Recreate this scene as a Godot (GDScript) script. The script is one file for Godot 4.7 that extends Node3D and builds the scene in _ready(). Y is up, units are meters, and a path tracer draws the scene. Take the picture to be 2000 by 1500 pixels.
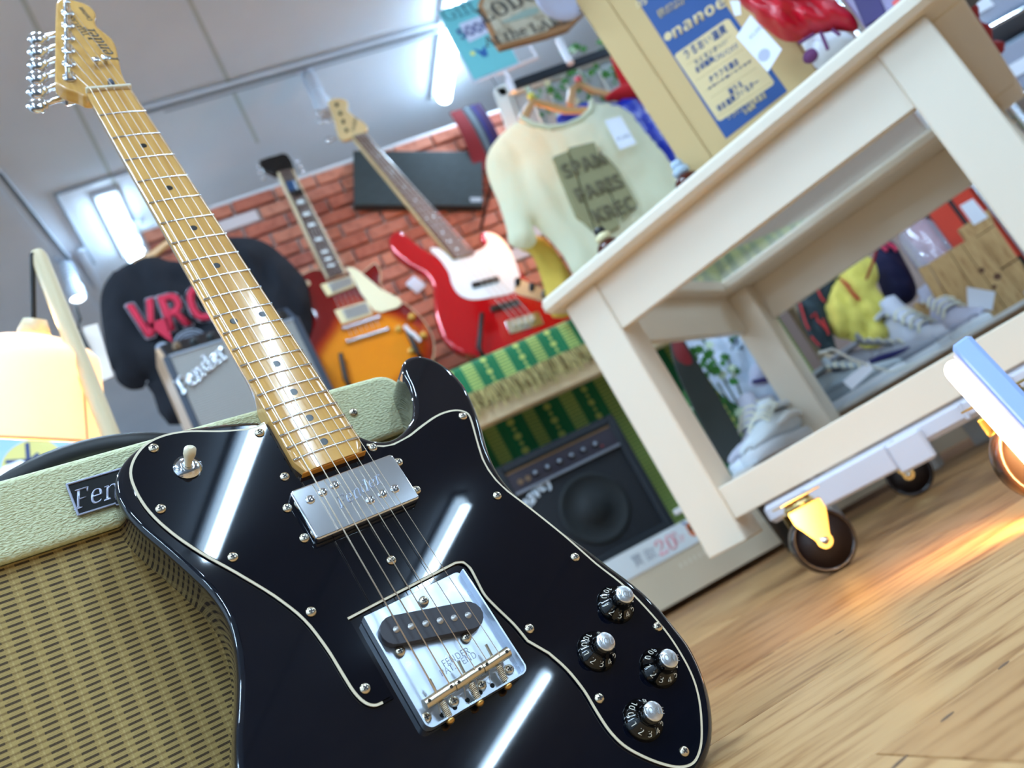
extends Node3D
# ---------- camera model: the photograph's own lens, found from the guitar's known scale length ----------
const FOCAL := 1720.0
const CAM := Vector3(0, 0.138, 0)
var wx: Vector3
var wy: Vector3
var wz: Vector3
var rng := RandomNumberGenerator.new()
var mats := {}
var used := {}

func ray(x: float, y: float) -> Vector3:
	var v := Vector3(x - 1000.0, y - 750.0, FOCAL) / FOCAL
	return Vector3(wx.dot(v), wy.dot(v), wz.dot(v))
func zp(x: float, y: float, z: float) -> Vector3:   # pixel's ray meets the upright plane z
	var d := ray(x, y)
	return CAM + d * (z / d.z)
func fl(x: float, y: float, h: float) -> Vector3:   # ... the level plane at height h
	var d := ray(x, y)
	return CAM + d * ((h - CAM.y) / d.y)
func dp(x: float, y: float, t: float) -> Vector3:   # ... at a distance along the lens axis
	return CAM + ray(x, y) * t
func pl(x: float, y: float, o: Vector3, n: Vector3) -> Vector3:   # ... the plane through o with normal n
	var d := ray(x, y)
	return CAM + d * ((o - CAM).dot(n) / d.dot(n))

# ---------- things, parts, materials ----------
func numbered(n: String) -> String:
	if not used.has(n):
		used[n] = 0
		return n
	used[n] += 1
	return "%s_%03d" % [n, used[n]]
func tag(o: Node, label: String, category: String, group := "", kind := ""):
	if label: o.set_meta("label", label)
	if category: o.set_meta("category", category)
	if group: o.set_meta("group", group)
	if kind: o.set_meta("kind", kind)
	return o
func thing(n: String, label: String, category: String, at := Vector3.ZERO, basis := Basis(), group := "") -> Node3D:
	var o := Node3D.new()
	o.name = numbered(n)
	add_child(o)
	o.transform = Transform3D(basis, at)
	tag(o, label, category, group)
	return o
func struct(n: String, kind := "structure") -> Node3D:
	var o := Node3D.new()
	o.name = n
	add_child(o)
	o.set_meta("kind", kind)
	return o
func obj(n: String, s: SurfaceTool, m: Material, parent: Node) -> MeshInstance3D:
	s.generate_normals()
	var o := MeshInstance3D.new()
	o.name = n
	o.mesh = s.commit()
	o.mesh.surface_set_material(0, m)
	parent.add_child(o, true)
	return o
func copy_of(m: MeshInstance3D, n: String, parent: Node, t: Transform3D) -> MeshInstance3D:
	var o := MeshInstance3D.new()
	o.name = n
	o.mesh = m.mesh
	o.transform = t
	parent.add_child(o, true)
	return o
func col(r: float, g: float, b: float) -> Color:   # photograph bytes
	return Color(r / 255.0, g / 255.0, b / 255.0)
func mat(n: String, c: Color, rough := 0.6, metal := 0.0) -> StandardMaterial3D:
	if mats.has(n): return mats[n]
	var m := StandardMaterial3D.new()
	m.resource_name = n
	m.albedo_color = c
	m.roughness = rough
	m.metallic = metal
	mats[n] = m
	return m
func noise_tex(seed_: int, freq: float, ramp: Array, size := 512, octaves := 4, kind := FastNoiseLite.TYPE_SIMPLEX_SMOOTH) -> NoiseTexture2D:
	var f := FastNoiseLite.new()
	f.seed = seed_
	f.frequency = freq
	f.noise_type = kind
	f.fractal_octaves = octaves
	var t := NoiseTexture2D.new()
	t.width = size
	t.height = size
	t.seamless = true
	t.noise = f
	if ramp.size():
		var g := Gradient.new()
		var offs := PackedFloat32Array()
		var cols := PackedColorArray()
		for k in ramp.size():
			offs.append(ramp[k][0])
			cols.append(ramp[k][1])
		g.offsets = offs
		g.colors = cols
		t.color_ramp = g
	return t
func tri(m: StandardMaterial3D, tex: Texture2D, scale: Vector3, world := false) -> StandardMaterial3D:
	m.albedo_texture = tex
	m.uv1_triplanar = true
	m.uv1_world_triplanar = world
	m.uv1_scale = scale
	return m
func relief(m: StandardMaterial3D, tex: Texture2D, amount: float) -> StandardMaterial3D:
	m.heightmap_enabled = true
	m.heightmap_texture = tex
	m.heightmap_scale = amount
	return m

# ---------- shapes ----------
func st() -> SurfaceTool:
	var s := SurfaceTool.new()
	s.begin(Mesh.PRIMITIVE_TRIANGLES)
	s.set_smooth_group(-1)
	return s
func t3(s: SurfaceTool, a: Vector3, b: Vector3, c: Vector3):
	s.add_vertex(a)
	s.add_vertex(b)
	s.add_vertex(c)
func q4(s: SurfaceTool, a: Vector3, b: Vector3, c: Vector3, d: Vector3):
	t3(s, a, b, c)
	t3(s, a, c, d)
func T(x := 0.0, y := 0.0, z := 0.0, b := Basis()) -> Transform3D:
	return Transform3D(b, Vector3(x, y, z))
func look(o: Vector3, x: Vector3, y: Vector3) -> Transform3D:   # frame with x along x and y near y
	var ex := x.normalized()
	var ez := ex.cross(y).normalized()
	return Transform3D(Basis(ex, ez.cross(ex), ez), o)
func bx(s: SurfaceTool, t: Transform3D, size: Vector3, c := 0.0):
	s.set_smooth_group(-1)
	var h := size / 2.0
	c = minf(c, minf(h.x, minf(h.y, h.z)) * 0.9)
	var V := func(sx: float, sy: float, sz: float, ax: int) -> Vector3:
		var p := Vector3(sx * h.x, sy * h.y, sz * h.z)
		for k in 3:
			if k != ax: p[k] -= signf(p[k]) * c
		return t * p
	for ax in 3:
		for sg in [-1.0, 1.0]:
			var pts := []
			for k in [[-1.0, -1.0], [1.0, -1.0], [1.0, 1.0], [-1.0, 1.0]]:
				var p := Vector3()
				p[ax] = sg
				p[(ax + 1) % 3] = k[0]
				p[(ax + 2) % 3] = k[1]
				pts.append(V.call(p.x, p.y, p.z, ax))
			if sg > 0: q4(s, pts[0], pts[3], pts[2], pts[1])
			else: q4(s, pts[0], pts[1], pts[2], pts[3])
	if c <= 0.0: return
	for ax in 3:
		var b1 := (ax + 1) % 3
		var b2 := (ax + 2) % 3
		for s1 in [-1.0, 1.0]:
			for s2 in [-1.0, 1.0]:
				var p := Vector3()
				p[b1] = s1
				p[b2] = s2
				p[ax] = -1.0
				var q := p
				q[ax] = 1.0
				var a: Vector3 = V.call(p.x, p.y, p.z, b1)
				var b: Vector3 = V.call(q.x, q.y, q.z, b1)
				var d: Vector3 = V.call(p.x, p.y, p.z, b2)
				var e: Vector3 = V.call(q.x, q.y, q.z, b2)
				if s1 * s2 > 0: q4(s, a, d, e, b)
				else: q4(s, a, b, e, d)
	for sx in [-1.0, 1.0]:
		for sy in [-1.0, 1.0]:
			for sz in [-1.0, 1.0]:
				var a: Vector3 = V.call(sx, sy, sz, 0)
				var b: Vector3 = V.call(sx, sy, sz, 1)
				var d: Vector3 = V.call(sx, sy, sz, 2)
				if sx * sy * sz > 0: t3(s, a, d, b)
				else: t3(s, a, b, d)
func box(n: String, m: Material, parent: Node, at: Vector3, size: Vector3, c := 0.0, b := Basis()) -> MeshInstance3D:
	var s := st()
	bx(s, Transform3D(b, at), size, c)
	return obj(n, s, m, parent)
func ring_frame(dir: Vector3) -> Basis:
	var d := dir.normalized()
	var a := Vector3.UP if absf(d.y) < 0.9 else Vector3.RIGHT
	var e1 := d.cross(a).normalized()
	return Basis(e1, e1.cross(d), d)
func tube(s: SurfaceTool, pts: PackedVector3Array, radii, n := 8, caps := true, flat := 1.0, up := Vector3.ZERO):
	s.set_smooth_group(0)
	var rings := []
	for k in pts.size():
		var d: Vector3 = (pts[mini(k + 1, pts.size() - 1)] - pts[maxi(k - 1, 0)])
		var f := ring_frame(d)
		if up != Vector3.ZERO:
			var e1 := d.cross(up).normalized()
			f = Basis(e1, e1.cross(d.normalized()), d.normalized())
		var r: float = radii[k] if radii is Array or radii is PackedFloat32Array else radii
		var ring := []
		for j in n:
			var a := TAU * j / n
			ring.append(pts[k] + f.x * cos(a) * r + f.y * sin(a) * r * flat)
		rings.append(ring)
	for k in pts.size() - 1:
		for j in n:
			var j2 := (j + 1) % n
			q4(s, rings[k][j], rings[k + 1][j], rings[k + 1][j2], rings[k][j2])
	if caps:
		s.set_smooth_group(-1)
		for j in range(1, n - 1):
			t3(s, rings[0][0], rings[0][j], rings[0][j + 1])
			var e: Array = rings[-1]
			t3(s, e[0], e[j + 1], e[j])
func rod(s: SurfaceTool, a: Vector3, b: Vector3, r: float, n := 10, r2 := -1.0):
	tube(s, PackedVector3Array([a, b]), [r, r if r2 < 0 else r2], n)
func lathe(s: SurfaceTool, t: Transform3D, prof: Array, n := 24, sharp := false):   # prof: [radius, height along y]
	for k in prof.size() - 1:
		s.set_smooth_group(k + 1 if sharp else 0)
		for j in n:
			var a := TAU * j / n
			var b := TAU * (j + 1) / n
			var p: Array = prof[k]
			var q: Array = prof[k + 1]
			var P := func(r: Array, an: float) -> Vector3: return t * Vector3(cos(an) * r[0], r[1], sin(an) * r[0])
			if p[0] > 1e-6: t3(s, P.call(p, a), P.call(q, a), P.call(p, b))
			if q[0] > 1e-6: t3(s, P.call(p, b), P.call(q, a), P.call(q, b))
func ball(s: SurfaceTool, t: Transform3D, r: Vector3, n := 16, m := 10):
	s.set_smooth_group(0)
	for i in m:
		for j in n:
			var P := func(a: int, b: int) -> Vector3:
				var la := PI * a / m
				var lo := TAU * b / n
				return t * (Vector3(sin(la) * cos(lo), cos(la), sin(la) * sin(lo)) * r)
			q4(s, P.call(i, j), P.call(i, j + 1), P.call(i + 1, j + 1), P.call(i + 1, j))
func smooth(pts: Array, n := 5, closed := true) -> PackedVector2Array:   # Catmull-Rom through the points
	var out := PackedVector2Array()
	var c := pts.size()
	var P := func(k: int) -> Vector2:
		var p = pts[posmod(k, c)] if closed else pts[clampi(k, 0, c - 1)]
		return p if p is Vector2 else Vector2(p[0], p[1])
	for k in (c if closed else c - 1):
		for j in n:
			var t := float(j) / n
			out.append(P.call(k).cubic_interpolate(P.call(k + 1), P.call(k - 1), P.call(k + 2), t))
	if not closed: out.append(P.call(c - 1))
	return out
func ccw(p: PackedVector2Array) -> PackedVector2Array:
	if Geometry2D.is_polygon_clockwise(p): p.reverse()
	return p
func inset(p: PackedVector2Array, d: float) -> PackedVector2Array:   # p runs counter-clockwise (y up)
	var out := PackedVector2Array()
	var c := p.size()
	for k in c:
		var a := (p[k] - p[posmod(k - 1, c)]).normalized()
		var b := (p[(k + 1) % c] - p[k]).normalized()
		var na := Vector2(-a.y, a.x)
		var nb := Vector2(-b.y, b.x)
		var m := (na + nb).normalized()
		out.append(p[k] + m * d / maxf(0.5, m.dot(na)))
	return out
func extr(s: SurfaceTool, poly: PackedVector2Array, prof: Array, t := Transform3D(), sharp := false):   # prof: [inset, z] from the front face to the back
	poly = poly.duplicate()
	var area := 0.0
	for k in poly.size(): area += poly[k].cross(poly[(k + 1) % poly.size()])
	if area < 0: poly.reverse()
	var rings := []
	for pr in prof:
		var r: PackedVector2Array = inset(poly, pr[0]) if absf(pr[0]) > 1e-7 else poly
		var ring := PackedVector3Array()
		for p in r: ring.append(t * Vector3(p.x, p.y, pr[1]))
		rings.append(ring)
	var c := poly.size()
	s.set_smooth_group(-1 if sharp else 0)
	for k in rings.size() - 1:
		for j in c:
			var j2 := (j + 1) % c
			q4(s, rings[k][j], rings[k][j2], rings[k + 1][j2], rings[k + 1][j])
	s.set_smooth_group(-1)
	var flat0: PackedVector2Array = inset(poly, prof[0][0])
	var ix := Geometry2D.triangulate_polygon(flat0)
	if ix.is_empty(): print("cap failed ", c)
	for k in range(0, ix.size(), 3):
		var a := ix[k]
		var b := ix[k + 1]
		var d := ix[k + 2]
		if (flat0[b] - flat0[a]).cross(flat0[d] - flat0[a]) > 0:
			var tmp := b
			b = d
			d = tmp
		t3(s, rings[0][a], rings[0][b], rings[0][d])
		t3(s, rings[-1][a], rings[-1][d], rings[-1][b])
func slab(n: String, m: Material, parent: Node, poly, z0: float, z1: float, r := 0.0, t := Transform3D(), sharp := false) -> MeshInstance3D:   # outline extruded from z1 (front) back to z0, edges rounded by r
	var s := st()
	var pp := PackedVector2Array()
	for p in poly: pp.append(p if p is Vector2 else Vector2(p[0], p[1]))
	var prof := [[0.0, z1], [0.0, z0]]
	if r > 0.0:
		prof = []
		for k in 4: prof.append([r * (1.0 - sin(k * PI / 6)), z1 - r * (1.0 - cos(k * PI / 6))])
		for k in 4: prof.append([r * (1.0 - cos(k * PI / 6)), z0 + r * (1.0 - sin(k * PI / 6))])
	extr(s, pp, prof, t, sharp)
	return obj(n, s, m, parent)
func rrect(w: float, h: float, r: float, n := 5) -> PackedVector2Array:
	var p := PackedVector2Array()
	for c in [[1, 1, 0], [-1, 1, 1], [-1, -1, 2], [1, -1, 3]]:
		for k in n + 1:
			var a: float = (c[2] + float(k) / n) * PI / 2
			p.append(Vector2(c[0] * (w / 2 - r) + cos(a) * r, c[1] * (h / 2 - r) + sin(a) * r))
	return p
func disc(r: float, n := 24, c := Vector2.ZERO) -> PackedVector2Array:
	var p := PackedVector2Array()
	for k in n: p.append(c + Vector2(cos(TAU * k / n), sin(TAU * k / n)) * r)
	return p
func edge_dist(p: Vector2, poly: PackedVector2Array) -> float:
	var best := 1e9
	for k in poly.size():
		best = minf(best, p.distance_to(Geometry2D.get_closest_point_to_segment(p, poly[k], poly[(k + 1) % poly.size()])))
	return best
func puff(s: SurfaceTool, poly: PackedVector2Array, t: Transform3D, thick: float, soft: float, step: float, folds: Callable, dye = null):
	# a soft thing with this outline: swells away from its edge, both sides, with folds(p) added to the front
	var pts := PackedVector2Array()
	var hs := PackedFloat32Array()
	for k in poly.size():
		pts.append(poly[k])
		hs.append(0.0)
	var lo := poly[0]
	var hi := poly[0]
	for p in poly:
		lo = lo.min(p)
		hi = hi.max(p)
	var y := lo.y
	var row := 0
	while y < hi.y:
		var x := lo.x + (step * 0.5 if row % 2 else 0.0)
		while x < hi.x:
			var p := Vector2(x, y)
			if Geometry2D.is_point_in_polygon(p, poly):
				var d := edge_dist(p, poly)
				if d > step * 0.45:
					pts.append(p)
					hs.append(sqrt(1.0 - pow(1.0 - minf(d / soft, 1.0), 2.0)))
			x += step
		y += step * 0.87
		row += 1
	var ix := Geometry2D.triangulate_delaunay(pts)
	s.set_smooth_group(0)
	for k in range(0, ix.size(), 3):
		var a := ix[k]
		var b := ix[k + 1]
		var c := ix[k + 2]
		var m := (pts[a] + pts[b] + pts[c]) / 3.0
		if not Geometry2D.is_point_in_polygon(m, poly): continue
		if (pts[b] - pts[a]).cross(pts[c] - pts[a]) > 0:
			var tmp := b
			b = c
			c = tmp
		var P := func(i: int, sg: float) -> Vector3:
			if dye != null: s.set_color(dye.call(pts[i]))
			var h: float = hs[i] * (thick * 0.5 + (folds.call(pts[i]) if sg > 0 else 0.0)) * sg + 0.001 * sg
			return t * Vector3(pts[i].x, pts[i].y, h)
		for i in [a, b, c]: s.add_vertex(P.call(i, 1.0))
		for i in [a, c, b]: s.add_vertex(P.call(i, -1.0))
func no_folds(_p: Vector2) -> float:
	return 0.0
func word(s: SurfaceTool, text: String, height: float, t: Transform3D, face := "Droid Sans", bold := false, depth := 0.0004, stretch := 1.0, shear := 0.0):
	var f := SystemFont.new()
	f.font_names = PackedStringArray([face])
	if bold: f.font_weight = 700
	var tm := TextMesh.new()
	tm.text = text
	tm.font = f
	tm.font_size = 64
	tm.pixel_size = height / 64.0 * 1.35
	tm.depth = depth
	tm.curve_step = 1.5
	s.set_smooth_group(-1)
	var sh := Transform3D(Basis(Vector3(stretch, 0, 0), Vector3(shear, 1, 0), Vector3(0, 0, 1)), Vector3.ZERO)
	for k in tm.get_surface_count(): s.append_from(tm, k, t * sh)
func bars(s: SurfaceTool, strokes: Array, t: Transform3D, wid: float, depth := 0.0004):   # pen strokes of a character, in a unit square
	for k in strokes:
		for j in range(0, k.size() - 2, 2):
			var a := Vector2(k[j], k[j + 1])
			var b := Vector2(k[j + 2], k[j + 3])
			var d := (b - a)
			var tt := t * Transform3D(Basis(Vector3(d.x, d.y, 0).normalized(), Vector3(-d.y, d.x, 0).normalized(), Vector3(0, 0, 1)), Vector3((a.x + b.x) / 2, (a.y + b.y) / 2, 0))
			bx(s, tt, Vector3(d.length() + wid, wid, depth))

func frame(o: Vector3, n: Vector3) -> Transform3D:   # an upright-ish plane through o facing n; x level, y up the plane
	var ez := n.normalized()
	var ex := Vector3.UP.cross(ez).normalized()
	return Transform3D(Basis(ex, ez.cross(ex), ez), o)
func on(f: Transform3D, x: float, y: float) -> Vector2:   # where the pixel's ray meets that plane, in its own coordinates
	var p := f.affine_inverse() * pl(x, y, f.origin, f.basis.z)
	return Vector2(p.x, p.y)
func outline(f: Transform3D, pts: Array, n := 1) -> PackedVector2Array:
	var out := []
	for p in pts: out.append(on(f, p[0], p[1]))
	if n > 1: return smooth(out, n)
	return PackedVector2Array(out)
func level_dir(x0: float, y0: float, x1: float, y1: float) -> Vector3:   # level direction of an image line
	var d := ray(x0, y0).cross(ray(x1, y1)).cross(Vector3.UP).normalized()
	return d if d.x > 0 else -d
func flat3(p: Vector2, z := 0.0) -> Vector3:
	return Vector3(p.x, p.y, z)
var GR: Array
const GC := Vector3(-258.5, 767, -556)
func gw(u: float, v: float, z: float) -> Vector3:   # the near guitar's millimetres (across, down the neck from the nut, into the body) to the shop
	var p := Vector3(u, v, z) - GC
	var c := Vector3(GR[0].dot(p), GR[1].dot(p), GR[2].dot(p)) / 1000.0
	return CAM + Vector3(wx.dot(c), wy.dot(c), wz.dot(c))

func _ready():
	rng.seed = 7
	wy = Vector3(-0.463, -0.8496, 0.25).normalized()
	wx = Vector3(0.8727, -0.386, 0.299)
	wx = (wx - wy * wx.dot(wy)).normalized()
	wz = wx.cross(wy)
	GR = [Vector3(0.7775, 0.5489, -0.3069), Vector3(-0.2712, 0.7331, 0.6238), Vector3(0.5674, -0.4017, 0.7188)]
	# camera
	var cam := Camera3D.new()
	cam.name = "camera"
	add_child(cam)
	cam.transform = Transform3D(Basis(Vector3(wx.x, wy.x, wz.x), -Vector3(wx.y, wy.y, wz.y), -Vector3(wx.z, wy.z, wz.z)), CAM)
	cam.fov = 2.0 * rad_to_deg(atan(750.0 / FOCAL))
	cam.near = 0.02
	cam.far = 60.0
	var at := CameraAttributesPhysical.new()
	at.frustum_focal_length = 24.0 * FOCAL / 1500.0
	at.exposure_aperture = 5.6
	at.frustum_focus_distance = 0.64
	cam.attributes = at
	cam.current = true
	# sky is shut out by the room; the shop is lit by its lamps
	var env := Environment.new()
	env.background_mode = Environment.BG_COLOR
	env.background_color = Color(0.02, 0.02, 0.025)
	env.tonemap_mode = Environment.TONE_MAPPER_LINEAR
	env.tonemap_exposure = 1.0
	env.sdfgi_enabled = true
	env.ssao_enabled = true
	env.ssil_enabled = true
	var we := WorldEnvironment.new()
	we.name = "environment"
	we.environment = env
	add_child(we)
	ceiling_lights()
	shell()
	near_guitar()
	tweed_amp()
	display_table()
	background()

# ---------- lamps ----------
const COOL := Color(0.77, 0.895, 1.0)
func area(parent: Node, t: Transform3D, size: Vector2, c: Color, e: float):
	var l := AreaLight3D.new()
	l.name = "light"
	parent.add_child(l, true)
	l.transform = t
	l.area_size = size
	l.light_color = c
	l.light_energy = e
	l.area_range = 30.0
	l.area_attenuation = 2.0
	l.shadow_enabled = true
func ceiling_lights():
	var glow := mat("led_glow", Color(0.9, 0.95, 1.0), 0.5)
	glow.emission_enabled = true
	glow.emission = COOL
	glow.emission_energy_multiplier = 17.0
	var white := mat("fitting_white", col(205, 212, 220), 0.45)
	# x, z of the near and far end of each tube: two stand in the picture, the rest are read from their reflections in the guitar
	for r in [[-0.07, -3.26, -3.72], [1.44, -2.55, -3.29], [1.53, 0.3, 1.75], [3.04, 1.68, 2.9], [5.22, 3.95, 5.3], [0.02, 0.6, 1.8], [-1.5, -0.4, 0.8], [3.04, -1.6, -0.4], [-1.5, 2.6, 3.8], [-1.5, -2.6, -1.4], [4.6, -2.4, -1.2], [0.02, -1.9, -0.7], [0.02, 3.4, 4.6], [-2.6, 4.6, 5.8], [0.02, 6.0, 7.2], [6.4, -1.4, -0.2], [-2.6, 0.6, 1.8], [8.2, -2.0, -0.8], [-1.5, -5.2, -4.0], [1.5, -5.4, -4.2]]:
		var z0: float = minf(r[1], r[2])
		var z1: float = maxf(r[1], r[2])
		var o := thing("ceiling_light", "white batten light with a glowing tube fixed to the grey ceiling", "light", Vector3(r[0], 2.45, (z0 + z1) / 2), Basis(), "tube lights on the ceiling")
		if r[1] == -3.26: tag(o, "batten light in a square frame above the black T-shirt", "light")
		if r[1] == -2.55: tag(o, "batten light with a glowing tube behind the turquoise poster", "light")
		var L := z1 - z0
		box("housing", white, o, Vector3(0, -0.012, 0), Vector3(0.1, 0.024, L + 0.05), 0.004)
		var s := st()
		var pts := PackedVector3Array()
		var rad := []
		for k in 9:
			var a := PI / 2 * k / 8.0
			pts.append(Vector3(0, -0.05, -L / 2 - 0.0 + 0.03 * (1 - sin(a))))
			rad.append(0.032 * sin(a) + 0.001)
		for k in 9:
			var a := PI / 2 * (8 - k) / 8.0
			pts.append(Vector3(0, -0.05, L / 2 - 0.03 * (1 - sin(a))))
			rad.append(0.032 * sin(a) + 0.001)
		tube(s, pts, rad, 14)
		obj("tube_light", s, glow, o)
		area(o, T(0, -0.086, 0, Basis(Vector3.RIGHT, -PI / 2)), Vector2(0.06, L), COOL, 2.6 * L)
	# frame round the left light
	# wide housing plate of the left light: square recess frame
	var s := st()
	for k in [[-0.17, 0.0], [0.17, 0.0]]: bx(s, T(-0.07 + k[0], 2.445, -3.45), Vector3(0.012, 0.012, 0.56), 0.002)
	bx(s, T(-0.07, 2.445, -3.17), Vector3(0.35, 0.012, 0.012), 0.002)
	var fr := obj(numbered("light_recess_frame"), s, mat("frame_grey", col(150, 160, 170), 0.5), self)
	tag(fr, "thin grey frame round the batten light above the black T-shirt", "frame")

# ---------- room ----------
func shell():
	var ceil_m := mat("ceiling_paint", col(238, 245, 253), 0.85)
	tri(ceil_m, noise_tex(3, 0.006, [[0.0, col(236, 240, 244)], [0.5, col(246, 248, 250)], [1.0, col(255, 255, 255)]], 512, 4), Vector3(0.35, 0.35, 0.35), true)
	var c := struct("ceiling")
	box("ceiling_slab", ceil_m, c, Vector3(4.2, 2.53, 1.6), Vector3(15, 0.16, 16.4))
	# jointing strips of the ceiling panels
	var strip := mat("ceiling_joint", col(196, 206, 206), 0.8)
	for p in [[[75, 60], [170, 250]], [[370, 0], [442, 150]]]:
		var a := fl(p[0][0], p[0][1], 2.449)
		var b := fl(p[1][0], p[1][1], 2.449)
		var s := st()
		bx(s, look((a + b) / 2, b - a, Vector3.UP), Vector3((b - a).length() + 0.9, 0.004, 0.016))
		obj("joint_strip", s, strip, c)
	for x in [-2.2, 2.35, 4.6]:
		box("joint_strip", strip, c, Vector3(x, 2.449, 1.6), Vector3(0.016, 0.004, 14))
	# walls, each with thickness; the brick wall is a pier that ends short of the far left of the shop
	var paint := mat("wall_paint", col(226, 230, 234), 0.8)
	var wb := struct("wall_back")
	box("partition", mat("mortar", col(168, 150, 144), 0.9), wb, Vector3(4.79, 1.016, -3.03), Vector3(9.6, 2.032, 0.12))
	bricks(wb)
	var wf := struct("wall_far")
	box("wall_slab", paint, wf, Vector3(4.2, 1.225, -6.5), Vector3(15, 2.45, 0.16))
	box("wall_slab", paint, struct("wall_left"), Vector3(-3.3, 1.225, 1.6), Vector3(0.16, 2.45, 16.4))
	box("wall_slab", paint, struct("wall_right"), Vector3(11.6, 1.225, 1.6), Vector3(0.16, 2.45, 16.4))
	box("wall_slab", paint, struct("wall_front"), Vector3(4.2, 1.225, 9.7), Vector3(15, 2.45, 0.16))
	floor_planks()
	# light track fixed to the ceiling, running to the spotlight above the bass
	var tr := struct("trim_1")
	box("cornice", paint, tr, Vector3(4.79, 2.040, -3.03), Vector3(9.6, 0.016, 0.13), 0.004)
func bricks(parent: Node):
	var kinds := []
	var tones := [col(206, 128, 102), col(192, 112, 90), col(216, 142, 116), col(180, 102, 84), col(208, 134, 112)]
	var tex := noise_tex(11, 0.02, [[0.0, col(196, 180, 176)], [0.45, col(245, 240, 238)], [1.0, col(255, 255, 255)]], 256, 4)
	for k in tones.size():
		var m := mat("brick_%d" % k, tones[k], 0.85)
		tri(m, tex, Vector3(4, 4, 4), true)
		kinds.append(m)
	var pale := mat("brick_chipped", col(216, 204, 204), 0.9)
	var L := 0.166
	var H := 0.0594
	var g := 0.011
	var whole := st()
	bx(whole, T(), Vector3(L - g, H - g, 0.024), 0.003)
	whole.generate_normals()
	var mesh_w := whole.commit()
	var half := st()
	bx(half, T(), Vector3(L / 2 - g, H - g, 0.024), 0.003)
	half.generate_normals()
	var mesh_h := half.commit()
	for row in 21:
		var y := 2.002 - row * H
		for k in 12:
			var x := 0.078 + k * L + (L / 2 if row % 2 else 0.0)
			var o := MeshInstance3D.new()
			o.name = "brick"
			o.mesh = mesh_w
			o.position = Vector3(x, y, -2.966 + rng.randf_range(-0.004, 0.004))
			o.material_override = pale if rng.randf() < 0.035 else kinds[rng.randi() % 5]
			parent.add_child(o, true)
		if row % 2:
			var o := MeshInstance3D.new()
			o.name = "brick"
			o.mesh = mesh_h
			o.position = Vector3(0.078 - L / 4 + 0.0, y, -2.966)
			o.material_override = kinds[rng.randi() % 5]
			parent.add_child(o, true)
func floor_planks():
	var f := struct("floor")
	box("screed", mat("screed", col(60, 50, 42), 0.9), f, Vector3(4.2, -0.064, 1.6), Vector3(15, 0.12, 16.4))
	var grain := FastNoiseLite.new()
	var ms := []
	var base := [col(184, 144, 96), col(172, 130, 86), col(192, 152, 104), col(164, 122, 80), col(180, 138, 92)]
	for k in 5:
		var m := mat("plank_%d" % k, base[k], 0.42)
		tri(m, noise_tex(40 + k, 0.012, [[0.0, col(150, 118, 92)], [0.22, col(206, 186, 166)], [0.4, col(236, 226, 214)], [0.6, col(250, 244, 238)], [1.0, col(255, 253, 248)]], 1024, 6), Vector3(0.55, 3.4, 3.4), true)
		m.uv1_offset = Vector3(0.13 * k, 0.37 * k, 0.21 * k)
		m.metallic_specular = 0.4
		ms.append(m)
	var knot := mat("plank_knot", col(96, 70, 50), 0.5)
	var wd := 0.2345
	for j in range(-4, 17):
		var z := -0.466 - wd * (j - 0.5) - wd
		var start := -1.5 + fmod(absf(j * 0.53), 1.2)
		var rowlen := 3 if j > 3 else 2
		for k in rowlen + 2:
			var x := start + k * 1.2
			if x > 3.6: continue
			box("plank", ms[posmod(j * 3 + k * 2, 5)], f, Vector3(x + 0.6, -0.002, z), Vector3(1.1992, 0.004, wd - 0.0008), 0.0006)
	var far := box("far_boards", ms[0], f, Vector3(7.6, -0.003, 1.6), Vector3(7.6, 0.004, 16))
	for p in [[1500, 1280], [1640, 1235], [1850, 1400], [1960, 1299], [1755, 1490], [1530, 1260]]:
		var c := fl(p[0], p[1], 0.0)
		var s := st()
		ball(s, T(c.x, 0.0, c.z, Basis(Vector3.UP, rng.randf_range(-0.3, 0.3))), Vector3(rng.randf_range(0.004, 0.009), 0.0003, 0.0018), 10, 6)
		obj("knot", s, knot, f)

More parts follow.
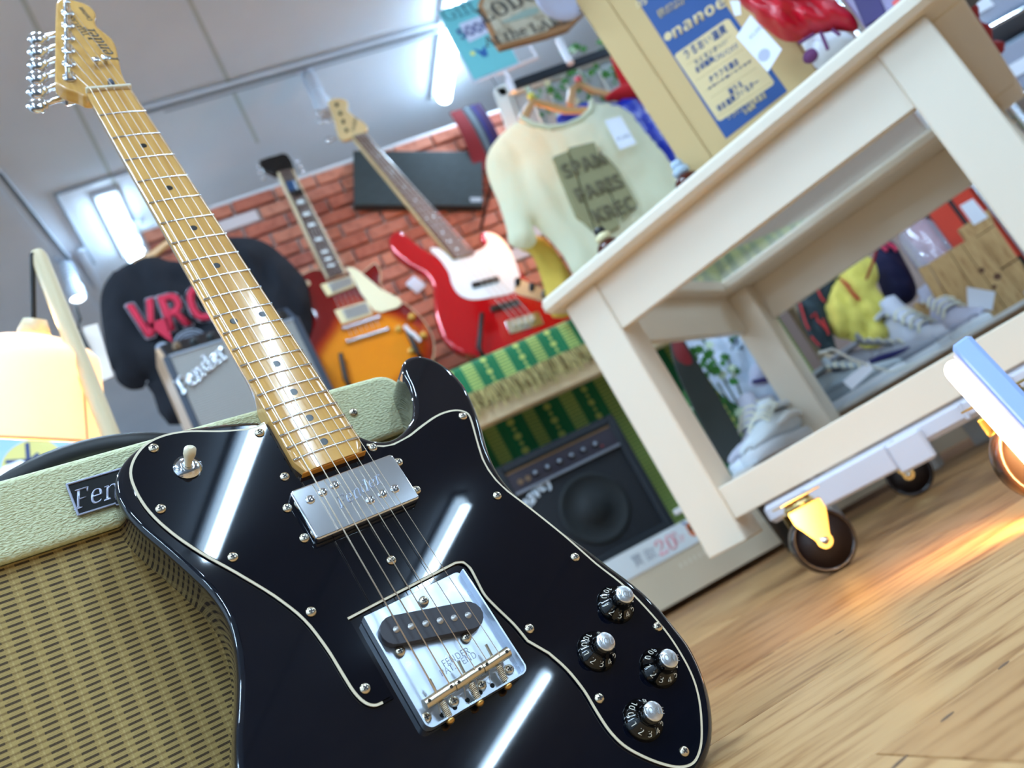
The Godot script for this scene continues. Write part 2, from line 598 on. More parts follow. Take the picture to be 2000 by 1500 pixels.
# ---------- the black guitar ----------
func near_guitar():
	var o0 := gw(0, 793, 0)
	var eu := (gw(1000, 793, 0) - o0).normalized()
	var ev := (gw(0, -207, 0) - o0).normalized()
	var G := thing("electric_guitar", "black electric guitar with maple neck leaning on the tweed amplifier", "guitar", o0, Basis(eu, ev, eu.cross(ev)))
	var L := func(u: float, v: float) -> Vector2: return Vector2(u / 1000.0, (793.0 - v) / 1000.0)
	var mm := func(a: Array) -> Array:
		var out := []
		for p in a: out.append(L.call(p[0], p[1]))
		return out
	var black := mat("black_lacquer", Color(0.03, 0.04, 0.085), 0.03)
	black.clearcoat_enabled = true
	black.clearcoat = 0.6
	black.clearcoat_roughness = 0.03
	var guard_black := mat("black_plastic", Color(0.02, 0.03, 0.075), 0.024)
	var cream := mat("cream_ply", col(222, 208, 178), 0.4)
	var chrome := mat("chrome", Color(0.86, 0.87, 0.89), 0.12, 1.0)
	var nickel := mat("aged_nickel", col(214, 200, 176), 0.26, 1.0)
	var steel := mat("string_steel", col(226, 206, 184), 0.3, 1.0)
	var maple := mat("maple", col(232, 184, 108), 0.14)
	tri(maple, noise_tex(21, 0.01, [[0.0, col(226, 210, 186)], [0.5, col(246, 238, 226)], [1.0, col(255, 252, 246)]], 512, 5), Vector3(14, 1.6, 14))
	maple.clearcoat_enabled = true
	maple.clearcoat = 0.7
	maple.clearcoat_roughness = 0.05
	var amber := mat("amber_lacquer", col(214, 134, 48), 0.15)
	# body
	var ring := [[-29, 409], [-56, 400], [-85, 394], [-108, 394], [-123, 399], [-134, 406], [-142, 415], [-147, 429], [-147, 446], [-143, 462], [-135, 483], [-126, 508], [-121, 525], [-119, 545], [-122, 565], [-128, 583], [-136, 600], [-146, 620], [-156, 646], [-164, 676], [-165, 706], [-158, 735], [-142, 760], [-116, 779], [-80, 790], [-40, 794], [0, 795], [50, 795], [95, 794], [122, 789], [142, 779], [158, 762], [169, 742], [175, 720], [175, 701], [173, 678], [167, 656], [158, 634], [148, 608], [134, 577], [125, 549], [123, 526], [127, 503], [135, 481], [142, 459], [146, 438], [145, 422], [141, 408], [134, 398], [124, 391], [112, 391], [104, 398], [100, 409], [98, 421], [93, 435], [82, 450], [67, 459], [54, 461], [43, 457], [35, 449], [30, 440], [0, 430]]
	var bp := smooth(mm.call(ring), 4)
	slab("body", black, G, bp, -0.055, -0.010, 0.005)
	# three-ply scratchplate
	var pg := [[-30, 411], [-41, 413], [-63, 407], [-83, 399], [-99, 396], [-114, 398], [-126, 406], [-134, 418], [-136, 434], [-134, 453], [-127, 474], [-116, 496], [-101, 520], [-86, 546], [-76, 570], [-72, 594], [-71, 612], [-70, 628], [-67, 638], [-62, 643], [-56, 644]]
	var pgc := [[66, 670], [71, 686], [73, 704], [72, 721], [72, 735], [75, 748], [82, 760], [92, 772], [103, 781], [115, 784], [127, 779], [138, 769], [150, 754], [158, 738], [162, 719], [163, 698], [160, 672], [155, 650], [147, 629], [138, 598], [126, 564], [116, 537], [115, 515], [121, 494], [128, 475], [130, 465], [125, 459], [116, 456], [103, 456], [86, 460], [70, 465], [58, 467], [49, 467], [41, 464], [33, 459]]
	var path := PackedVector2Array()
	path.append_array(smooth(mm.call(pg), 4, false))
	var n_pg := path.size()
	for p in [[-48, 644], [-48, 583], [-24, 582], [8, 581], [40, 580]]: path.append(L.call(p[0], p[1]))
	path.append_array(smooth(mm.call([[43, 580], [48, 582], [50, 588], [49, 599], [48, 611], [51, 625], [55, 640], [57, 655]]), 4, false))
	path.append_array(smooth(mm.call(pgc), 4, false))
	for p in [[30, 466], [-30, 466]]: path.append(L.call(p[0], p[1]))
	var gd := slab("scratchplate", guard_black, G, path, -0.0099, -0.0086)
	var s := st()
	for pp in Geometry2D.offset_polygon(path, -0.0019): extr(s, pp, [[0.0, -0.0074], [0.0, -0.0087]])
	obj("top_ply", s, guard_black, gd)
	# the pale middle ply shows along the bevel
	var turn := 0.0
	for k in path.size(): turn += path[k].cross(path[(k + 1) % path.size()])
	var bevel_line := inset(path, 0.0009 if turn > 0 else -0.0009)
	for rg in [[0, n_pg - 1], [n_pg + 1, path.size() - 3]]:
		var line := PackedVector3Array()
		for k in range(rg[0], rg[1] + 1): line.append(Vector3(bevel_line[k].x, bevel_line[k].y, -0.0083))
		s = st()
		ribbon(s, line, 0.0018, 0.0010, Vector3.BACK)
		obj("white_ply", s, cream, gd)
	# scratchplate screws
	var sc := [[-112, 405], [-126, 454], [-98, 508], [-69, 567], [-62, 630], [-38, 463], [-48, 488], [-48, 515], [-38, 420], [36, 465], [48, 485], [48, 513], [0, 557], [123, 466], [106, 544], [133, 617], [158, 694], [64, 648], [80, 714], [113, 774]]
	var head := screw_mesh(nickel, 0.0037)
	for p in sc:
		var q: Vector2 = L.call(p[0], p[1])
		var o := copy_of(head, "screw", G, T(q.x, q.y, -0.0072, Basis(Vector3.BACK, rng.randf_range(0, 3))))
		copy_of(cross_mesh, "screw_slot", o, T())
	# neck
	s = st()
	var rows := []
	var NV := 40
	for k in NV + 1:
		var v := -2.0 + (468.0 + 2.0) * k / NV
		var hw := (21.0 + v / 455.0 * 7.2) / 1000.0
		if v > 461: hw -= 0.0012 * pow((v - 461) / 7.0, 2) * 4.0
		var th: float = lerpf(0.0195, 0.0225, v / 468.0)
		var y := (793.0 - v) / 1000.0
		var r := []
		for j in 9:   # arched playing face
			var x := hw * (1.0 - j / 4.0)
			r.append(Vector3(x, y, -x * x / 0.48 - (0.0008 if j == 0 or j == 8 else 0.0)))
		for j in 11:  # rounded back
			var a := PI * j / 10.0
			var heel := smoothstep(380.0, 400.0, v)
			r.append(Vector3(-hw * lerpf(cos(a), clampf(cos(a) * 3.0, -1, 1), heel), y, -0.003 - (th - 0.003) * lerpf(pow(sin(a), 0.7), clampf(sin(a) * 3.0, 0, 1), heel)))
		rows.append(r)
	s.set_smooth_group(0)
	var c: int = rows[0].size()
	for k in NV:
		for j in c:
			var j2 := (j + 1) % c
			q4(s, rows[k][j], rows[k][j2], rows[k + 1][j2], rows[k + 1][j])
	s.set_smooth_group(-1)
	for e in [0, NV]:
		for j in range(1, c - 1): t3(s, rows[e][0], rows[e][j], rows[e][j + 1])
	var neck := obj("neck", s, maple, G)
	box("neck_end_edge", amber, neck, Vector3(0, 0.3245, -0.0058), Vector3(0.054, 0.001, 0.009), 0.0004)
	s = st()
	for n in 21:
		var v := 648.0 * (1.0 - pow(2.0, -(n + 1) / 12.0))
		var hw := (21.0 + v / 455.0 * 7.2) / 1000.0
		var fs := st()
		var pts := PackedVector3Array()
		for j in 7:
			var x := hw * (1.0 - j / 3.0) * 0.995
			pts.append(Vector3(x, (793.0 - v) / 1000.0, -x * x / 0.48))
		tube(fs, pts, 0.0011, 6)
		obj("fret", fs, chrome, neck)
	for n in [3, 5, 7, 9, 12, 15, 17, 19, 21]:
		var va := 648.0 * (1.0 - pow(2.0, -(n - 1) / 12.0))
		var vb := 648.0 * (1.0 - pow(2.0, -n / 12.0))
		for x in ([0.0] if n != 12 else [-0.0125, 0.0125]):
			var ds := st()
			extr(ds, disc(0.0031, 18), [[0.0, -x * x / 0.48 + 0.0002], [0.0, -0.002]], T(x, (793.0 - (va + vb) / 2) / 1000.0, 0))
			obj("position_dot", ds, mat("dot_black", Color(0.02, 0.02, 0.02), 0.3), neck)
	box("nut", mat("bone", col(240, 232, 210), 0.35), neck, Vector3(0, 0.7945, 0.0), Vector3(0.0425, 0.0035, 0.007), 0.0008)
	# headstock
	var hs := [[21, 0], [22, -14], [24, -34], [29, -56], [34, -78], [35, -92], [31, -106], [28, -116], [30, -126], [35, -139], [34, -152], [26, -162], [13, -168], [4, -163], [-2, -148], [-14, -112], [-28, -68], [-39, -34], [-41, -25], [-36, -15], [-27, -7], [-21, 0], [0, 2]]
	var hd := slab("headstock", maple, G, smooth(mm.call(hs), 4), -0.020, -0.0055, 0.002)
	# lettering on the headstock runs along the strings
	var decal := mat("decal_ink", col(60, 44, 26), 0.4)
	s = st()
	var br := Basis(Vector3.BACK, PI / 2 + 0.10)
	var hp: Vector2 = L.call(20, -84)
	word(s, "Fender", 0.0125, Transform3D(br, Vector3(hp.x, hp.y, -0.0054)), "Droid Serif", true, 0.0002, 1.0, 0.3)
	hp = L.call(9, -124)
	word(s, "TELECASTER", 0.0062, Transform3D(br, Vector3(hp.x, hp.y, -0.0054)), "Droid Serif", true, 0.0002, 0.9)
	hp = L.call(24, -138)
	word(s, "Custom", 0.005, Transform3D(br, Vector3(hp.x, hp.y, -0.0054)), "Droid Serif", true, 0.0002, 1.0, 0.3)
	obj("lettering", s, decal, hd)
	# tuners
	var posts := [[-27, -30], [-20.4, -52], [-13.6, -74], [-6.8, -95], [0, -117], [6.8, -139]]
	for p in posts:
		var q: Vector2 = L.call(p[0], p[1])
		s = st()
		lathe(s, T(q.x, q.y, -0.0055, Basis(Vector3.RIGHT, PI / 2)), [[0.0, 0.0], [0.0062, 0.0], [0.0062, 0.0015], [0.0045, 0.0022], [0.0035, 0.003], [0.0033, 0.009], [0.0026, 0.0105], [0.0034, 0.0135], [0.003, 0.0145], [0.0, 0.0148]], 16)
		var tn := obj("tuner", s, chrome, hd)
		s = st()
		var dirb := Vector3(-0.95, -0.29, 0)
		var b0 := Vector3(q.x, q.y, -0.026)
		rod(s, b0, b0 + dirb * 0.028, 0.0028, 10)
		bx(s, Transform3D(Basis(dirb, Vector3(-dirb.y, dirb.x, 0), Vector3.BACK), b0 + Vector3(0, 0, 0.001)), Vector3(0.02, 0.016, 0.012), 0.002)
		obj("gear_housing", s, chrome, tn)
		s = st()
		var kb := Transform3D(Basis(dirb, Vector3(-dirb.y, dirb.x, 0), Vector3.BACK), b0 + dirb * 0.036)
		ball(s, kb, Vector3(0.009, 0.0095, 0.005), 16, 10)
		ball(s, kb * T(-0.006, 0, 0), Vector3(0.006, 0.0075, 0.0045), 12, 8)
		obj("tuner_button", s, chrome, tn)
	s = st()
	var tp: Vector2 = L.call(6, -12)
	ball(s, T(tp.x, tp.y, -0.0015), Vector3(0.003, 0.006, 0.004), 12, 8)
	obj("truss_rod_plug", s, mat("plug", col(70, 76, 92), 0.3, 0.4), hd)
	s = st()
	for p in [[4, -48], [14, -50]]:
		tp = L.call(p[0], p[1])
		lathe(s, T(tp.x, tp.y, -0.0055, Basis(Vector3.RIGHT, PI / 2)), [[0.002, 0.0], [0.002, 0.005], [0.0042, 0.006], [0.0042, 0.007], [0.0, 0.0075]], 14)
	obj("string_tree", s, chrome, hd)
	# strings
	for k in 6:
		s = st()
		var un := -17.5 + 7.0 * k
		var ub := -26.5 + 10.6 * k
		var r: float = [0.00058, 0.00048, 0.0004, 0.00032, 0.00028, 0.00024][k]
		var a: Vector2 = L.call(ub, 656)
		var b: Vector2 = L.call(un, 0)
		var e: Vector2 = L.call(posts[k][0], posts[k][1])
		var hole: Vector2 = L.call(ub * 0.98, 668)
		tube(s, PackedVector3Array([Vector3(hole.x, hole.y, -0.009), Vector3(lerpf(a.x, hole.x, 0.5), lerpf(a.y, hole.y, 0.45), -0.001), Vector3(a.x, a.y, 0.0052), Vector3(lerpf(a.x, b.x, 0.5), lerpf(a.y, b.y, 0.5), 0.0042), Vector3(b.x, b.y, 0.0030), Vector3(e.x + 0.003, e.y, 0.0015)]), r, 6)
		obj("string", s, steel, G)
	# neck pickup in its polished cover
	var pc: Vector2 = L.call(0, 501.5)
	var pk := slab("neck_pickup", chrome, G, rrect(0.087, 0.044, 0.003), -0.009, 0.0005, 0.0016, T(pc.x, pc.y, 0))
	for p in [[-33, 492], [-22, 490], [-11, 488], [7, 510], [18, 509], [29, 509]]:
		var q: Vector2 = L.call(p[0], p[1])
		s = st()
		lathe(s, T(q.x, q.y, 0.0005, Basis(Vector3.RIGHT, PI / 2)), [[0.0036, 0.0], [0.0034, 0.0008], [0.0026, 0.0013], [0.0, 0.0015]], 16)
		var po := obj("pole_screw", s, chrome, pk)
		box("slot", mat("slot_dark", col(40, 40, 46), 0.5), po, Vector3(q.x, q.y, 0.0019), Vector3(0.005, 0.0008, 0.0004), 0.0, Basis(Vector3.BACK, 0.7))
	s = st()
	pc = L.call(4, 499)
	word(s, "Fender", 0.0095, Transform3D(Basis(Vector3.BACK, 0.2), Vector3(pc.x, pc.y, 0.0006)), "Droid Serif", false, 0.0002, 0.95, 0.4)
	obj("engraving", s, mat("engraved_line", col(150, 156, 172), 0.35, 1.0), pk)
	# bridge plate with its raised rim
	pc = L.call(0.5, 629.5)
	var plate_m := mat("bridge_plate_metal", col(196, 204, 216), 0.22, 0.95)
	plate_m.roughness_texture = noise_tex(55, 0.02, [[0.0, Color(0.6, 0.6, 0.6)], [1.0, Color(1, 1, 1)]], 256, 4)
	plate_m.uv1_triplanar = true
	plate_m.uv1_scale = Vector3(10, 10, 10)
	plate_m.roughness = 0.4
	var br_ := slab("bridge", plate_m, G, rrect(0.083, 0.088, 0.004), -0.0100, -0.0084, 0.0004, T(pc.x, pc.y, 0))
	s = st()
	var rim := PackedVector3Array()
	for p in [[-40.6, 588], [-40.8, 600], [-40.8, 668]]: rim.append(Vector3(L.call(p[0], p[1]).x, L.call(p[0], p[1]).y, -0.005))
	for k in 7:
		var an := PI + PI / 2 * k / 6.0
		var q: Vector2 = L.call(-35.8 + 5.0 * cos(an), 668.5 - 5.0 * sin(an))
		rim.append(Vector3(q.x, q.y, -0.005))
	for k in 7:
		var an := 1.5 * PI + PI / 2 * k / 6.0
		var q: Vector2 = L.call(36.8 + 5.0 * cos(an), 668.5 - 5.0 * sin(an))
		rim.append(Vector3(q.x, q.y, -0.005))
	for p in [[41.8, 668], [41.8, 600], [41.6, 588]]: rim.append(Vector3(L.call(p[0], p[1]).x, L.call(p[0], p[1]).y, -0.005))
	ribbon(s, rim, 0.0012, 0.0078, Vector3.BACK)
	obj("rim", s, plate_m, br_)
	# slanted bridge pickup
	pc = L.call(0, 613)
	var cap := PackedVector2Array()
	for sd in [1, -1]:
		for k in 9:
			var an := (-PI / 2 + PI * k / 8.0) + (0.0 if sd > 0 else PI)
			cap.append(Vector2(sd * 0.0275 + cos(an) * 0.0105, sin(an) * 0.0105))
	var sl := Transform3D(Basis(Vector3.BACK, -0.27), Vector3(pc.x, pc.y, 0))
	var fib := slab("bridge_pickup", mat("black_fibre", col(52, 50, 56), 0.5), G, cap, -0.0085, -0.0015, 0.0004, sl)
	for k in 6:
		var q := sl * Vector3(-0.0265 + 0.0106 * k, 0, -0.0015)
		s = st()
		lathe(s, Transform3D(Basis(Vector3.RIGHT, PI / 2), q), [[0.0025, 0.0], [0.0024, 0.0004], [0.0, 0.0005]], 14)
		obj("pole_piece", s, mat("pole_grey", col(176, 172, 168), 0.4, 0.8), fib)
	for p in [[5, 595], [18, 632], [-29, 619]]:
		var q: Vector2 = L.call(p[0], p[1])
		var o := copy_of(head, "screw", br_, T(q.x, q.y, -0.0070))
		copy_of(cross_mesh, "screw_slot", o, T())
		s = st()
		rod(s, Vector3(q.x, q.y, -0.0084), Vector3(q.x, q.y, -0.0072), 0.0028, 12)
		obj("screw_collar", s, nickel, br_)
	# saddles: three barrels with adjusting screws and springs
	for k in 3:
		var u0 := -35.0 + 24.0 * k
		var a: Vector2 = L.call(u0 - 1.0, 659.5 - 1.0 * k)
		var b: Vector2 = L.call(u0 + 22.4, 658.5 - 1.0 * k)
		s = st()
		rod(s, Vector3(a.x, a.y, 0.0008), Vector3(b.x, b.y, 0.0008), 0.0038, 18)
		var sd := obj("saddle", s, nickel, br_)
		for f in [0.12, 0.88]:
			s = st()
			var h := Vector3(lerpf(a.x, b.x, f), lerpf(a.y, b.y, f), 0.0)
			rod(s, h + Vector3(0, 0, 0.0030), h + Vector3(0, 0, 0.0048), 0.0012, 10)
			obj("height_screw", s, mat("screw_dark", col(40, 36, 30), 0.4, 0.6), sd)
		s = st()
		var mid := Vector3((a.x + b.x) / 2, a.y, 0.0)
		rod(s, mid + Vector3(0, 0.013, 0.001), mid + Vector3(0, -0.0165, -0.0035), 0.0011, 8)
		obj("intonation_screw", s, nickel, sd)
		s = st()
		var coil := PackedVector3Array()
		for j in 90:
			var an := TAU * j / 9.0
			var f := j / 89.0
			coil.append(mid + Vector3(cos(an) * 0.0024, lerpf(-0.0042, -0.0145, f), lerpf(-0.0006, -0.0032, f) + sin(an) * 0.0024))
		tube(s, coil, 0.0005, 5)
		obj("spring", s, nickel, sd)
		s = st()
		ball(s, T(mid.x, (793 - 675.5) / 1000.0, -0.004), Vector3(0.0032, 0.0024, 0.0032), 12, 8)
		obj("screw_head", s, mat("brass", col(206, 160, 92), 0.28, 1.0), sd)
	for u in [-26, -15.5, -5, 6, 16.5, 27]:
		var q: Vector2 = L.call(u * 0.98, 669)
		s = st()
		extr(s, disc(0.0017, 14), [[0.0, -0.0082], [0.0, -0.0086]], T(q.x, q.y, 0))
		obj("string_hole", s, mat("hole_black", Color(0.01, 0.01, 0.01), 0.8), br_)
	for u in [-36, -14, 9, 33]:
		var q: Vector2 = L.call(u, 665.5)
		var o := copy_of(head, "screw", br_, T(q.x, q.y, -0.0078))
		copy_of(cross_mesh, "screw_slot", o, T())
	# maker's stamp on the plate
	s = st()
	pc = L.call(4, 640)
	word(s, "FENDER", 0.004, T(pc.x, pc.y, -0.0084), "Droid Sans", false, 0.0001)
	word(s, "PAT. PEND.", 0.003, T(pc.x, pc.y - 0.005, -0.0084), "Droid Sans", false, 0.0001)
	obj("stamp", s, mat("stamp_grey", col(150, 154, 166), 0.5, 0.9), br_)
	# knobs
	var kn := 0
	for p in [[138, 664], [100, 686], [136.5, 719], [99.5, 742]]:
		var q: Vector2 = L.call(p[0], p[1])
		s = st()
		var kt := T(q.x, q.y, -0.0072, Basis(Vector3.RIGHT, PI / 2))
		lathe(s, kt, [[0.0150, 0.0], [0.0150, 0.0012], [0.0130, 0.0035], [0.0094, 0.0078], [0.0082, 0.0098], [0.0078, 0.0112], [0.0074, 0.0172], [0.0066, 0.0176], [0.0, 0.0176]], 40)
		var kb := obj("control_knob", s, mat("knob_black", Color(0.012, 0.012, 0.016), 0.1), G)
		s = st()
		lathe(s, kt, [[0.0070, 0.0172], [0.0070, 0.0182], [0.0062, 0.0186], [0.0, 0.01865]], 30)
		var top := obj("knob_cap", s, mat("spun_aluminium", col(226, 228, 232), 0.3, 1.0), kb)
		s = st()
		word(s, "VOL" if kn < 2 else "TONE", 0.0019, T(q.x, q.y, 0.0116, Basis(Vector3.BACK, -0.5)), "Droid Sans", false, 0.0001)
		obj("cap_lettering", s, mat("cap_ink", col(150, 150, 150), 0.5), top)
		s = st()
		for n in 10:
			var an := deg_to_rad(100.0 + 34.0 * n + [0.0, 4.0, -10.0, 8.0][kn])
			var dirn := Vector3(cos(an), sin(an), 0)
			# numerals lie on the sloping skirt
			var zz := (dirn * 0.0024 + Vector3(0, 0, 1) * 0.0033).normalized()
			var xx := Vector3(-sin(an), cos(an), 0)
			word(s, str(n - 1) if n else "10", 0.0034, Transform3D(Basis(xx, zz.cross(xx), zz), Vector3(q.x, q.y, -0.0072 + 0.0058) + dirn * 0.0115), "Droid Sans", false, 0.0002)
		obj("numerals", s, mat("numeral_white", col(214, 206, 190), 0.5), kb)
		kn += 1
	# pickup selector
	var q: Vector2 = L.call(-97, 429)
	s = st()
	lathe(s, T(q.x, q.y, -0.0072, Basis(Vector3.RIGHT, PI / 2)), [[0.0, 0.0], [0.0100, 0.0], [0.0100, 0.0012], [0.0066, 0.0024], [0.0056, 0.0034], [0.0036, 0.0036], [0.0, 0.003]], 28)
	var tg := obj("selector_switch", s, chrome, G)
	s = st()
	tube(s, PackedVector3Array([Vector3(q.x, q.y, -0.004), Vector3(q.x + 0.0008, q.y + 0.001, 0.001), Vector3(q.x + 0.0016, q.y + 0.0022, 0.006), Vector3(q.x + 0.0022, q.y + 0.003, 0.0105), Vector3(q.x + 0.0024, q.y + 0.0034, 0.0125)]), [0.0024, 0.0030, 0.0044, 0.0042, 0.0018], 16)
	obj("switch_tip", s, mat("switch_cream", col(232, 220, 190), 0.35), tg)

var cross_mesh: MeshInstance3D
func screw_mesh(m: Material, r: float) -> MeshInstance3D:   # a domed cross-head screw; kept out of the tree, its mesh is shared
	var s := st()
	lathe(s, T(0, 0, 0, Basis(Vector3.RIGHT, PI / 2)), [[r, 0.0], [r * 0.96, r * 0.25], [r * 0.7, r * 0.45], [r * 0.35, r * 0.52], [0.0, r * 0.53]], 18)
	s.generate_normals()
	var o := MeshInstance3D.new()
	o.mesh = s.commit()
	o.mesh.surface_set_material(0, m)
	s = st()
	bx(s, T(0, 0, r * 0.53), Vector3(r * 1.0, r * 0.24, r * 0.06))
	bx(s, T(0, 0, r * 0.53), Vector3(r * 0.24, r * 1.0, r * 0.06))
	s.generate_normals()
	cross_mesh = MeshInstance3D.new()
	cross_mesh.mesh = s.commit()
	cross_mesh.mesh.surface_set_material(0, mat("slot_dark", col(40, 40, 46), 0.5))
	return o
func ribbon(s: SurfaceTool, pts: PackedVector3Array, w: float, h: float, up: Vector3):   # an upright strip along a path
	s.set_smooth_group(0)
	var rings := []
	for k in pts.size():
		var d := (pts[mini(k + 1, pts.size() - 1)] - pts[maxi(k - 1, 0)]).normalized()
		var sd := d.cross(up).normalized() * w / 2
		var hh := up * h / 2
		rings.append([pts[k] - sd - hh, pts[k] + sd - hh, pts[k] + sd + hh, pts[k] - sd + hh])
	for j in 4:
		s.set_smooth_group(j + 20)
		for k in pts.size() - 1:
			q4(s, rings[k][j], rings[k + 1][j], rings[k + 1][(j + 1) % 4], rings[k][(j + 1) % 4])
	s.set_smooth_group(-1)
	q4(s, rings[0][0], rings[0][1], rings[0][2], rings[0][3])
	q4(s, rings[-1][3], rings[-1][2], rings[-1][1], rings[-1][0])

# ---------- tweed amplifier ----------
func tweed_amp():
	var ex := Vector3(0.9397, 0, -0.342)
	var A := thing("tweed_amplifier", "pale tweed guitar amplifier with woven tan grille behind the black guitar", "amplifier", Vector3(0.026, 0, -0.717) + ex * (0.138 - 0.225), Basis(ex, Vector3.UP, ex.cross(Vector3.UP)))
	var W := 0.45
	var H := 0.403
	var D := 0.21
	var tweed := mat("tweed_cloth", col(226, 228, 194), 0.85)
	tri(tweed, noise_tex(5, 0.05, [[0.0, col(210, 206, 176)], [0.5, col(244, 244, 232)], [1.0, col(255, 255, 250)]], 512, 3), Vector3(9, 24, 9))
	relief(tweed, noise_tex(6, 0.045, [], 512, 3), 0.13)
	var out := rrect(W, H, 0.022, 6)
	var sh := PackedVector2Array()
	for p in out: sh.append(p + Vector2(0, H / 2))
	slab("cabinet", tweed, A, sh, -D, -0.014, 0.004)
	# front band with rounded upper corners, side and lower rails
	var band := PackedVector2Array()
	for p in [Vector2(-W / 2, H - 0.058), Vector2(W / 2, H - 0.058)]: band.append(p)
	for k in 7:
		var a := PI / 2 * k / 6.0
		band.append(Vector2(W / 2 - 0.022 + cos(a) * 0.022, H - 0.022 + sin(a) * 0.022))
	for k in 7:
		var a := PI / 2 + PI / 2 * k / 6.0
		band.append(Vector2(-W / 2 + 0.022 + cos(a) * 0.022, H - 0.022 + sin(a) * 0.022))
	slab("front_band", tweed, A, band, -0.014, 0.0, 0.005)
	for sx in [-1, 1]:
		box("side_rail", tweed, A, Vector3(sx * (W / 2 - 0.008), (H - 0.058) / 2, -0.007), Vector3(0.016, H - 0.058, 0.014), 0.003)
	box("lower_rail", tweed, A, Vector3(0, 0.011, -0.007), Vector3(W - 0.03, 0.022, 0.014), 0.003)
	# grille cloth
	var g := mat("grille_weave", Color(1, 1, 1), 0.75)
	g.albedo_texture = grille_weave()
	g.uv1_scale = Vector3(W / 0.0168, 0.345 / 0.0047, 1)
	var s := st()
	var x0 := -W / 2 + 0.016
	var x1 := W / 2 - 0.016
	for t in [[[x0, 0.022, 0, 1], [x0, H - 0.058, 0, 0], [x1, H - 0.058, 1, 0]], [[x0, 0.022, 0, 1], [x1, H - 0.058, 1, 0], [x1, 0.022, 1, 1]]]:
		for v in t:
			s.set_uv(Vector2(v[2], v[3]))
			s.add_vertex(Vector3(v[0], v[1], -0.0115))
	obj("grille_cloth", s, g, A)
	# maker's plate
	var ax := A.transform.affine_inverse()
	var n := A.basis.z
	var c := ax * pl(196, 962, A.position, n)
	var plate := slab("name_plate", mat("plate_black", Color(0.02, 0.024, 0.04), 0.3), A, rrect(0.052, 0.026, 0.002), 0.0, 0.002, 0.0005, T(c.x + 0.006, c.y, 0))
	s = st()
	for k in [[0, 0.0124, 0.052, 0.0016], [0, -0.0124, 0.052, 0.0016], [-0.0254, 0, 0.0016, 0.026], [0.0254, 0, 0.0016, 0.026]]:
		bx(s, T(c.x + 0.006 + k[0], c.y + k[1], 0.0024), Vector3(k[2], k[3], 0.0016), 0.0004)
	obj("plate_border", s, mat("pewter", col(170, 172, 190), 0.4, 0.7), plate)
	s = st()
	word(s, "Fender", 0.0150, T(c.x + 0.012, c.y - 0.001, 0.0022), "Droid Serif", false, 0.0006, 0.9, 0.35)
	obj("plate_lettering", s, mat("pewter", col(170, 172, 190), 0.4, 0.7), plate)
	var hd := screw_mesh(mat("aged_nickel", col(214, 200, 176), 0.26, 1.0), 0.0042)
	for p in [[690, 806]]:
		c = ax * pl(p[0], p[1], A.position, n)
		var o := copy_of(hd, "screw", A, T(c.x, c.y, 0.0))
		copy_of(cross_mesh, "screw_slot", o, T())
	# leather strap handle
	s = st()
	var pts := PackedVector3Array()
	for k in 17:
		var t := k / 16.0
		pts.append(Vector3(lerpf(-0.138, 0.075, t), H - 0.004 + 0.043 * pow(sin(PI * t), 0.65), -0.085))
	tube(s, pts, 0.0092, 12, true, 0.45, Vector3.BACK)
	obj("strap_handle", s, mat("handle_leather", Color(0.03, 0.034, 0.045), 0.45), A)
func grille_weave() -> ImageTexture:
	var im := Image.create(192, 96, false, Image.FORMAT_RGB8)
	var r := RandomNumberGenerator.new()
	r.seed = 3
	for y in 96:
		for x in 192:
			var u := x / 192.0
			var v := y / 96.0
			var c := Color(0.80, 0.69, 0.43)
			c = c.lerp(Color(0.52, 0.44, 0.25), 0.5 * (0.5 + 0.5 * sin(v * TAU * 6.0)))         # weft threads
			c = c.lerp(Color(0.70, 0.61, 0.38), 0.3 * (0.5 + 0.5 * sin(u * TAU * 22.0)))          # warp threads
			if u > 0.85 and u < 0.92: c = c.lerp(Color(0.86, 0.77, 0.54), 0.4)                     # pale pair of warps
			if absf(v - 0.5) < 0.23:
				var d := 1.0 - absf(v - 0.5) / 0.23
				if u > 0.12 and u < 0.72: c = c.lerp(Color(0.13, 0.075, 0.04), minf(1.0, d * 2.8) * (0.75 + 0.25 * sin(u * TAU * 22.0)))
				else: c = c.lerp(Color(0.42, 0.32, 0.17), minf(1.0, d * 1.8) * (0.55 + 0.35 * sin(u * TAU * 22.0)))
			if absf(v - 0.08) < 0.03 and u > 0.2 and u < 0.8: c = c.lerp(Color(0.40, 0.29, 0.15), 0.45)
			if absf(v - 0.82) < 0.03 and u > 0.3 and u < 0.95: c = c.lerp(Color(0.44, 0.32, 0.17), 0.35)
			var k := r.randf_range(0.92, 1.06)
			im.set_pixel(x, y, Color(c.r * k, c.g * k, c.b * k))
	return ImageTexture.create_from_image(im)

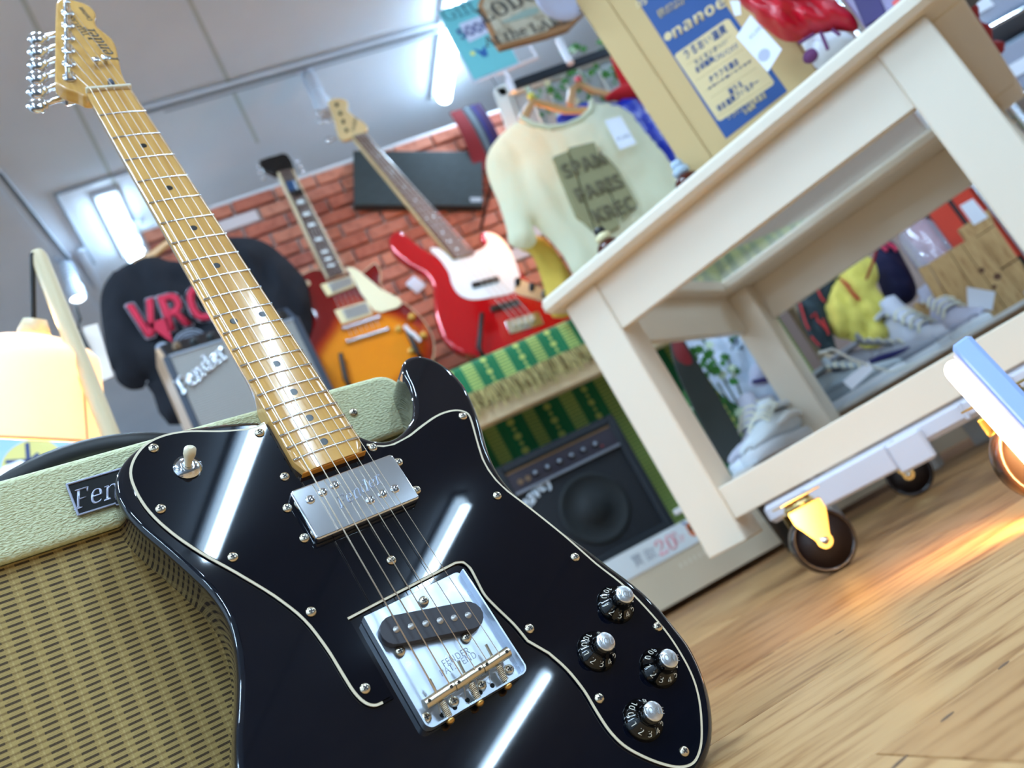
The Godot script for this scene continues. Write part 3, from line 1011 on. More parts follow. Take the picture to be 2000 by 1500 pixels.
# ---------- white display table on its dolly ----------
var TB: Node3D
func display_table():
	var yaw := deg_to_rad(51.85)
	var b := Vector3(cos(yaw), 0, sin(yaw))
	var a := Vector3(sin(yaw), 0, -cos(yaw))   # into the table
	TB = thing("display_table", "cream painted display table with a glass top standing on a wheeled dolly", "table", Vector3(0.689, 0.099, -1.579), Basis(b, Vector3.UP, -a))
	var P := mat("table_paint", col(222, 212, 194), 0.38)
	var lw := 0.086
	var la := 0.09
	var L := 0.63
	var D := 0.70
	var t0 := 0.570
	for x in [lw / 2, lw + L + lw / 2]:
		for z in [la / 2, la + D + la / 2]:
			box("leg", P, TB, Vector3(x, t0 / 2, -z), Vector3(lw, t0, la), 0.003)
	var W := 2 * lw + L
	var DD := 2 * la + D
	for z in [0.006 + 0.011, DD - 0.017]:
		box("apron", P, TB, Vector3(W / 2, (0.462 + t0) / 2, -z), Vector3(L, t0 - 0.462, 0.022), 0.001)
		box("lower_rail", P, TB, Vector3(W / 2, 0.074, -(z + (0.012 if z < 0.3 else -0.012))), Vector3(L, 0.064, 0.046), 0.002)
	for x in [0.017, W - 0.017]:
		box("apron", P, TB, Vector3(x, (0.462 + t0) / 2, -DD / 2), Vector3(0.022, t0 - 0.462, D), 0.001)
	# top: frame of four boards round a glass pane
	var ov := 0.032
	var ob := 0.03
	var th := 0.034
	var y := t0 + th / 2
	var fw := 0.09
	box("top_board", P, TB, Vector3(W / 2 + 0.012, y, ov - fw / 2), Vector3(W + 0.084, th, fw), 0.009)
	box("top_board", P, TB, Vector3(W / 2 + 0.012, y, -DD - ob + fw), Vector3(W + 0.084, th, 2 * fw), 0.009)
	for x in [-0.030 + fw / 2, W + 0.054 - fw / 2]:
		box("top_board", P, TB, Vector3(x, y, -(DD + ob - 2 * fw - ov + fw) / 2), Vector3(fw, th, DD + ob + ov - 3 * fw), 0.004)
	var gl := mat("clear_glass", Color(0.86, 0.95, 0.92, 0.12), 0.02)
	gl.transparency = BaseMaterial3D.TRANSPARENCY_ALPHA
	box("glass_pane", gl, TB, Vector3(W / 2 + 0.012, t0 + th - 0.003, -(DD + ob - 2 * fw - ov + fw) / 2), Vector3(W + 0.084 - 2 * fw, 0.005, DD + ob + ov - 3 * fw))
	# dolly
	var dl := thing("platform_dolly", "grey plastic platform dolly on four dark casters under the cream table", "dolly", TB.position, TB.basis)
	var pm := mat("dolly_plastic", col(196, 200, 212), 0.35)
	var top := 0.040
	s_dolly(dl, pm, top)
	var wheel := mat("wheel_rubber", col(34, 22, 18), 0.22)
	var hub := mat("wheel_hub", col(30, 18, 15), 0.5)
	var brass := mat("zinc_gold", col(222, 200, 140), 0.26, 1.0)
	var k := 0
	for c in [[1606, 1056, 0.05], [1775, 925, 0.05], [1985, 900, 0.05]]:
		var w := fl(c[0], c[1], 0.05)
		if k == 2: w = fl(2034, 880, 0.052)
		var q := dl.transform.affine_inverse() * w
		k += 1
		var fa := 0.35 if k == 1 else (1.9 if k == 2 else 0.15)
		var B := Basis(Vector3.UP, -yaw + fa * 0.0 + (0.65 if k == 1 else (0.3 if k == 2 else 0.55)))
		var cb := dl.basis.inverse() * B
		var s := st()
		var R := 0.05
		var base := Transform3D(cb, Vector3(q.x, R - 0.099, q.z))
		lathe(s, base * T(0, 0, 0, Basis(Vector3.RIGHT, PI / 2)), [[0.028, -0.011], [0.043, -0.011], [0.044, -0.015], [0.048, -0.014], [R, -0.009], [R, 0.009], [0.048, 0.014], [0.044, 0.015], [0.043, 0.011], [0.028, 0.011]], 36)
		var wh := obj("caster_wheel", s, wheel, dl)
		s = st()
		lathe(s, base * T(0, 0, 0, Basis(Vector3.RIGHT, PI / 2)), [[0.0, -0.0115], [0.043, -0.0115], [0.043, 0.0115], [0.0, 0.0115]], 32)
		obj("wheel_disc", s, hub, wh)
		s = st()
		for sg in [-1.0, 1.0]:
			var arm := PackedVector2Array([Vector2(-0.030, 0.058), Vector2(0.026, 0.058), Vector2(0.026, 0.040)])
			for j in 9:
				var an := PI * (0.12 - 1.24 * j / 8.0)
				arm.append(Vector2(cos(an) * 0.0125 - 0.002, sin(an) * 0.0125))
			arm.append(Vector2(-0.030, 0.040))
			extr(s, arm, [[0.0, sg * 0.020 + 0.0012], [0.0, sg * 0.020 - 0.0012]], base)
		bx(s, base * T(-0.002, 0.059, 0), Vector3(0.056, 0.003, 0.043), 0.001)
		obj("caster_fork", s, brass, dl)
		s = st()
		lathe(s, base * T(-0.002, 0.060, 0), [[0.0, 0.0], [0.024, 0.0], [0.026, 0.004], [0.022, 0.009], [0.022, 0.012], [0.0, 0.012]], 24)
		bx(s, base * T(-0.002, 0.074, 0), Vector3(0.07, 0.0025, 0.056), 0.0008)
		obj("swivel_plate", s, brass, dl)
		for sg in [-1.0, 1.0]:
			s = st()
			lathe(s, base * T(-0.002, 0, sg * 0.021, Basis(Vector3.RIGHT, sg * PI / 2)), [[0.007, 0.0], [0.0065, 0.002], [0.0045, 0.003], [0.0045, 0.005], [0.0, 0.0055]], 14)
			obj("axle_nut", s, mat("chrome", Color(0.86, 0.87, 0.89), 0.12, 1.0), dl)
func s_dolly(dl: Node3D, pm: Material, top: float):
	var s := st()
	bx(s, T(0.45, top - 0.019, -0.035), Vector3(0.62, 0.036, 0.06), 0.008)
	bx(s, T(0.45, top - 0.019, -0.56), Vector3(0.62, 0.036, 0.06), 0.008)
	for x in [0.17, 0.45, 0.73]: bx(s, T(x, top - 0.020, -0.30), Vector3(0.06, 0.030, 0.50), 0.006)
	obj("deck", s, pm, dl)
	s = st()
	bx(s, T(0.31, top - 0.030, 0.0), Vector3(0.16, 0.046, 0.016), 0.004)
	obj("connector_lug", s, pm, dl)
	s = st()
	bx(s, T(0.42, top - 0.036, 0.002), Vector3(0.06, 0.052, 0.020), 0.004)
	obj("connector_lug", s, pm, dl)
	for x in [0.24, 0.33, 0.40, 0.52, 0.60]: box("rib", pm, dl, Vector3(x, top - 0.020, -0.003), Vector3(0.006, 0.03, 0.012), 0.002)

# ---------- the shop behind ----------
const BZ := -2.45      # front of the shelf unit along the brick wall
const BT := 0.920      # its upper board
func background():
	shelf_unit()
	green_cloth()
	sunburst_guitar()
	red_bass()
	silver_amp()
	dark_amp()
	t_shirt()
	wall_things()
	tracks()
	clothes_rail()
	signs()
	floor_lamp()
	table_things()
	storage_rack()
	shoes_and_crates()
	led_bar()
func cloth_mat(n: String, c: Color) -> StandardMaterial3D:
	if mats.has(n): return mats[n]
	var m := mat(n, c, 0.9)
	m.rim_enabled = true
	m.rim = 0.25
	return m
var fold_noise: FastNoiseLite
func folds(p: Vector2, f := 7.0, a := 0.02) -> float:
	if fold_noise == null:
		fold_noise = FastNoiseLite.new()
		fold_noise.seed = 9
		fold_noise.frequency = 1.0
		fold_noise.fractal_octaves = 2
	return a * fold_noise.get_noise_2d(p.x * f * 2.0, p.y * f * 0.7)

func shelf_unit():
	var U := thing("shelf_unit", "long shop shelf unit with wooden board and beige slotted plinth along the brick wall", "shelf", Vector3(1.0, 0, BZ))
	var beige := mat("powder_beige", col(222, 208, 182), 0.5)
	var wood := mat("shelf_wood", col(222, 200, 160), 0.55)
	box("upper_board", wood, U, Vector3(0.1, 0.748, -0.025), Vector3(2.0, 0.05, 0.05), 0.003)
	box("top_deck", wood, U, Vector3(0.1, 0.89, -0.22), Vector3(2.0, 0.05, 0.44), 0.003)
	box("front_rail", wood, U, Vector3(0.1, 0.84, -0.03), Vector3(2.0, 0.09, 0.02), 0.002)
	for x in [-0.88, 1.08]: box("upright", beige, U, Vector3(x, 0.49, -0.40), Vector3(0.04, 0.98, 0.05), 0.003)
	box("base_shelf", beige, U, Vector3(0.1, 0.195, -0.22), Vector3(2.0, 0.026, 0.44), 0.003)
	box("plinth", beige, U, Vector3(0.1, 0.081, 0.0), Vector3(2.0, 0.122, 0.012), 0.001)
	var pale := mat("slot_pale", col(238, 232, 214), 0.6)
	for k in 44:
		var x := -0.02 + k * 0.0168
		box("slot", pale, U, Vector3(x, 0.103, 0.0064), Vector3(0.0052, 0.013, 0.0012), 0.0)
	# price rail card below the dark amplifier
	var f := Transform3D(Basis(), Vector3(0, 0, BZ + 0.012))
	var a := on(f, 1196, 1104)
	var b := on(f, 1365, 1010)
	var y0 := 0.137
	var y1 := 0.211
	var C := thing("price_rail_card", "white strip card with pink 20 and an orange guitar drawing below the dark amplifier", "sign", Vector3(0.0, 0.0, BZ + 0.0075))
	box("card", mat("card_white", col(232, 240, 244), 0.6), C, Vector3(0.90, (y0 + y1) / 2, 0), Vector3(0.46, y1 - y0, 0.002))
	var s := st()
	var sx := 0.856
	bars(s, [[0.1, 0.95, 0.9, 0.95], [0.1, 0.95, 0.1, 0.78, 0.9, 0.78, 0.9, 0.95], [0.36, 0.95, 0.36, 0.78], [0.64, 0.95, 0.64, 0.78], [0.22, 0.68, 0.22, 0.22, 0.78, 0.22, 0.78, 0.68, 0.22, 0.68], [0.22, 0.53, 0.78, 0.53], [0.22, 0.38, 0.78, 0.38], [0.35, 0.2, 0.12, 0.02], [0.65, 0.2, 0.88, 0.02]], Transform3D(Basis().scaled(Vector3(0.032, 0.034, 1)), Vector3(sx, 0.156, 0.0012)), 0.06, 0.0006)
	bars(s, [[0.05, 0.92, 0.55, 0.92], [0.14, 0.92, 0.14, 0.1], [0.44, 0.92, 0.44, 0.02], [0.14, 0.66, 0.44, 0.66], [0.14, 0.4, 0.44, 0.4], [0.02, 0.08, 0.5, 0.2], [0.58, 0.8, 0.95, 0.8, 0.6, 0.05], [0.6, 0.6, 0.98, 0.04]], Transform3D(Basis().scaled(Vector3(0.034, 0.034, 1)), Vector3(sx + 0.042, 0.156, 0.0012)), 0.06, 0.0006)
	obj("kanji", s, mat("kanji_grey", col(150, 160, 176), 0.6), C)
	s = st()
	word(s, "20", 0.046, T(0.972, 0.173, 0.0012), "Droid Serif", true, 0.0006)
	word(s, "%", 0.014, T(1.010, 0.190, 0.0012), "Droid Serif", true, 0.0006)
	word(s, "UP", 0.018, T(1.018, 0.168, 0.0012), "Droid Serif", false, 0.0006)
	obj("pink_lettering", s, mat("pink_ink", col(232, 170, 180), 0.6), C)
	s = st()
	extr(s, disc(0.016, 24, Vector2(1.068, 0.172)), [[0.0, 0.0016], [0.0, 0.0008]])
	extr(s, disc(0.012, 20, Vector2(1.064, 0.187)), [[0.0, 0.0016], [0.0, 0.0008]])
	obj("guitar_drawing", s, mat("orange_ink", col(226, 130, 90), 0.6), C)
	s = st()
	bx(s, T(1.055, 0.2, 0.0012, Basis(Vector3.BACK, 2.3)), Vector3(0.02, 0.006, 0.0008))
	bx(s, T(1.10, 0.18, 0.0012, Basis(Vector3.BACK, 0.3)), Vector3(0.034, 0.04, 0.0008))
	obj("blue_drawing", s, mat("blue_ink", col(112, 130, 176), 0.6), C)

func cloth_pattern() -> ImageTexture:
	var im := Image.create(256, 192, false, Image.FORMAT_RGB8)
	var g := Color(0.04, 0.44, 0.28)
	var y := Color(0.72, 0.78, 0.42)
	im.fill(g)
	for j in 192:
		for i in 256:
			var c := g
			if i < 96:      # chequered yellow column
				if j % 24 < 17: c = y
				if j % 24 < 17 and (i % 12 < 4) and j % 8 < 3: c = g.lerp(y, 0.3)
				if i < 6 or i > 90: c = g
			else:
				var p := Vector2(i - 176, (j % 96) - 30)
				if p.length() < 22: c = y
				p = Vector2(i - 176, (j % 96) - 78)
				if absf(p.x) + absf(p.y) < 16: c = y
				if (i % 16 < 4) and (j % 12 < 4) and (i < 140 or i > 214): c = g.lerp(y, 0.45)
				if i > 112 and i < 122 and j % 10 < 5: c = g.darkened(0.25)
			im.set_pixel(i, j, c)
	return ImageTexture.create_from_image(im)
func green_cloth():
	var G := thing("woven_cloth", "green and yellow woven cloth with a fringe draped over the shelf unit", "cloth", Vector3(0, 0, BZ))
	var m := cloth_mat("woven_green", Color(1, 1, 1))
	m.albedo_texture = cloth_pattern()
	var s := st()
	s.set_smooth_group(0)
	var x0 := 0.16
	var x1 := 2.05
	var N := 80
	var prof := [[-0.42, 0.921], [-0.2, 0.921], [-0.004, 0.921], [0.006, 0.914], [0.012, 0.90], [0.014, 0.86], [0.016, 0.82]]
	for k in N:
		for j in prof.size() - 1:
			var ps := []
			for e in [[k, j], [k + 1, j], [k + 1, j + 1], [k, j + 1]]:
				var x: float = lerpf(x0, x1, float(e[0]) / N)
				var wv := 0.004 * sin(x * 38.0) * (1.0 if e[1] > 3 else 0.0)
				var u: float = x / 0.112
				var v: float = (prof[e[1]][0] if e[1] < 3 else 0.006 + (0.914 - prof[e[1]][1])) / 0.085
				ps.append([Vector3(x, prof[e[1]][1], prof[e[1]][0] + wv + 0.001), Vector2(u, v)])
			for t in [[0, 1, 2], [0, 2, 3]]:
				for i in t:
					s.set_uv(ps[i][1])
					s.add_vertex(ps[i][0])
	obj("cloth", s, m, G)
	s = st()
	for k in 420:
		var x := lerpf(x0, x1, k / 419.0) + rng.randf_range(-0.003, 0.003)
		var l := rng.randf_range(0.055, 0.085)
		var dx := rng.randf_range(-0.012, 0.012)
		tube(s, PackedVector3Array([Vector3(x, 0.824, 0.018), Vector3(x + dx * 0.4, 0.824 - l * 0.5, 0.02 + rng.randf_range(0, 0.008)), Vector3(x + dx, 0.824 - l, 0.02 + rng.randf_range(-0.002, 0.01))]), [0.0026, 0.0022, 0.0012], 4, false)
	var fr := obj("fringe", s, mat("fringe_yarn", col(214, 200, 136), 0.9), G)
	fr.set_meta("kind", "stuff")
	s = st()
	for k in 200:
		var x := lerpf(x0, x1, k / 199.0) + rng.randf_range(-0.004, 0.004)
		var l := rng.randf_range(0.05, 0.08)
		var dx := rng.randf_range(-0.014, 0.014)
		tube(s, PackedVector3Array([Vector3(x, 0.824, 0.02), Vector3(x + dx * 0.4, 0.824 - l * 0.5, 0.026 + rng.randf_range(0, 0.006)), Vector3(x + dx, 0.824 - l, 0.024 + rng.randf_range(-0.002, 0.01))]), [0.0024, 0.002, 0.001], 4, false)
	obj("dark_fringe", s, mat("fringe_olive", col(120, 104, 62), 0.9), G).set_meta("kind", "stuff")
	# second cloth hangs behind the dark amplifier
	var H := thing("hanging_cloth", "green woven cloth hanging behind the dark amplifier", "cloth", Vector3(0, 0, BZ - 0.40))
	s = st()
	s.set_smooth_group(0)
	for k in 60:
		var ps := []
		for e in [[k, 0.90], [k + 1, 0.90], [k + 1, 0.21], [k, 0.21]]:
			var x: float = lerpf(0.2, 2.0, e[0] / 60.0)
			ps.append([Vector3(x, e[1], 0.012 * sin(x * 30.0)), Vector2(x / 0.15, e[1] / 0.11)])
		for t in [[0, 1, 2], [0, 2, 3]]:
			for i in t:
				s.set_uv(ps[i][1])
				s.add_vertex(ps[i][0])
	obj("cloth", s, m, H)

# ---------- sunburst guitar ----------
func prong_stand(n: String, label: String, F: Transform3D, prongs: Array):
	var o := thing(n, label, "stand", Vector3(F.origin.x, BT, F.origin.z))
	var m := mat("stand_black", Color(0.02, 0.02, 0.022), 0.4)
	for p in prongs:
		var a := F * flat3(on(F, p[0], p[1]), 0.03) - o.position
		var b := F * flat3(on(F, p[2], p[3]), 0.035) - o.position
		var s := st()
		tube(s, PackedVector3Array([a, b, Vector3(b.x, maxf(b.y - 0.03, 0.01), b.z), Vector3(b.x, 0.008, b.z - 0.09)]), [0.008, 0.009, 0.009, 0.007], 10)
		obj("prong", s, m, o)
	var c := F * Vector3(0, 0, -0.09) - o.position
	var s2 := st()
	bx(s2, T(c.x, 0.005, c.z), Vector3(0.3, 0.01, 0.03), 0.003)
	bx(s2, T(c.x, 0.005, c.z), Vector3(0.03, 0.01, 0.2), 0.003)
	obj("foot", s2, m, o)
	s2 = st()
	rod(s2, Vector3(c.x, 0.01, c.z - 0.02), Vector3(c.x, 0.20, c.z - 0.07), 0.01, 10)
	obj("post", s2, m, o)
func sunburst_guitar():
	var F := frame(Vector3(0.42, BT + 0.02, -2.56), Vector3(0.06, 0.17, 0.98))
	var G := thing("sunburst_guitar", "cherry sunburst single-cutaway electric guitar with cream pickguard on a stand", "guitar", F.origin, F.basis)
	var poly := outline(F, [[618, 524], [600, 529], [580, 541], [569, 562], [575, 588], [594, 607], [607, 622], [604, 644], [593, 672], [588, 705], [592, 742], [606, 775], [636, 800], [676, 810], [722, 806], [766, 788], [808, 758], [838, 722], [849, 688], [846, 656], [826, 622], [796, 594], [766, 578], [745, 556], [744, 530], [733, 512], [718, 522], [704, 533], [690, 536], [676, 528], [650, 528]], 4)
	slab("binding", mat("binding_cream", col(222, 196, 160), 0.35), G, poly, -0.046, -0.002, 0.002)
	var c := on(F, 690, 690)
	var dye := func(p: Vector2) -> Color:
		var d := clampf(edge_dist(p, poly) / 0.10, 0.0, 1.0)
		var up := clampf((p.y - c.y) / 0.22, 0.0, 1.0)
		d = clampf(d - up * 0.95, 0.0, 1.0)
		return Color(0.16, 0.004, 0.004).lerp(Color(0.36, 0.03, 0.004), smoothstep(0.0, 0.3, d)).lerp(Color(0.80, 0.26, 0.012), smoothstep(0.25, 0.8, d))
	var m := mat("sunburst_lacquer", Color(1, 1, 1), 0.1)
	m.vertex_color_use_as_albedo = true
	var s := st()
	puff(s, Geometry2D.offset_polygon(poly, -0.004)[0], T(0, 0, -0.003), 0.026, 0.12, 0.014, no_folds, dye)
	obj("carved_top", s, m, G)
	# neck
	var A := [on(F, 542, 342), on(F, 573, 336), on(F, 676, 538), on(F, 638, 550)]
	var bind := mat("neck_cream", col(222, 200, 160), 0.35)
	slab("neck", bind, G, A, -0.02, 0.016, 0.002)
	var inn := PackedVector2Array([A[0].lerp(A[1], 0.12), A[0].lerp(A[1], 0.88), A[3].lerp(A[2], 0.9), A[3].lerp(A[2], 0.1)])
	var fb := slab("fingerboard", mat("rosewood", col(74, 50, 42), 0.45), G, inn, 0.014, 0.018)
	for k in [3, 5, 7, 9, 12, 15, 17, 19]:
		var fa := 1.39 * (1.0 - pow(2.0, -(k - 0.5) / 12.0))
		var p: Vector2 = A[0].lerp(A[3], fa).lerp(A[1].lerp(A[2], fa), 0.5)
		var ax: Vector2 = (A[1] - A[0]).normalized()
		slab("inlay", mat("pearl", col(232, 240, 240), 0.2), fb, rrect(0.024, maxf(0.009, 0.018 * (1.0 - fa * 0.5)), 0.002, 2), 0.0178, 0.0186, 0.0, Transform3D(Basis(flat3(ax), Vector3(-ax.y, ax.x, 0), Vector3.BACK), flat3(p)))
	for k in range(1, 20):
		var fa := 1.36 * (1.0 - pow(2.0, -k / 12.0))
		s = st()
		rod(s, flat3(A[0].lerp(A[3], fa), 0.018), flat3(A[1].lerp(A[2], fa), 0.018), 0.0009, 5)
		obj("fret", s, mat("chrome", Color(0.8, 0.8, 0.8), 0.15, 1.0), fb)
	var hp := outline(F, [[540, 344], [514, 334], [506, 316], [524, 309], [540, 305], [552, 301], [562, 304], [570, 316], [576, 334]])
	var hd := slab("headstock", mat("head_black", Color(0.02, 0.024, 0.03), 0.06), G, hp, -0.012, 0.006, 0.002)
	for p in [[505, 322], [507, 334], [514, 345], [580, 312], [585, 322], [590, 332]]:
		var q := on(F, p[0], p[1])
		s = st()
		ball(s, T(q.x, q.y, -0.006), Vector3(0.009, 0.007, 0.005), 10, 8)
		obj("tuner", s, mat("chrome", Color(0.8, 0.8, 0.8), 0.12, 1.0), hd)
	# plate, pickups, bridge, knobs
	slab("pickguard", mat("guard_cream", col(238, 232, 196), 0.35), G, outline(F, [[675, 527], [690, 528], [703, 536], [744, 570], [780, 588], [785, 598], [776, 606], [744, 615], [731, 612], [704, 576], [690, 548]], 1), 0.012, 0.0155, 0.0008)
	var cr := mat("ring_cream", col(236, 220, 170), 0.4)
	var sil := mat("pickup_silver", col(190, 190, 188), 0.3, 0.9)
	for p in [[[627, 562], [688, 543], [694, 563], [640, 584]], [[654, 612], [719, 593], [728, 619], [668, 638]]]:
		var q := outline(F, p)
		var ring := slab("pickup_ring", cr, G, q, 0.008, 0.017, 0.001)
		var cc := (q[0] + q[1] + q[2] + q[3]) / 4.0
		var q2 := PackedVector2Array()
		for k in q: q2.append(cc.lerp(k, 0.74) + (q[1] - q[0]) * 0.06)
		slab("pickup_cover", sil, ring, q2, 0.016, 0.0205, 0.001)
	for b in [[672, 648, 740, 626, "bridge"], [680, 674, 757, 650, "tailpiece"]]:
		s = st()
		var p0 := flat3(on(F, b[0], b[1]), 0.019)
		var p1 := flat3(on(F, b[2], b[3]), 0.019)
		rod(s, p0, p1, 0.006, 12)
		ball(s, Transform3D(Basis(), p0), Vector3(0.008, 0.008, 0.008), 10, 8)
		ball(s, Transform3D(Basis(), p1), Vector3(0.008, 0.008, 0.008), 10, 8)
		obj(b[4], s, mat("chrome", Color(0.8, 0.8, 0.8), 0.12, 1.0), G)
	for k in [[804, 624], [779, 648], [826, 660], [804, 690]]:
		var q := on(F, k[0], k[1])
		s = st()
		lathe(s, Transform3D(Basis(Vector3.RIGHT, PI / 2), flat3(q, 0.010)), [[0.013, 0.0], [0.0125, 0.004], [0.0105, 0.013], [0.0095, 0.014], [0.0, 0.014]], 20)
		obj("control_knob", s, mat("knob_gold", col(206, 160, 70), 0.25, 0.3), G)
	var sw := on(F, 599, 557)
	s = st()
	lathe(s, Transform3D(Basis(Vector3.RIGHT, PI / 2), flat3(sw, 0.008)), [[0.013, 0.0], [0.012, 0.003], [0.005, 0.004], [0.004, 0.012], [0.0, 0.016]], 18)
	obj("selector_switch", s, mat("switch_cream", col(232, 220, 190), 0.35), G)
	for k in 6:
		s = st()
		rod(s, flat3(A[0].lerp(A[1], 0.2 + 0.12 * k), 0.0205), flat3(on(F, 680, 668).lerp(on(F, 748, 646), 0.1 + 0.16 * k), 0.026), 0.0006, 4)
		obj("string", s, mat("string_grey", col(200, 196, 190), 0.3, 1.0), G)
	var kp := thing("capo", "dark blue clamp capo on the neck of the sunburst guitar", "capo", F * flat3(on(F, 572, 372), 0.02), F.basis)
	s = st()
	var kd := (A[1] - A[0]).normalized() as Vector2
	bx(s, Transform3D(Basis(flat3(kd), Vector3(-kd.y, kd.x, 0), Vector3.BACK), Vector3(-0.004, -0.004, 0.006)), Vector3(0.03, 0.05, 0.014), 0.004)
	obj("clamp_bar", s, mat("capo_blue", col(30, 66, 104), 0.3), kp)
	box("clamp_pad", mat("capo_pad", Color(0.02, 0.02, 0.022), 0.6), kp, Vector3(0.006, -0.034, 0.003), Vector3(0.034, 0.016, 0.012), 0.002)
	prong_stand("guitar_stand", "black stand with two padded prongs holding the sunburst guitar", F, [[666, 702, 676, 752], [793, 652, 812, 694]])
	var wt := thing("string_tag", "white rubber caps and tag on the prong in front of the sunburst guitar", "tag", F * flat3(on(F, 800, 660), 0.04))
	for p in [[0.0, 0.0, 0.5], [0.012, -0.03, -0.5]]:
		s = st()
		tube(s, PackedVector3Array([Vector3(p[0] - 0.008, p[1] + 0.022, 0), Vector3(p[0] + 0.002, p[1] - 0.016, 0)]), [0.007, 0.006], 10)
		obj("cap", s, mat("cap_white", col(236, 236, 244), 0.4), wt)

# ---------- red bass ----------
func red_bass():
	var F := frame(Vector3(0.95, BT + 0.02, -2.54), Vector3(-0.05, 0.14, 0.99))
	var G := thing("bass_guitar", "candy red four-string bass guitar with a white pickguard on the green cloth", "guitar", F.origin, F.basis)
	var red := mat("candy_red", col(196, 6, 22), 0.08)
	red.metallic = 0.25
	red.clearcoat_enabled = true
	red.clearcoat_roughness = 0.04
	var poly := outline(F, [[860, 500], [840, 492], [822, 481], [808, 470], [792, 457], [776, 450], [762, 458], [759, 473], [768, 492], [790, 510], [826, 532], [844, 556], [847, 588], [852, 626], [866, 660], [894, 685], [924, 694], [960, 700], [1010, 706], [1060, 708], [1104, 696], [1134, 668], [1142, 636], [1128, 604], [1096, 580], [1054, 560], [1024, 538], [1009, 508], [992, 478], [972, 459], [954, 452], [943, 453], [937, 460], [944, 472], [946, 484], [936, 494], [920, 502]], 4)
	slab("body", red, G, poly, -0.04, 0.0, 0.010)
	slab("pickguard", mat("guard_white", col(238, 246, 252), 0.3), G, outline(F, [[840, 487], [858, 486], [886, 506], [921, 502], [928, 493], [944, 485], [952, 472], [946, 459], [958, 455], [976, 464], [994, 484], [1008, 514], [1016, 543], [1008, 556], [1002, 572], [960, 581], [924, 586], [898, 577], [883, 556], [876, 532], [860, 508]], 3), -0.001, 0.003, 0.0006)
	slab("control_plate", mat("chrome", Color(0.8, 0.8, 0.8), 0.12, 1.0), G, outline(F, [[1012, 546], [1040, 556], [1084, 574], [1088, 584], [1074, 592], [1040, 584], [1004, 571]], 3), -0.001, 0.003, 0.0006)
	var A := [on(F, 690, 269), on(F, 715, 262), on(F, 922, 499), on(F, 886, 509)]
	slab("neck", mat("maple_pale", col(226, 196, 142), 0.3), G, [A[0] + Vector2(-0.003, 0), A[1], A[2], A[3] + Vector2(-0.004, 0)], -0.02, 0.006, 0.002)
	var fb := slab("fingerboard", mat("rosewood_pale", col(112, 84, 70), 0.45), G, A, 0.006, 0.0105, 0.001)
	for k in [3, 5, 7, 9, 12, 15, 17, 19]:
		var fa := 1.44 * (1.0 - pow(2.0, -(k - 0.5) / 12.0))
		var p: Vector2 = A[0].lerp(A[3], fa).lerp(A[1].lerp(A[2], fa), 0.5)
		for o in ([0.0] if k != 12 else [-0.013, 0.013]):
			slab("position_dot", mat("pearl", col(232, 240, 240), 0.2), fb, disc(0.0045, 12, p + (A[1] - A[0]).normalized() * o), 0.0103, 0.0110)
	var s := st()
	for k in range(1, 21):
		var fa := 1.44 * (1.0 - pow(2.0, -k / 12.0))
		s = st()
		rod(s, flat3(A[0].lerp(A[3], fa), 0.0105), flat3(A[1].lerp(A[2], fa), 0.0105), 0.001, 5)
		obj("fret", s, mat("chrome", Color(0.8, 0.8, 0.8), 0.15, 1.0), fb)
	var hd := slab("headstock", mat("maple_pale", col(226, 196, 142), 0.3), G, outline(F, [[641, 204], [646, 195], [660, 192], [676, 196], [680, 205], [678, 214], [690, 226], [714, 243], [718, 252], [710, 260], [690, 268], [676, 273], [664, 270], [658, 258], [652, 232]], 3), -0.014, 0.002, 0.002)
	for p in [[658, 207], [665, 224], [671, 240], [677, 257]]:
		var q := on(F, p[0], p[1])
		s = st()
		rod(s, flat3(q, 0.002), flat3(q, 0.012), 0.006, 10)
		obj("tuning_post", s, mat("post_dark", col(70, 72, 66), 0.3, 0.7), hd)
	for p in [[622, 216], [628, 233], [641, 232], [642, 270]]:
		var q := on(F, p[0], p[1])
		s = st()
		ball(s, T(q.x, q.y, -0.006), Vector3(0.015, 0.013, 0.006), 12, 8)
		rod(s, Vector3(q.x, q.y, -0.006), Vector3(q.x + 0.03, q.y - 0.006, -0.006), 0.004, 8)
		obj("tuner", s, mat("chrome", Color(0.8, 0.8, 0.8), 0.12, 1.0), hd)
	s = st()
	word(s, "Fender", 0.014, Transform3D(Basis(Vector3.BACK, 1.0), flat3(on(F, 692, 243), 0.0022)), "Droid Serif", true, 0.0004)
	obj("lettering", s, mat("decal_ink", col(60, 44, 26), 0.4), hd)
	for p in [[922, 560, 974, 546], [958, 606, 1014, 591]]:
		var a := on(F, p[0], p[1])
		var b := on(F, p[2], p[3])
		var ax := (b - a).normalized()
		slab("pickup", mat("pickup_black", Color(0.02, 0.02, 0.02), 0.35), G, rrect(a.distance_to(b), 0.02, 0.004, 3), 0.0, 0.010, 0.001, Transform3D(Basis(flat3(ax), Vector3(-ax.y, ax.x, 0), Vector3.BACK), flat3((a + b) / 2)))
	var ba := on(F, 986, 634)
	var bb := on(F, 1046, 616)
	var bax := (bb - ba).normalized()
	var bt := Transform3D(Basis(flat3(bax), Vector3(-bax.y, bax.x, 0), Vector3.BACK), flat3((ba + bb) / 2 + Vector2(0.006, -0.016)))
	var br := slab("bridge", mat("chrome", Color(0.8, 0.8, 0.8), 0.12, 1.0), G, rrect(ba.distance_to(bb) + 0.01, 0.05, 0.003, 2), 0.0, 0.004, 0.001, bt)
	for k in 4:
		s = st()
		bx(s, bt * T(-0.030 + 0.02 * k, 0.004, 0.009), Vector3(0.013, 0.026, 0.010), 0.002)
		obj("saddle", s, mat("aged_nickel", col(214, 200, 176), 0.26, 1.0), br)
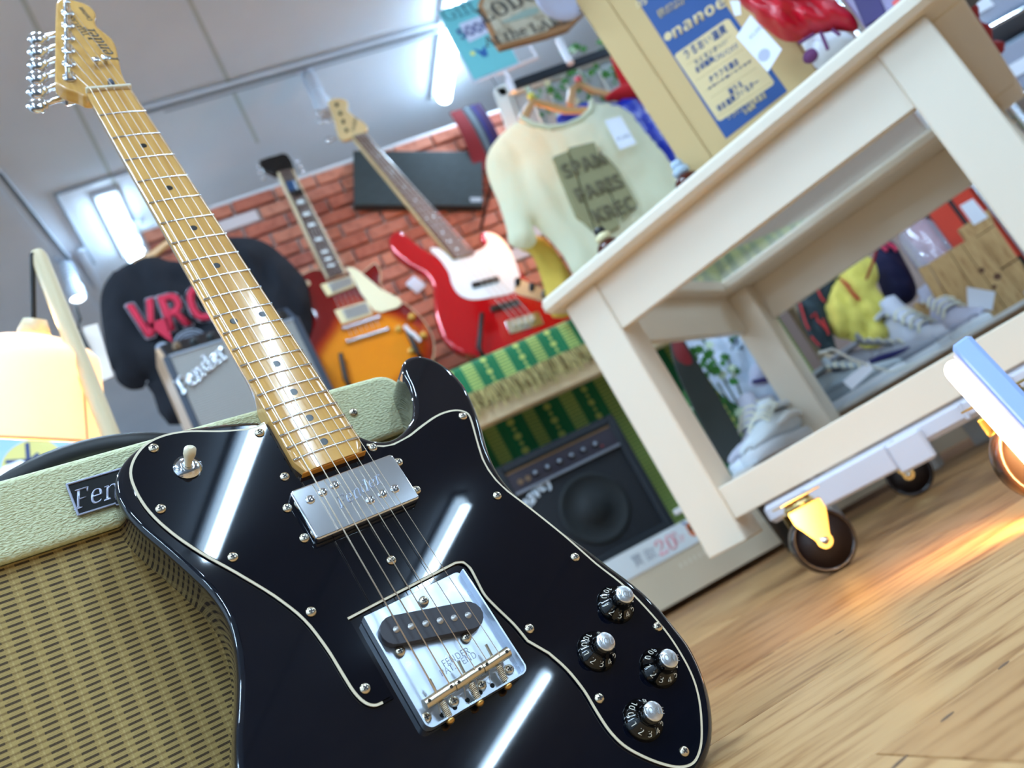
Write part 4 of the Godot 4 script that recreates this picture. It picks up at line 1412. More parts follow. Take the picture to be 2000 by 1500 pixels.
	for k in [[1011, 552], [1039, 562], [1064, 575]]:
		s = st()
		lathe(s, Transform3D(Basis(Vector3.RIGHT, PI / 2), flat3(on(F, k[0], k[1]), 0.003)), [[0.011, 0.0], [0.0105, 0.014], [0.009, 0.016], [0.0, 0.016]], 18)
		obj("control_knob", s, mat("knob_black", Color(0.012, 0.012, 0.016), 0.1), G)
	for k in 4:
		s = st()
		rod(s, flat3(A[0].lerp(A[1], 0.15 + 0.23 * k), 0.0125), bt * Vector3(-0.030 + 0.02 * k, 0.004, 0.015), 0.0011, 5)
		obj("string", s, mat("string_grey", col(200, 196, 190), 0.3, 1.0), G)
	prong_stand("guitar_stand", "black stand with curved prong holding the red bass", F, [[941, 622, 935, 690]])

# ---------- amplifiers ----------
func silver_amp():
	var ex := Vector3(0.985, 0, -0.17)
	var o := dp(318, 700, 2.46)
	var A := thing("combo_amplifier", "small black amplifier with silver striped grille and slanted chrome script on the shelf", "amplifier", Vector3(o.x, BT, o.z), Basis(ex, Vector3.UP, ex.cross(Vector3.UP)))
	var H := o.y - BT
	var W := 0.40
	var blk := mat("tolex_blue_black", col(46, 56, 72), 0.55)
	var side := mat("amp_side_tan", col(196, 160, 128), 0.6)
	var s := st()
	var prof := PackedVector2Array([Vector2(0, 0.0), Vector2(0.0, H - 0.006), Vector2(-0.06, H + 0.07), Vector2(-0.20, H + 0.075), Vector2(-0.20, 0.0)])
	var side_t := Transform3D(Basis(Vector3(0, 0, 1), Vector3.UP, Vector3(-1, 0, 0)), Vector3.ZERO)
	slab("cabinet", blk, A, prof, -W, -0.012, 0.0, side_t, true)
	slab("left_panel", side, A, [Vector2(-0.012, 0.0), Vector2(-0.012, H - 0.008), Vector2(-0.064, H + 0.064), Vector2(-0.196, H + 0.07), Vector2(-0.196, 0.0)], -0.012, 0.0, 0.001, side_t, true)
	box("front_frame", blk, A, Vector3(0.009, H / 2, 0.004), Vector3(0.020, H, 0.012), 0.003)
	box("front_frame", blk, A, Vector3(W - 0.009, H / 2, 0.004), Vector3(0.020, H, 0.012), 0.003)
	box("top_piping", mat("piping_grey", col(150, 160, 172), 0.4), A, Vector3(W / 2, H - 0.003, 0.004), Vector3(W - 0.03, 0.008, 0.010), 0.002)
	# silver cloth with dark stripes: the stripes are ribs
	var gr := box("grille_cloth", mat("silver_cloth", col(176, 174, 168), 0.6), A, Vector3(W / 2, H / 2, 0.001), Vector3(W - 0.036, H - 0.01, 0.006))
	s = st()
	for k in 46: bx(s, T(W / 2, H - 0.014 - k * 0.0072, 0.0044), Vector3(W - 0.038, 0.0022, 0.0012))
	var ribs := obj("stripe_ribs", s, mat("stripe_grey", col(112, 112, 114), 0.6), gr)
	ribs.set_meta("kind", "stuff")
	# control strip on the slope
	var up := Vector3(0, 0.076, -0.06).normalized()
	var st_ := Transform3D(Basis(Vector3.RIGHT, up, Vector3.RIGHT.cross(up)), Vector3(W / 2, H + 0.032, -0.03))
	s = st()
	bx(s, st_ * T(0, 0, 0.001), Vector3(W - 0.03, 0.078, 0.006), 0.001)
	var pn := obj("control_panel", s, mat("panel_black", Color(0.02, 0.022, 0.028), 0.4), A)
	for k in 7:
		s = st()
		lathe(s, st_ * T(-0.15 + 0.05 * k, -0.004, 0.004, Basis(Vector3.RIGHT, PI / 2)), [[0.013, 0.0], [0.012, 0.003], [0.009, 0.014], [0.0, 0.015]], 16)
		obj("control_knob", s, mat("knob_dark" if k else "jack_brown", col(30, 40, 44) if k else col(120, 96, 70), 0.3), pn)
	s = st()
	var q := A.transform.affine_inverse() * pl(394, 724, A.position, A.basis.z)
	word(s, "Fender", 0.045, Transform3D(Basis(Vector3.BACK, 0.42), Vector3(q.x, q.y, 0.010)), "Droid Serif", true, 0.008, 0.80, 0.25)
	obj("script_logo", s, mat("chrome", Color(0.8, 0.8, 0.8), 0.12, 1.0), A)
func dark_amp():
	var z := BZ - 0.03
	var f := Transform3D(Basis(), Vector3(0, 0, z))
	var tr := on(f, 1196, 806)
	var y0 := 0.209
	var H := tr.y - y0
	var W := 0.42
	var A := thing("practice_amplifier", "dark practice amplifier with round speaker and white slanted logo under the green cloth", "amplifier", Vector3(tr.x, y0, z))
	var blk := mat("tolex_teal_black", col(16, 26, 36), 0.6)
	box("cabinet", blk, A, Vector3(-W / 2, H / 2, -0.125), Vector3(W, H, 0.21), 0.006)
	for x in [-0.014, -W + 0.014]: box("frame", blk, A, Vector3(x, H / 2, -0.01), Vector3(0.028, H, 0.022), 0.006)
	for y in [0.012, H - 0.014]: box("frame", blk, A, Vector3(-W / 2, y, -0.01), Vector3(W - 0.05, 0.028, 0.022), 0.006)
	var pn := box("control_panel", mat("panel_plum", col(40, 36, 50), 0.4), A, Vector3(-W / 2, H - 0.062, -0.012), Vector3(W - 0.056, 0.062, 0.01), 0.001)
	box("gold_line", mat("trim_gold", col(140, 110, 80), 0.4, 0.5), pn, Vector3(-W / 2, H - 0.032, -0.006), Vector3(W - 0.06, 0.004, 0.004))
	box("metal_strip", mat("strip_silver", col(150, 160, 176), 0.35, 0.6), A, Vector3(-W / 2, H - 0.097, -0.004), Vector3(W - 0.056, 0.008, 0.008), 0.002)
	for k in 6:
		var s := st()
		lathe(s, T(-0.10 - 0.042 * k, H - 0.064, -0.007, Basis(Vector3.RIGHT, PI / 2)), [[0.010, 0.0], [0.009, 0.010], [0.0, 0.011]], 14)
		var kb := obj("control_knob", s, mat("knob_dark2", col(24, 24, 30), 0.3), pn)
		s = st()
		lathe(s, T(-0.10 - 0.042 * k, H - 0.064, 0.0035, Basis(Vector3.RIGHT, PI / 2)), [[0.006, 0.0], [0.005, 0.002], [0.0, 0.002]], 12)
		obj("knob_cap", s, mat("strip_silver", col(150, 160, 176), 0.35, 0.6), kb)
	for k in 2:
		var s := st()
		lathe(s, T(-0.335 - 0.026 * k, H - 0.068, -0.007, Basis(Vector3.RIGHT, PI / 2)), [[0.009, 0.0], [0.008, 0.004], [0.004, 0.004], [0.004, 0.001], [0.0, 0.001]], 14)
		obj("input_jack", s, mat("jack_brown", col(120, 96, 70), 0.4, 0.5), pn)
	var s2 := st()
	lathe(s2, T(-0.080, H - 0.078, -0.007, Basis(Vector3.RIGHT, PI / 2)), [[0.004, 0.0], [0.003, 0.003], [0.0, 0.004]], 10)
	obj("red_button", s2, mat("led_red_off", col(150, 40, 44), 0.3), pn)
	box("grille", mat("grille_dark", col(8, 16, 26), 0.7), A, Vector3(-W / 2, (H - 0.1) / 2 + 0.012, -0.016), Vector3(W - 0.056, H - 0.13, 0.006))
	s2 = st()
	lathe(s2, T(-W / 2 + 0.015, 0.155, -0.013, Basis(Vector3.RIGHT, PI / 2)), [[0.11, 0.0], [0.108, 0.004], [0.096, 0.004], [0.092, 0.001], [0.045, 0.0005], [0.042, 0.004], [0.0, 0.005]], 40)
	obj("speaker_ring", s2, mat("speaker_dark", col(9, 19, 24), 0.7), A)
	s2 = st()
	var q := on(f, 1042, 965)
	word(s2, "Peavey", 0.04, Transform3D(Basis(Vector3.BACK, 0.42), Vector3(q.x - tr.x, q.y - y0, -0.010)), "Droid Sans", true, 0.004, 0.8, 0.3)
	obj("logo", s2, mat("logo_white", col(220, 232, 244), 0.4), A)

# ---------- garments and hangings ----------
func t_shirt():
	var F := frame(Vector3(0.1, 1.5, -2.62), Vector3(0, 0, 1))
	var G := thing("black_t_shirt", "black T-shirt with a red letter print hanging on a wooden hanger", "shirt", F.origin)
	var poly := outline(F, [[300, 500], [262, 509], [226, 530], [204, 556], [196, 590], [200, 640], [207, 682], [211, 716], [222, 724], [230, 746], [254, 761], [281, 758], [291, 745], [330, 830], [440, 800], [570, 745], [604, 700], [612, 650], [602, 560], [580, 526], [556, 502], [526, 478], [492, 465], [452, 464], [424, 476], [392, 500], [360, 511], [328, 509]], 3)
	var s := st()
	puff(s, poly, T(), 0.10, 0.10, 0.022, func(p: Vector2) -> float: return folds(p, 6.0, 0.03))
	obj("fabric", s, mat("black_cotton", col(11, 15, 26), 0.95), G)
	# print
	var a := on(F, 300, 634)
	var b := on(F, 400, 605)
	var ax := (b - a).normalized()
	var B := Basis(flat3(ax), Vector3(-ax.y, ax.x, 0), Vector3.BACK)
	var c := on(F, 352, 625)
	s = st()
	for d in [[-1, 0], [1, 0], [0, 1], [0, -1], [0.7, 0.7], [-0.7, 0.7], [0.7, -0.7], [-0.7, -0.7]]:
		word(s, "VRO", 0.125, Transform3D(B, flat3(c + Vector2(d[0], d[1]) * 0.006, 0.062)), "Droid Sans", true, 0.002, 0.78)
	obj("print_outline", s, mat("print_pale", col(200, 190, 204), 0.8), G)
	s = st()
	word(s, "VRO", 0.125, Transform3D(B, flat3(c, 0.0645)), "Droid Sans", true, 0.002, 0.78)
	obj("print_red", s, mat("print_red", col(190, 30, 62), 0.8), G)
	c = on(F, 322, 660)
	slab("print_v_tail", mat("print_red", col(190, 30, 62), 0.8), G, [c + Vector2(-0.03, 0.03), c + Vector2(0.03, 0.03), c + Vector2(0.016, -0.055)], 0.0635, 0.0655)
	s = st()
	c = on(F, 378, 682)
	for r in [0.045, 0.034, 0.022]:
		var pts := PackedVector3Array()
		for k in 13: pts.append(flat3(c + Vector2(cos(PI * k / 12.0) * r, sin(PI * k / 12.0) * r * 0.8), 0.063))
		tube(s, pts, 0.003, 5)
	ball(s, Transform3D(Basis(), flat3(on(F, 324, 692), 0.058)), Vector3(0.02, 0.014, 0.008), 10, 8)
	obj("print_drawing", s, mat("print_grey", col(150, 156, 170), 0.8), G)
	hanger("wooden_hanger", "wooden hanger in the neck of the black T-shirt", F, [[262, 516], [300, 497], [345, 462], [395, 470], [450, 474], [520, 486]], [345, 462], [338, 430])
func hanger(n: String, label: String, F: Transform3D, pts: Array, hook: Array, tip: Array):
	var o := thing(n, label, "hanger", F * flat3(on(F, hook[0], hook[1])), F.basis)
	var c := on(F, hook[0], hook[1])
	var s := st()
	var line := PackedVector3Array()
	for p in pts: line.append(flat3(on(F, p[0], p[1]) - c))
	tube(s, line, 0.014, 10, true, 0.6, Vector3.BACK)
	obj("arms", s, mat("hanger_wood", col(206, 158, 104), 0.4), o)
	s = st()
	var t := on(F, tip[0], tip[1]) - c
	tube(s, PackedVector3Array([Vector3(0, 0.01, 0), flat3(t * 0.5), flat3(t), flat3(t + Vector2(0.015, 0.02)), flat3(t + Vector2(0.035, 0.01))]), 0.0025, 6)
	obj("hook", s, mat("chrome", Color(0.8, 0.8, 0.8), 0.12, 1.0), o)
func wall_things():
	var F := frame(Vector3(1.0, 1.8, -2.92), Vector3(0, 0, 1))
	var p := outline(F, [[690, 297], [941, 299], [944, 405], [691, 403]])
	var c := (p[0] + p[1] + p[2] + p[3]) / 4.0
	var O := thing("charcoal_board", "dark grey rectangular board hung askew on the brick wall", "board", F * flat3(c))
	var q := []
	for k in p: q.append(k - c)
	var m := mat("panel_charcoal", col(48, 62, 66), 0.5)
	tri(m, noise_tex(31, 0.03, [[0.0, col(200, 200, 200)], [1.0, col(255, 255, 255)]], 256, 3), Vector3(2, 12, 2))
	slab("board", m, O, q, -0.03, 0.01, 0.003, T(), true)
	var lb := on(F, 929, 393) - c
	var ax: Vector2 = (q[1] - q[0]).normalized()
	slab("label", mat("label_silver", col(170, 184, 196), 0.4), O, rrect(0.045, 0.02, 0.002, 2), 0.010, 0.0115, 0.0, Transform3D(Basis(flat3(ax), Vector3(-ax.y, ax.x, 0), Vector3.BACK), flat3(lb)))
	# wall hook pegs seen beside the bass neck
	# guitar strap
	var S := thing("guitar_strap", "red, grey and purple striped guitar strap hanging on the brick wall", "strap", F.origin)
	var cols := [["strap_red", col(116, 8, 16)], ["strap_black", col(52, 56, 62)], ["strap_grey", col(96, 108, 116)], ["strap_black", col(52, 56, 62)], ["strap_blue", col(24, 12, 84)], ["strap_purple", col(44, 8, 60)]]
	var top := [[877, 226], [899, 219], [905, 216], [911, 214], [916, 213], [924, 211], [936, 207]]
	var mid := [[910, 288], [936, 282], [942, 280], [948, 278], [953, 277], [961, 275], [972, 270]]
	var low := [[930, 340], [962, 330], [968, 328], [974, 326], [979, 325], [986, 322], [996, 318]]
	for k in 6:
		var s := st()
		s.set_smooth_group(0)
		var prev := []
		for j in 9:
			var t := j / 8.0
			var P := func(i: int) -> Vector3:
				var x: float = lerpf(lerpf(top[i][0], mid[i][0], t), lerpf(mid[i][0], low[i][0], t), t)
				var y: float = lerpf(lerpf(top[i][1], mid[i][1], t), lerpf(mid[i][1], low[i][1], t), t)
				return flat3(on(F, x, y), 0.02 + 0.012 * sin(t * 5.0))
			var cur := [P.call(k), P.call(k + 1)]
			if j:
				q4(s, prev[0], prev[1], cur[1], cur[0])
				q4(s, prev[0] + Vector3(0, 0, -0.003), cur[0] + Vector3(0, 0, -0.003), cur[1] + Vector3(0, 0, -0.003), prev[1] + Vector3(0, 0, -0.003))
			prev = cur
		obj("stripe", s, cloth_mat(cols[k][0], cols[k][1]), S)
	# small price tags and a bright bag behind the guitars
	for t in [[812, 556, 0.05, 0.06, "white paper tag on the brick wall between the two guitars", col(226, 234, 250)], [821, 372, 0.026, 0.03, "small grey tag clipped to the bass neck", col(170, 176, 176)]]:
		var z := -2.9525 if t[1] > 400 else -2.60
		var f := frame(Vector3(0, 0, z), Vector3(0.0, 0.0 if t[1] > 400 else 0.2, 1))
		var pt := f * flat3(on(f, t[0], t[1]))
		var o := thing("price_tag", t[4], "tag", pt, f.basis)
		var s := st()
		puff(s, ccw(rrect(t[2], t[3], 0.006, 3)), T(0, 0, 0, Basis(Vector3.BACK, 0.4)), 0.006, 0.02, 0.01, no_folds)
		obj("card", s, mat("tag_%d" % int(t[0]), t[5], 0.6), o)
func tracks():
	var white := mat("track_white", col(216, 224, 234), 0.4)
	var dark := mat("track_slot", col(92, 104, 116), 0.5)
	# ceiling track above the bass
	var a := fl(292, 214, 2.43)
	var b := fl(862, 52, 2.43)
	var d := (b - a).normalized()
	var tr := thing("light_track", "white ceiling light track running above the brick wall", "track", (a + b) / 2 + Vector3(0, 0.012, 0), Basis(d, Vector3.UP, d.cross(Vector3.UP)))
	var L := (b - a).length()
	box("rail", white, tr, Vector3(0, -0.012, 0), Vector3(L + 0.3, 0.024, 0.036), 0.003)
	box("slot", dark, tr, Vector3(0, -0.025, 0.008), Vector3(L + 0.2, 0.003, 0.012))
	box("flange", mat("flange_grey", col(160, 176, 190), 0.4), tr, Vector3(0.1, -0.002, -0.034), Vector3(L + 0.1, 0.006, 0.03))
	# left track
	a = fl(0, 346, 2.43)
	b = fl(196, 590, 2.43)
	d = (b - a).normalized()
	tr = thing("light_track", "white ceiling light track carrying the round spotlight near the lamp", "track", (a + b) / 2 + Vector3(0, 0.012, 0), Basis(d, Vector3.UP, d.cross(Vector3.UP)))
	L = (b - a).length()
	box("rail", white, tr, Vector3(0, -0.012, 0), Vector3(L + 0.3, 0.024, 0.036), 0.003)
	box("slot", dark, tr, Vector3(-0.2, -0.025, 0.010), Vector3(L * 0.7, 0.003, 0.014))
	a = fl(158, 488, 2.43)
	b = fl(197, 575, 2.43)
	d = (b - a).normalized()
	tr = thing("light_track", "short white ceiling track joining the long one behind the black T-shirt", "track", (a + b) / 2 + Vector3(0, 0.012, 0), Basis(d, Vector3.UP, d.cross(Vector3.UP)))
	box("rail", white, tr, Vector3(0, -0.012, 0), Vector3((b - a).length(), 0.024, 0.03), 0.003)
	# spotlights: [top pixel, lamp pixel, depth, lit]
	spot("track_spotlight", "white unlit track spotlight hanging above the bass headstock", [596, 138], [640, 222], 2.43, 0.034, false)
	spot("track_spotlight", "glowing round track spotlight left of the black T-shirt", [124, 508], [153, 585], 2.43, 0.036, true)
	spot("track_spotlight", "glowing spotlight at the collar of the black T-shirt", [262, 440], [272, 490], 2.43, 0.026, true)
func spot(n: String, label: String, top: Array, end: Array, h: float, r: float, lit: bool):
	var a := fl(top[0], top[1], h)
	var t := (a - CAM).dot(Vector3(wx.z, wy.z, wz.z))
	var b := dp(end[0], end[1], t - 0.06)
	var d := (b - a).normalized()
	var o := thing(n, label, "spotlight", a, Basis(ring_frame(d)) * Basis(Vector3.RIGHT, PI / 2))
	var L := (b - a).length()
	var m := mat("spot_white", col(212, 222, 236), 0.35)
	var s := st()
	bx(s, T(0, -0.012, 0), Vector3(0.03, 0.024, 0.07), 0.004)
	rod(s, Vector3(0, 0, 0), Vector3(0, 0.03, 0), 0.009, 10)
	obj("mount", s, m, o)
	s = st()
	lathe(s, T(), [[0.0, 0.026], [r * 0.8, 0.026], [r * 0.8, L * 0.62], [r, L * 0.72], [r, L * 0.98], [r * 0.86, L], [r * 0.84, L * 0.94], [0.0, L * 0.94]], 20)
	obj("housing", s, m, o)
	s = st()
	for k in 4: lathe(s, T(0, L * (0.2 + 0.08 * k), 0), [[r * 0.8, 0.0], [r * 0.94, 0.001], [r * 0.94, 0.006], [r * 0.8, 0.007]], 16)
	obj("cooling_fin", s, m, o)
	if lit:
		s = st()
		lathe(s, T(0, L * 0.96, 0), [[0.0, 0.012], [r * 0.5, 0.010], [r * 0.84, 0.0], [0.0, -0.004]], 20)
		var g := mat("spot_glow", Color(1, 1, 1), 0.5)
		g.emission_enabled = true
		g.emission = Color(0.93, 0.97, 1.0)
		g.emission_energy_multiplier = 8.0
		obj("lens_light", s, g, o)
		var l := SpotLight3D.new()
		l.name = "light"
		o.add_child(l)
		l.transform = Transform3D(Basis(Vector3.RIGHT, PI / 2), Vector3(0, L * 0.96 + 0.03, 0))
		l.spot_angle = 55.0
		l.light_energy = 2.0
		l.light_size = 0.03
		l.light_color = Color(0.95, 0.97, 1.0)
		l.spot_range = 20.0
		l.spot_attenuation = 2.0
		l.shadow_enabled = true

func clothes_rail():
	var z := -2.28
	var F := frame(Vector3(1.4, 1.4, z), Vector3(0, 0, 1))
	# black bar with white brackets
	var a := on(F, 1000, 168)
	var b := on(F, 1192, 100)
	var R := thing("clothes_rail", "black clothes rail with chrome brackets above the cream sweatshirt", "rail", F * flat3(a))
	var s := st()
	var d := b - a
	bx(s, Transform3D(Basis(flat3(d.normalized()), Vector3(-d.y, d.x, 0).normalized(), Vector3.BACK), flat3(d * 0.75)), Vector3(d.length() * 1.55, 0.035, 0.014), 0.004)
	obj("bar", s, mat("rail_black", col(20, 34, 48), 0.3), R)
	s = st()
	rod(s, flat3(on(F, 1090, 82) - a, 0.01), flat3(on(F, 1112, 132) - a, 0.02), 0.012, 12)
	rod(s, flat3(on(F, 992, 160) - a, 0.01), flat3(on(F, 1002, 184) - a, 0.01), 0.012, 12)
	rod(s, flat3(on(F, 1036, 90) - a), flat3(on(F, 1050, 112) - a), 0.006, 8)
	rod(s, flat3(on(F, 1050, 112) - a), flat3(on(F, 970, 144) - a), 0.006, 8)
	rod(s, flat3(on(F, 985, 138) - a), flat3(on(F, 1002, 162) - a), 0.007, 8)
	obj("bracket", s, mat("bracket_white", col(232, 238, 248), 0.2), R)
	# white lattice panel with ivy behind
	var Z := frame(Vector3(1.5, 1.5, z - 0.22), Vector3(0, 0, 1))
	var L := thing("lattice_panel", "white lattice panel overgrown with ivy behind the clothes rail", "panel", Z * flat3(on(Z, 980, 190)))
	var o := on(Z, 980, 190)
	var ps := outline(Z, [[978, 182], [1205, 98], [1330, 330], [1060, 420]])
	var wm := mat("lattice_white", col(214, 224, 220), 0.6)
	s = st()
	for k in 4:
		var p0 := ps[k] - o
		var p1 := ps[(k + 1) % 4] - o
		var dd := p1 - p0
		bx(s, Transform3D(Basis(flat3(dd.normalized()), Vector3(-dd.y, dd.x, 0).normalized(), Vector3.BACK), flat3((p0 + p1) / 2)), Vector3(dd.length() + 0.03, 0.045, 0.024), 0.003)
	obj("frame", s, wm, L)
	slab("backing", mat("lattice_back", col(176, 184, 186), 0.7), L, [ps[0] - o, ps[1] - o, ps[2] - o, ps[3] - o], -0.016, -0.010)
	for k in [0, 1]:
		var e := ps[k] - o
		s = st()
		rod(s, flat3(e), Vector3(e.x, 2.45 - L.position.y, 0), 0.0015, 6)
		obj("hanging_wire", s, mat("track_slot", col(92, 104, 116), 0.5), L)
	for k in 7:
		var p0 := ps[0].lerp(ps[1], (k + 0.5) / 7.0) - o
		var p1 := ps[3].lerp(ps[2], (k + 0.5) / 7.0) - o
		s = st()
		rod(s, flat3(p0, 0.0), flat3(p1, 0.0), 0.005, 6)
		obj("bar", s, wm, L)
	var ivy := thing("ivy_garland", "green and white ivy garland wound over the lattice panel", "plant", L.position)
	leaves(ivy, [[1118, 104], [1128, 112], [1105, 118], [1180, 92], [1168, 100], [1192, 104], [1110, 160], [1098, 172], [1125, 178], [1140, 165], [1075, 180], [1160, 150], [1188, 160], [1090, 205], [1112, 222], [1130, 205], [1060, 225], [1078, 230], [1150, 190], [1176, 186], [1050, 205], [1200, 150], [1210, 180], [1040, 190]], Z, o, 0.03, 3)
	# cream sweatshirt
	var G := thing("cream_sweatshirt", "cream long-sleeved sweatshirt with grey lettering print hanging on the clothes rail", "shirt", F.origin)
	var poly := outline(F, [[1008, 240], [980, 262], [958, 290], [949, 318], [955, 352], [975, 400], [990, 450], [996, 478], [1030, 486], [1048, 470], [1040, 440], [1062, 458], [1100, 500], [1128, 545], [1180, 545], [1250, 480], [1340, 420], [1376, 392], [1334, 352], [1296, 305], [1262, 262], [1230, 222], [1204, 208], [1150, 206], [1148, 222], [1128, 240], [1100, 252], [1066, 256], [1036, 250], [1020, 240]], 3)
	s = st()
	puff(s, poly, T(), 0.09, 0.09, 0.02, func(p: Vector2) -> float: return folds(p, 7.0, 0.016))
	obj("fabric", s, cloth_mat("cream_cotton", col(228, 232, 206)), G)
	s = st()
	var col_pts := PackedVector3Array()
	for p in [[1014, 238], [1040, 252], [1070, 258], [1102, 254], [1130, 242], [1150, 224], [1152, 206]]: col_pts.append(flat3(on(F, p[0], p[1]), 0.022))
	tube(s, col_pts, 0.009, 8)
	obj("collar_rib", s, cloth_mat("cream_rib", col(216, 222, 196)), G)
	s = st()
	var q := on(F, 1088, 252)
	bx(s, T(q.x, q.y - 0.004, 0.016, Basis(Vector3.BACK, -0.02)), Vector3(0.07, 0.012, 0.003), 0.001)
	obj("neck_label", s, mat("label_black", Color(0.03, 0.04, 0.045), 0.6), G)
	# print: block of khaki panels with letters
	var pm := cloth_mat("print_khaki", col(140, 136, 100))
	for bk in [[[1072, 330], [1100, 318], [1150, 470], [1118, 440]], [[1102, 312], [1152, 300], [1180, 400], [1200, 462], [1160, 482]], [[1156, 328], [1172, 326], [1196, 352], [1234, 420], [1206, 450], [1184, 400]]]:
		slab("print_block", pm, G, outline(F, bk), 0.044, 0.062, 0.0, T(), true)
	var ink := mat("print_ink", col(98, 92, 70), 0.9)
	s = st()
	var la := on(F, 1110, 360)
	var lb := on(F, 1180, 335)
	var ax := (lb - la).normalized()
	var B := Basis(flat3(ax), Vector3(-ax.y, ax.x, 0), Vector3.BACK)
	for wd in [["SPAN", 1132, 345], ["PARIS", 1160, 390], ["KREC", 1188, 432]]:
		s = st()
		word(s, wd[0], 0.05, Transform3D(B, flat3(on(F, wd[1], wd[2]), 0.064)), "Droid Sans", true, 0.003, 0.9)
		obj("print_word", s, ink, G)
	# warm clip lamp behind the sweatshirt's shoulder
	var lp := zp(992, 322, z - 0.12)
	var WL := thing("clip_lamp", "warm clip lamp glowing behind the shoulder of the cream sweatshirt", "lamp", lp)
	var wg := mat("warm_bulb_glow", Color(1, 0.9, 0.75), 0.5)
	wg.emission_enabled = true
	wg.emission = Color(1.0, 0.72, 0.38)
	wg.emission_energy_multiplier = 6.0
	s = st()
	ball(s, T(), Vector3(0.024, 0.028, 0.024), 16, 10)
	obj("bulb", s, wg, WL)
	s = st()
	lathe(s, T(0, 0.024, 0), [[0.0, 0.0], [0.016, 0.0], [0.017, 0.04], [0.0, 0.042]], 16)
	rod(s, Vector3(0, 0.06, 0), Vector3(0.0, 0.06, -0.5), 0.006, 8)
	obj("socket", s, mat("stand_black", Color(0.02, 0.02, 0.022), 0.4), WL)
	var wl := OmniLight3D.new()
	wl.name = "light"
	WL.add_child(wl)
	wl.light_color = Color(1.0, 0.62, 0.26)
	wl.light_energy = 0.10
	wl.light_size = 0.024
	wl.omni_range = 8.0
	wl.omni_attenuation = 2.0
	wl.shadow_enabled = true
	var cm: StandardMaterial3D = mats["cream_cotton"]
	cm.backlight_enabled = true
	cm.backlight = Color(0.8, 0.8, 0.72)
	# price card on the sweatshirt
	var tp := outline(F, [[1168, 268], [1198, 260], [1228, 312], [1196, 324]])
	var tc := (tp[0] + tp[1] + tp[2] + tp[3]) / 4.0
	var tg := thing("price_tag", "white price card pinned to the cream sweatshirt", "tag", F * flat3(tc, 0.085))
	slab("card", mat("tag_white", col(232, 238, 252), 0.6), tg, [tp[0] - tc, tp[1] - tc, tp[2] - tc, tp[3] - tc], -0.001, 0.001)
	s = st()
	word(s, "¥1,900", 0.012, Transform3D(B, Vector3(0, -0.02, 0.0012)), "Droid Sans", false, 0.0004)
	obj("lettering", s, mat("tag_ink", col(130, 136, 160), 0.6), tg)
	hanger("wooden_hanger", "wooden hanger with yellow size ring holding the cream sweatshirt", F, [[1020, 236], [1032, 212], [1042, 198], [1072, 206], [1104, 216], [1148, 216]], [1040, 194], [1034, 160])
	hanger_ring(F, 1037, 190, "yellow size ring on the hanger hook of the cream sweatshirt", col(232, 230, 110))
	# yellow shirt under the sweatshirt
	var Y := frame(Vector3(1.3, 1.1, z - 0.10), Vector3(0, 0, 1))
	var yg := thing("yellow_shirt", "yellow ochre shirt hanging below the sleeve of the cream sweatshirt", "shirt", Y.origin)
	s = st()
	puff(s, outline(Y, [[1010, 455], [1046, 460], [1072, 474], [1110, 530], [1140, 600], [1080, 620], [1062, 560], [1040, 500], [1014, 486]], 3), T(), 0.06, 0.05, 0.018, func(p: Vector2) -> float: return folds(p, 9.0, 0.02))
	obj("fabric", s, cloth_mat("ochre_cotton", col(206, 176, 74)), yg)
	# blue shirt with red yoke on the second hanger
	var Q := frame(Vector3(1.6, 1.4, z - 0.06), Vector3(0, 0, 1))
	var bg := thing("blue_shirt", "royal blue satin shirt with red yoke hanging behind the cream sweatshirt", "shirt", Q.origin)
	s = st()
	puff(s, outline(Q, [[1088, 240], [1110, 214], [1150, 206], [1200, 204], [1240, 190], [1262, 222], [1300, 280], [1322, 314], [1316, 345], [1280, 330], [1240, 300], [1180, 300]], 3), T(), 0.09, 0.06, 0.02, func(p: Vector2) -> float: return folds(p, 9.0, 0.03))
	var sat := mat("blue_satin", col(8, 44, 176), 0.35)
	obj("fabric", s, sat, bg)
	s = st()
	puff(s, outline(Q, [[1176, 206], [1190, 190], [1212, 178], [1240, 176], [1252, 196], [1216, 206]], 3), T(0, 0, 0.03), 0.05, 0.03, 0.012, no_folds)
	obj("yoke", s, cloth_mat("red_satin_cloth", col(186, 16, 30)), bg)
	hanger("wooden_hanger", "wooden hanger with pink size ring holding the blue shirt", Q, [[1114, 206], [1118, 176], [1130, 164], [1160, 178], [1200, 188], [1236, 186]], [1130, 160], [1124, 130])
	hanger_ring(Q, 1129, 157, "pink size ring on the hanger hook of the blue shirt", col(236, 110, 130))
	var rz := frame(Vector3(1.7, 1.5, z - 0.08), Vector3(0, 0, 1))
	var rg := thing("red_garment", "red garment hanging at the end of the clothes rail beside the box", "shirt", rz.origin)
	s = st()
	puff(s, outline(rz, [[1190, 104], [1200, 96], [1222, 140], [1244, 178], [1262, 230], [1236, 214], [1210, 160]], 3), T(), 0.05, 0.03, 0.012, no_folds)
	obj("fabric", s, cloth_mat("red_satin_cloth", col(186, 16, 30)), rg)
func hanger_ring(F: Transform3D, x: float, y: float, label: String, c: Color):
	var o := thing("size_ring", label, "ring", F * flat3(on(F, x, y), 0.005))
	var s := st()
	lathe(s, T(0, -0.009, 0), [[0.007, 0.0], [0.012, 0.003], [0.012, 0.016], [0.007, 0.02]], 14)
	obj("ring", s, mat("ring_%d" % int(x), c, 0.4), o)
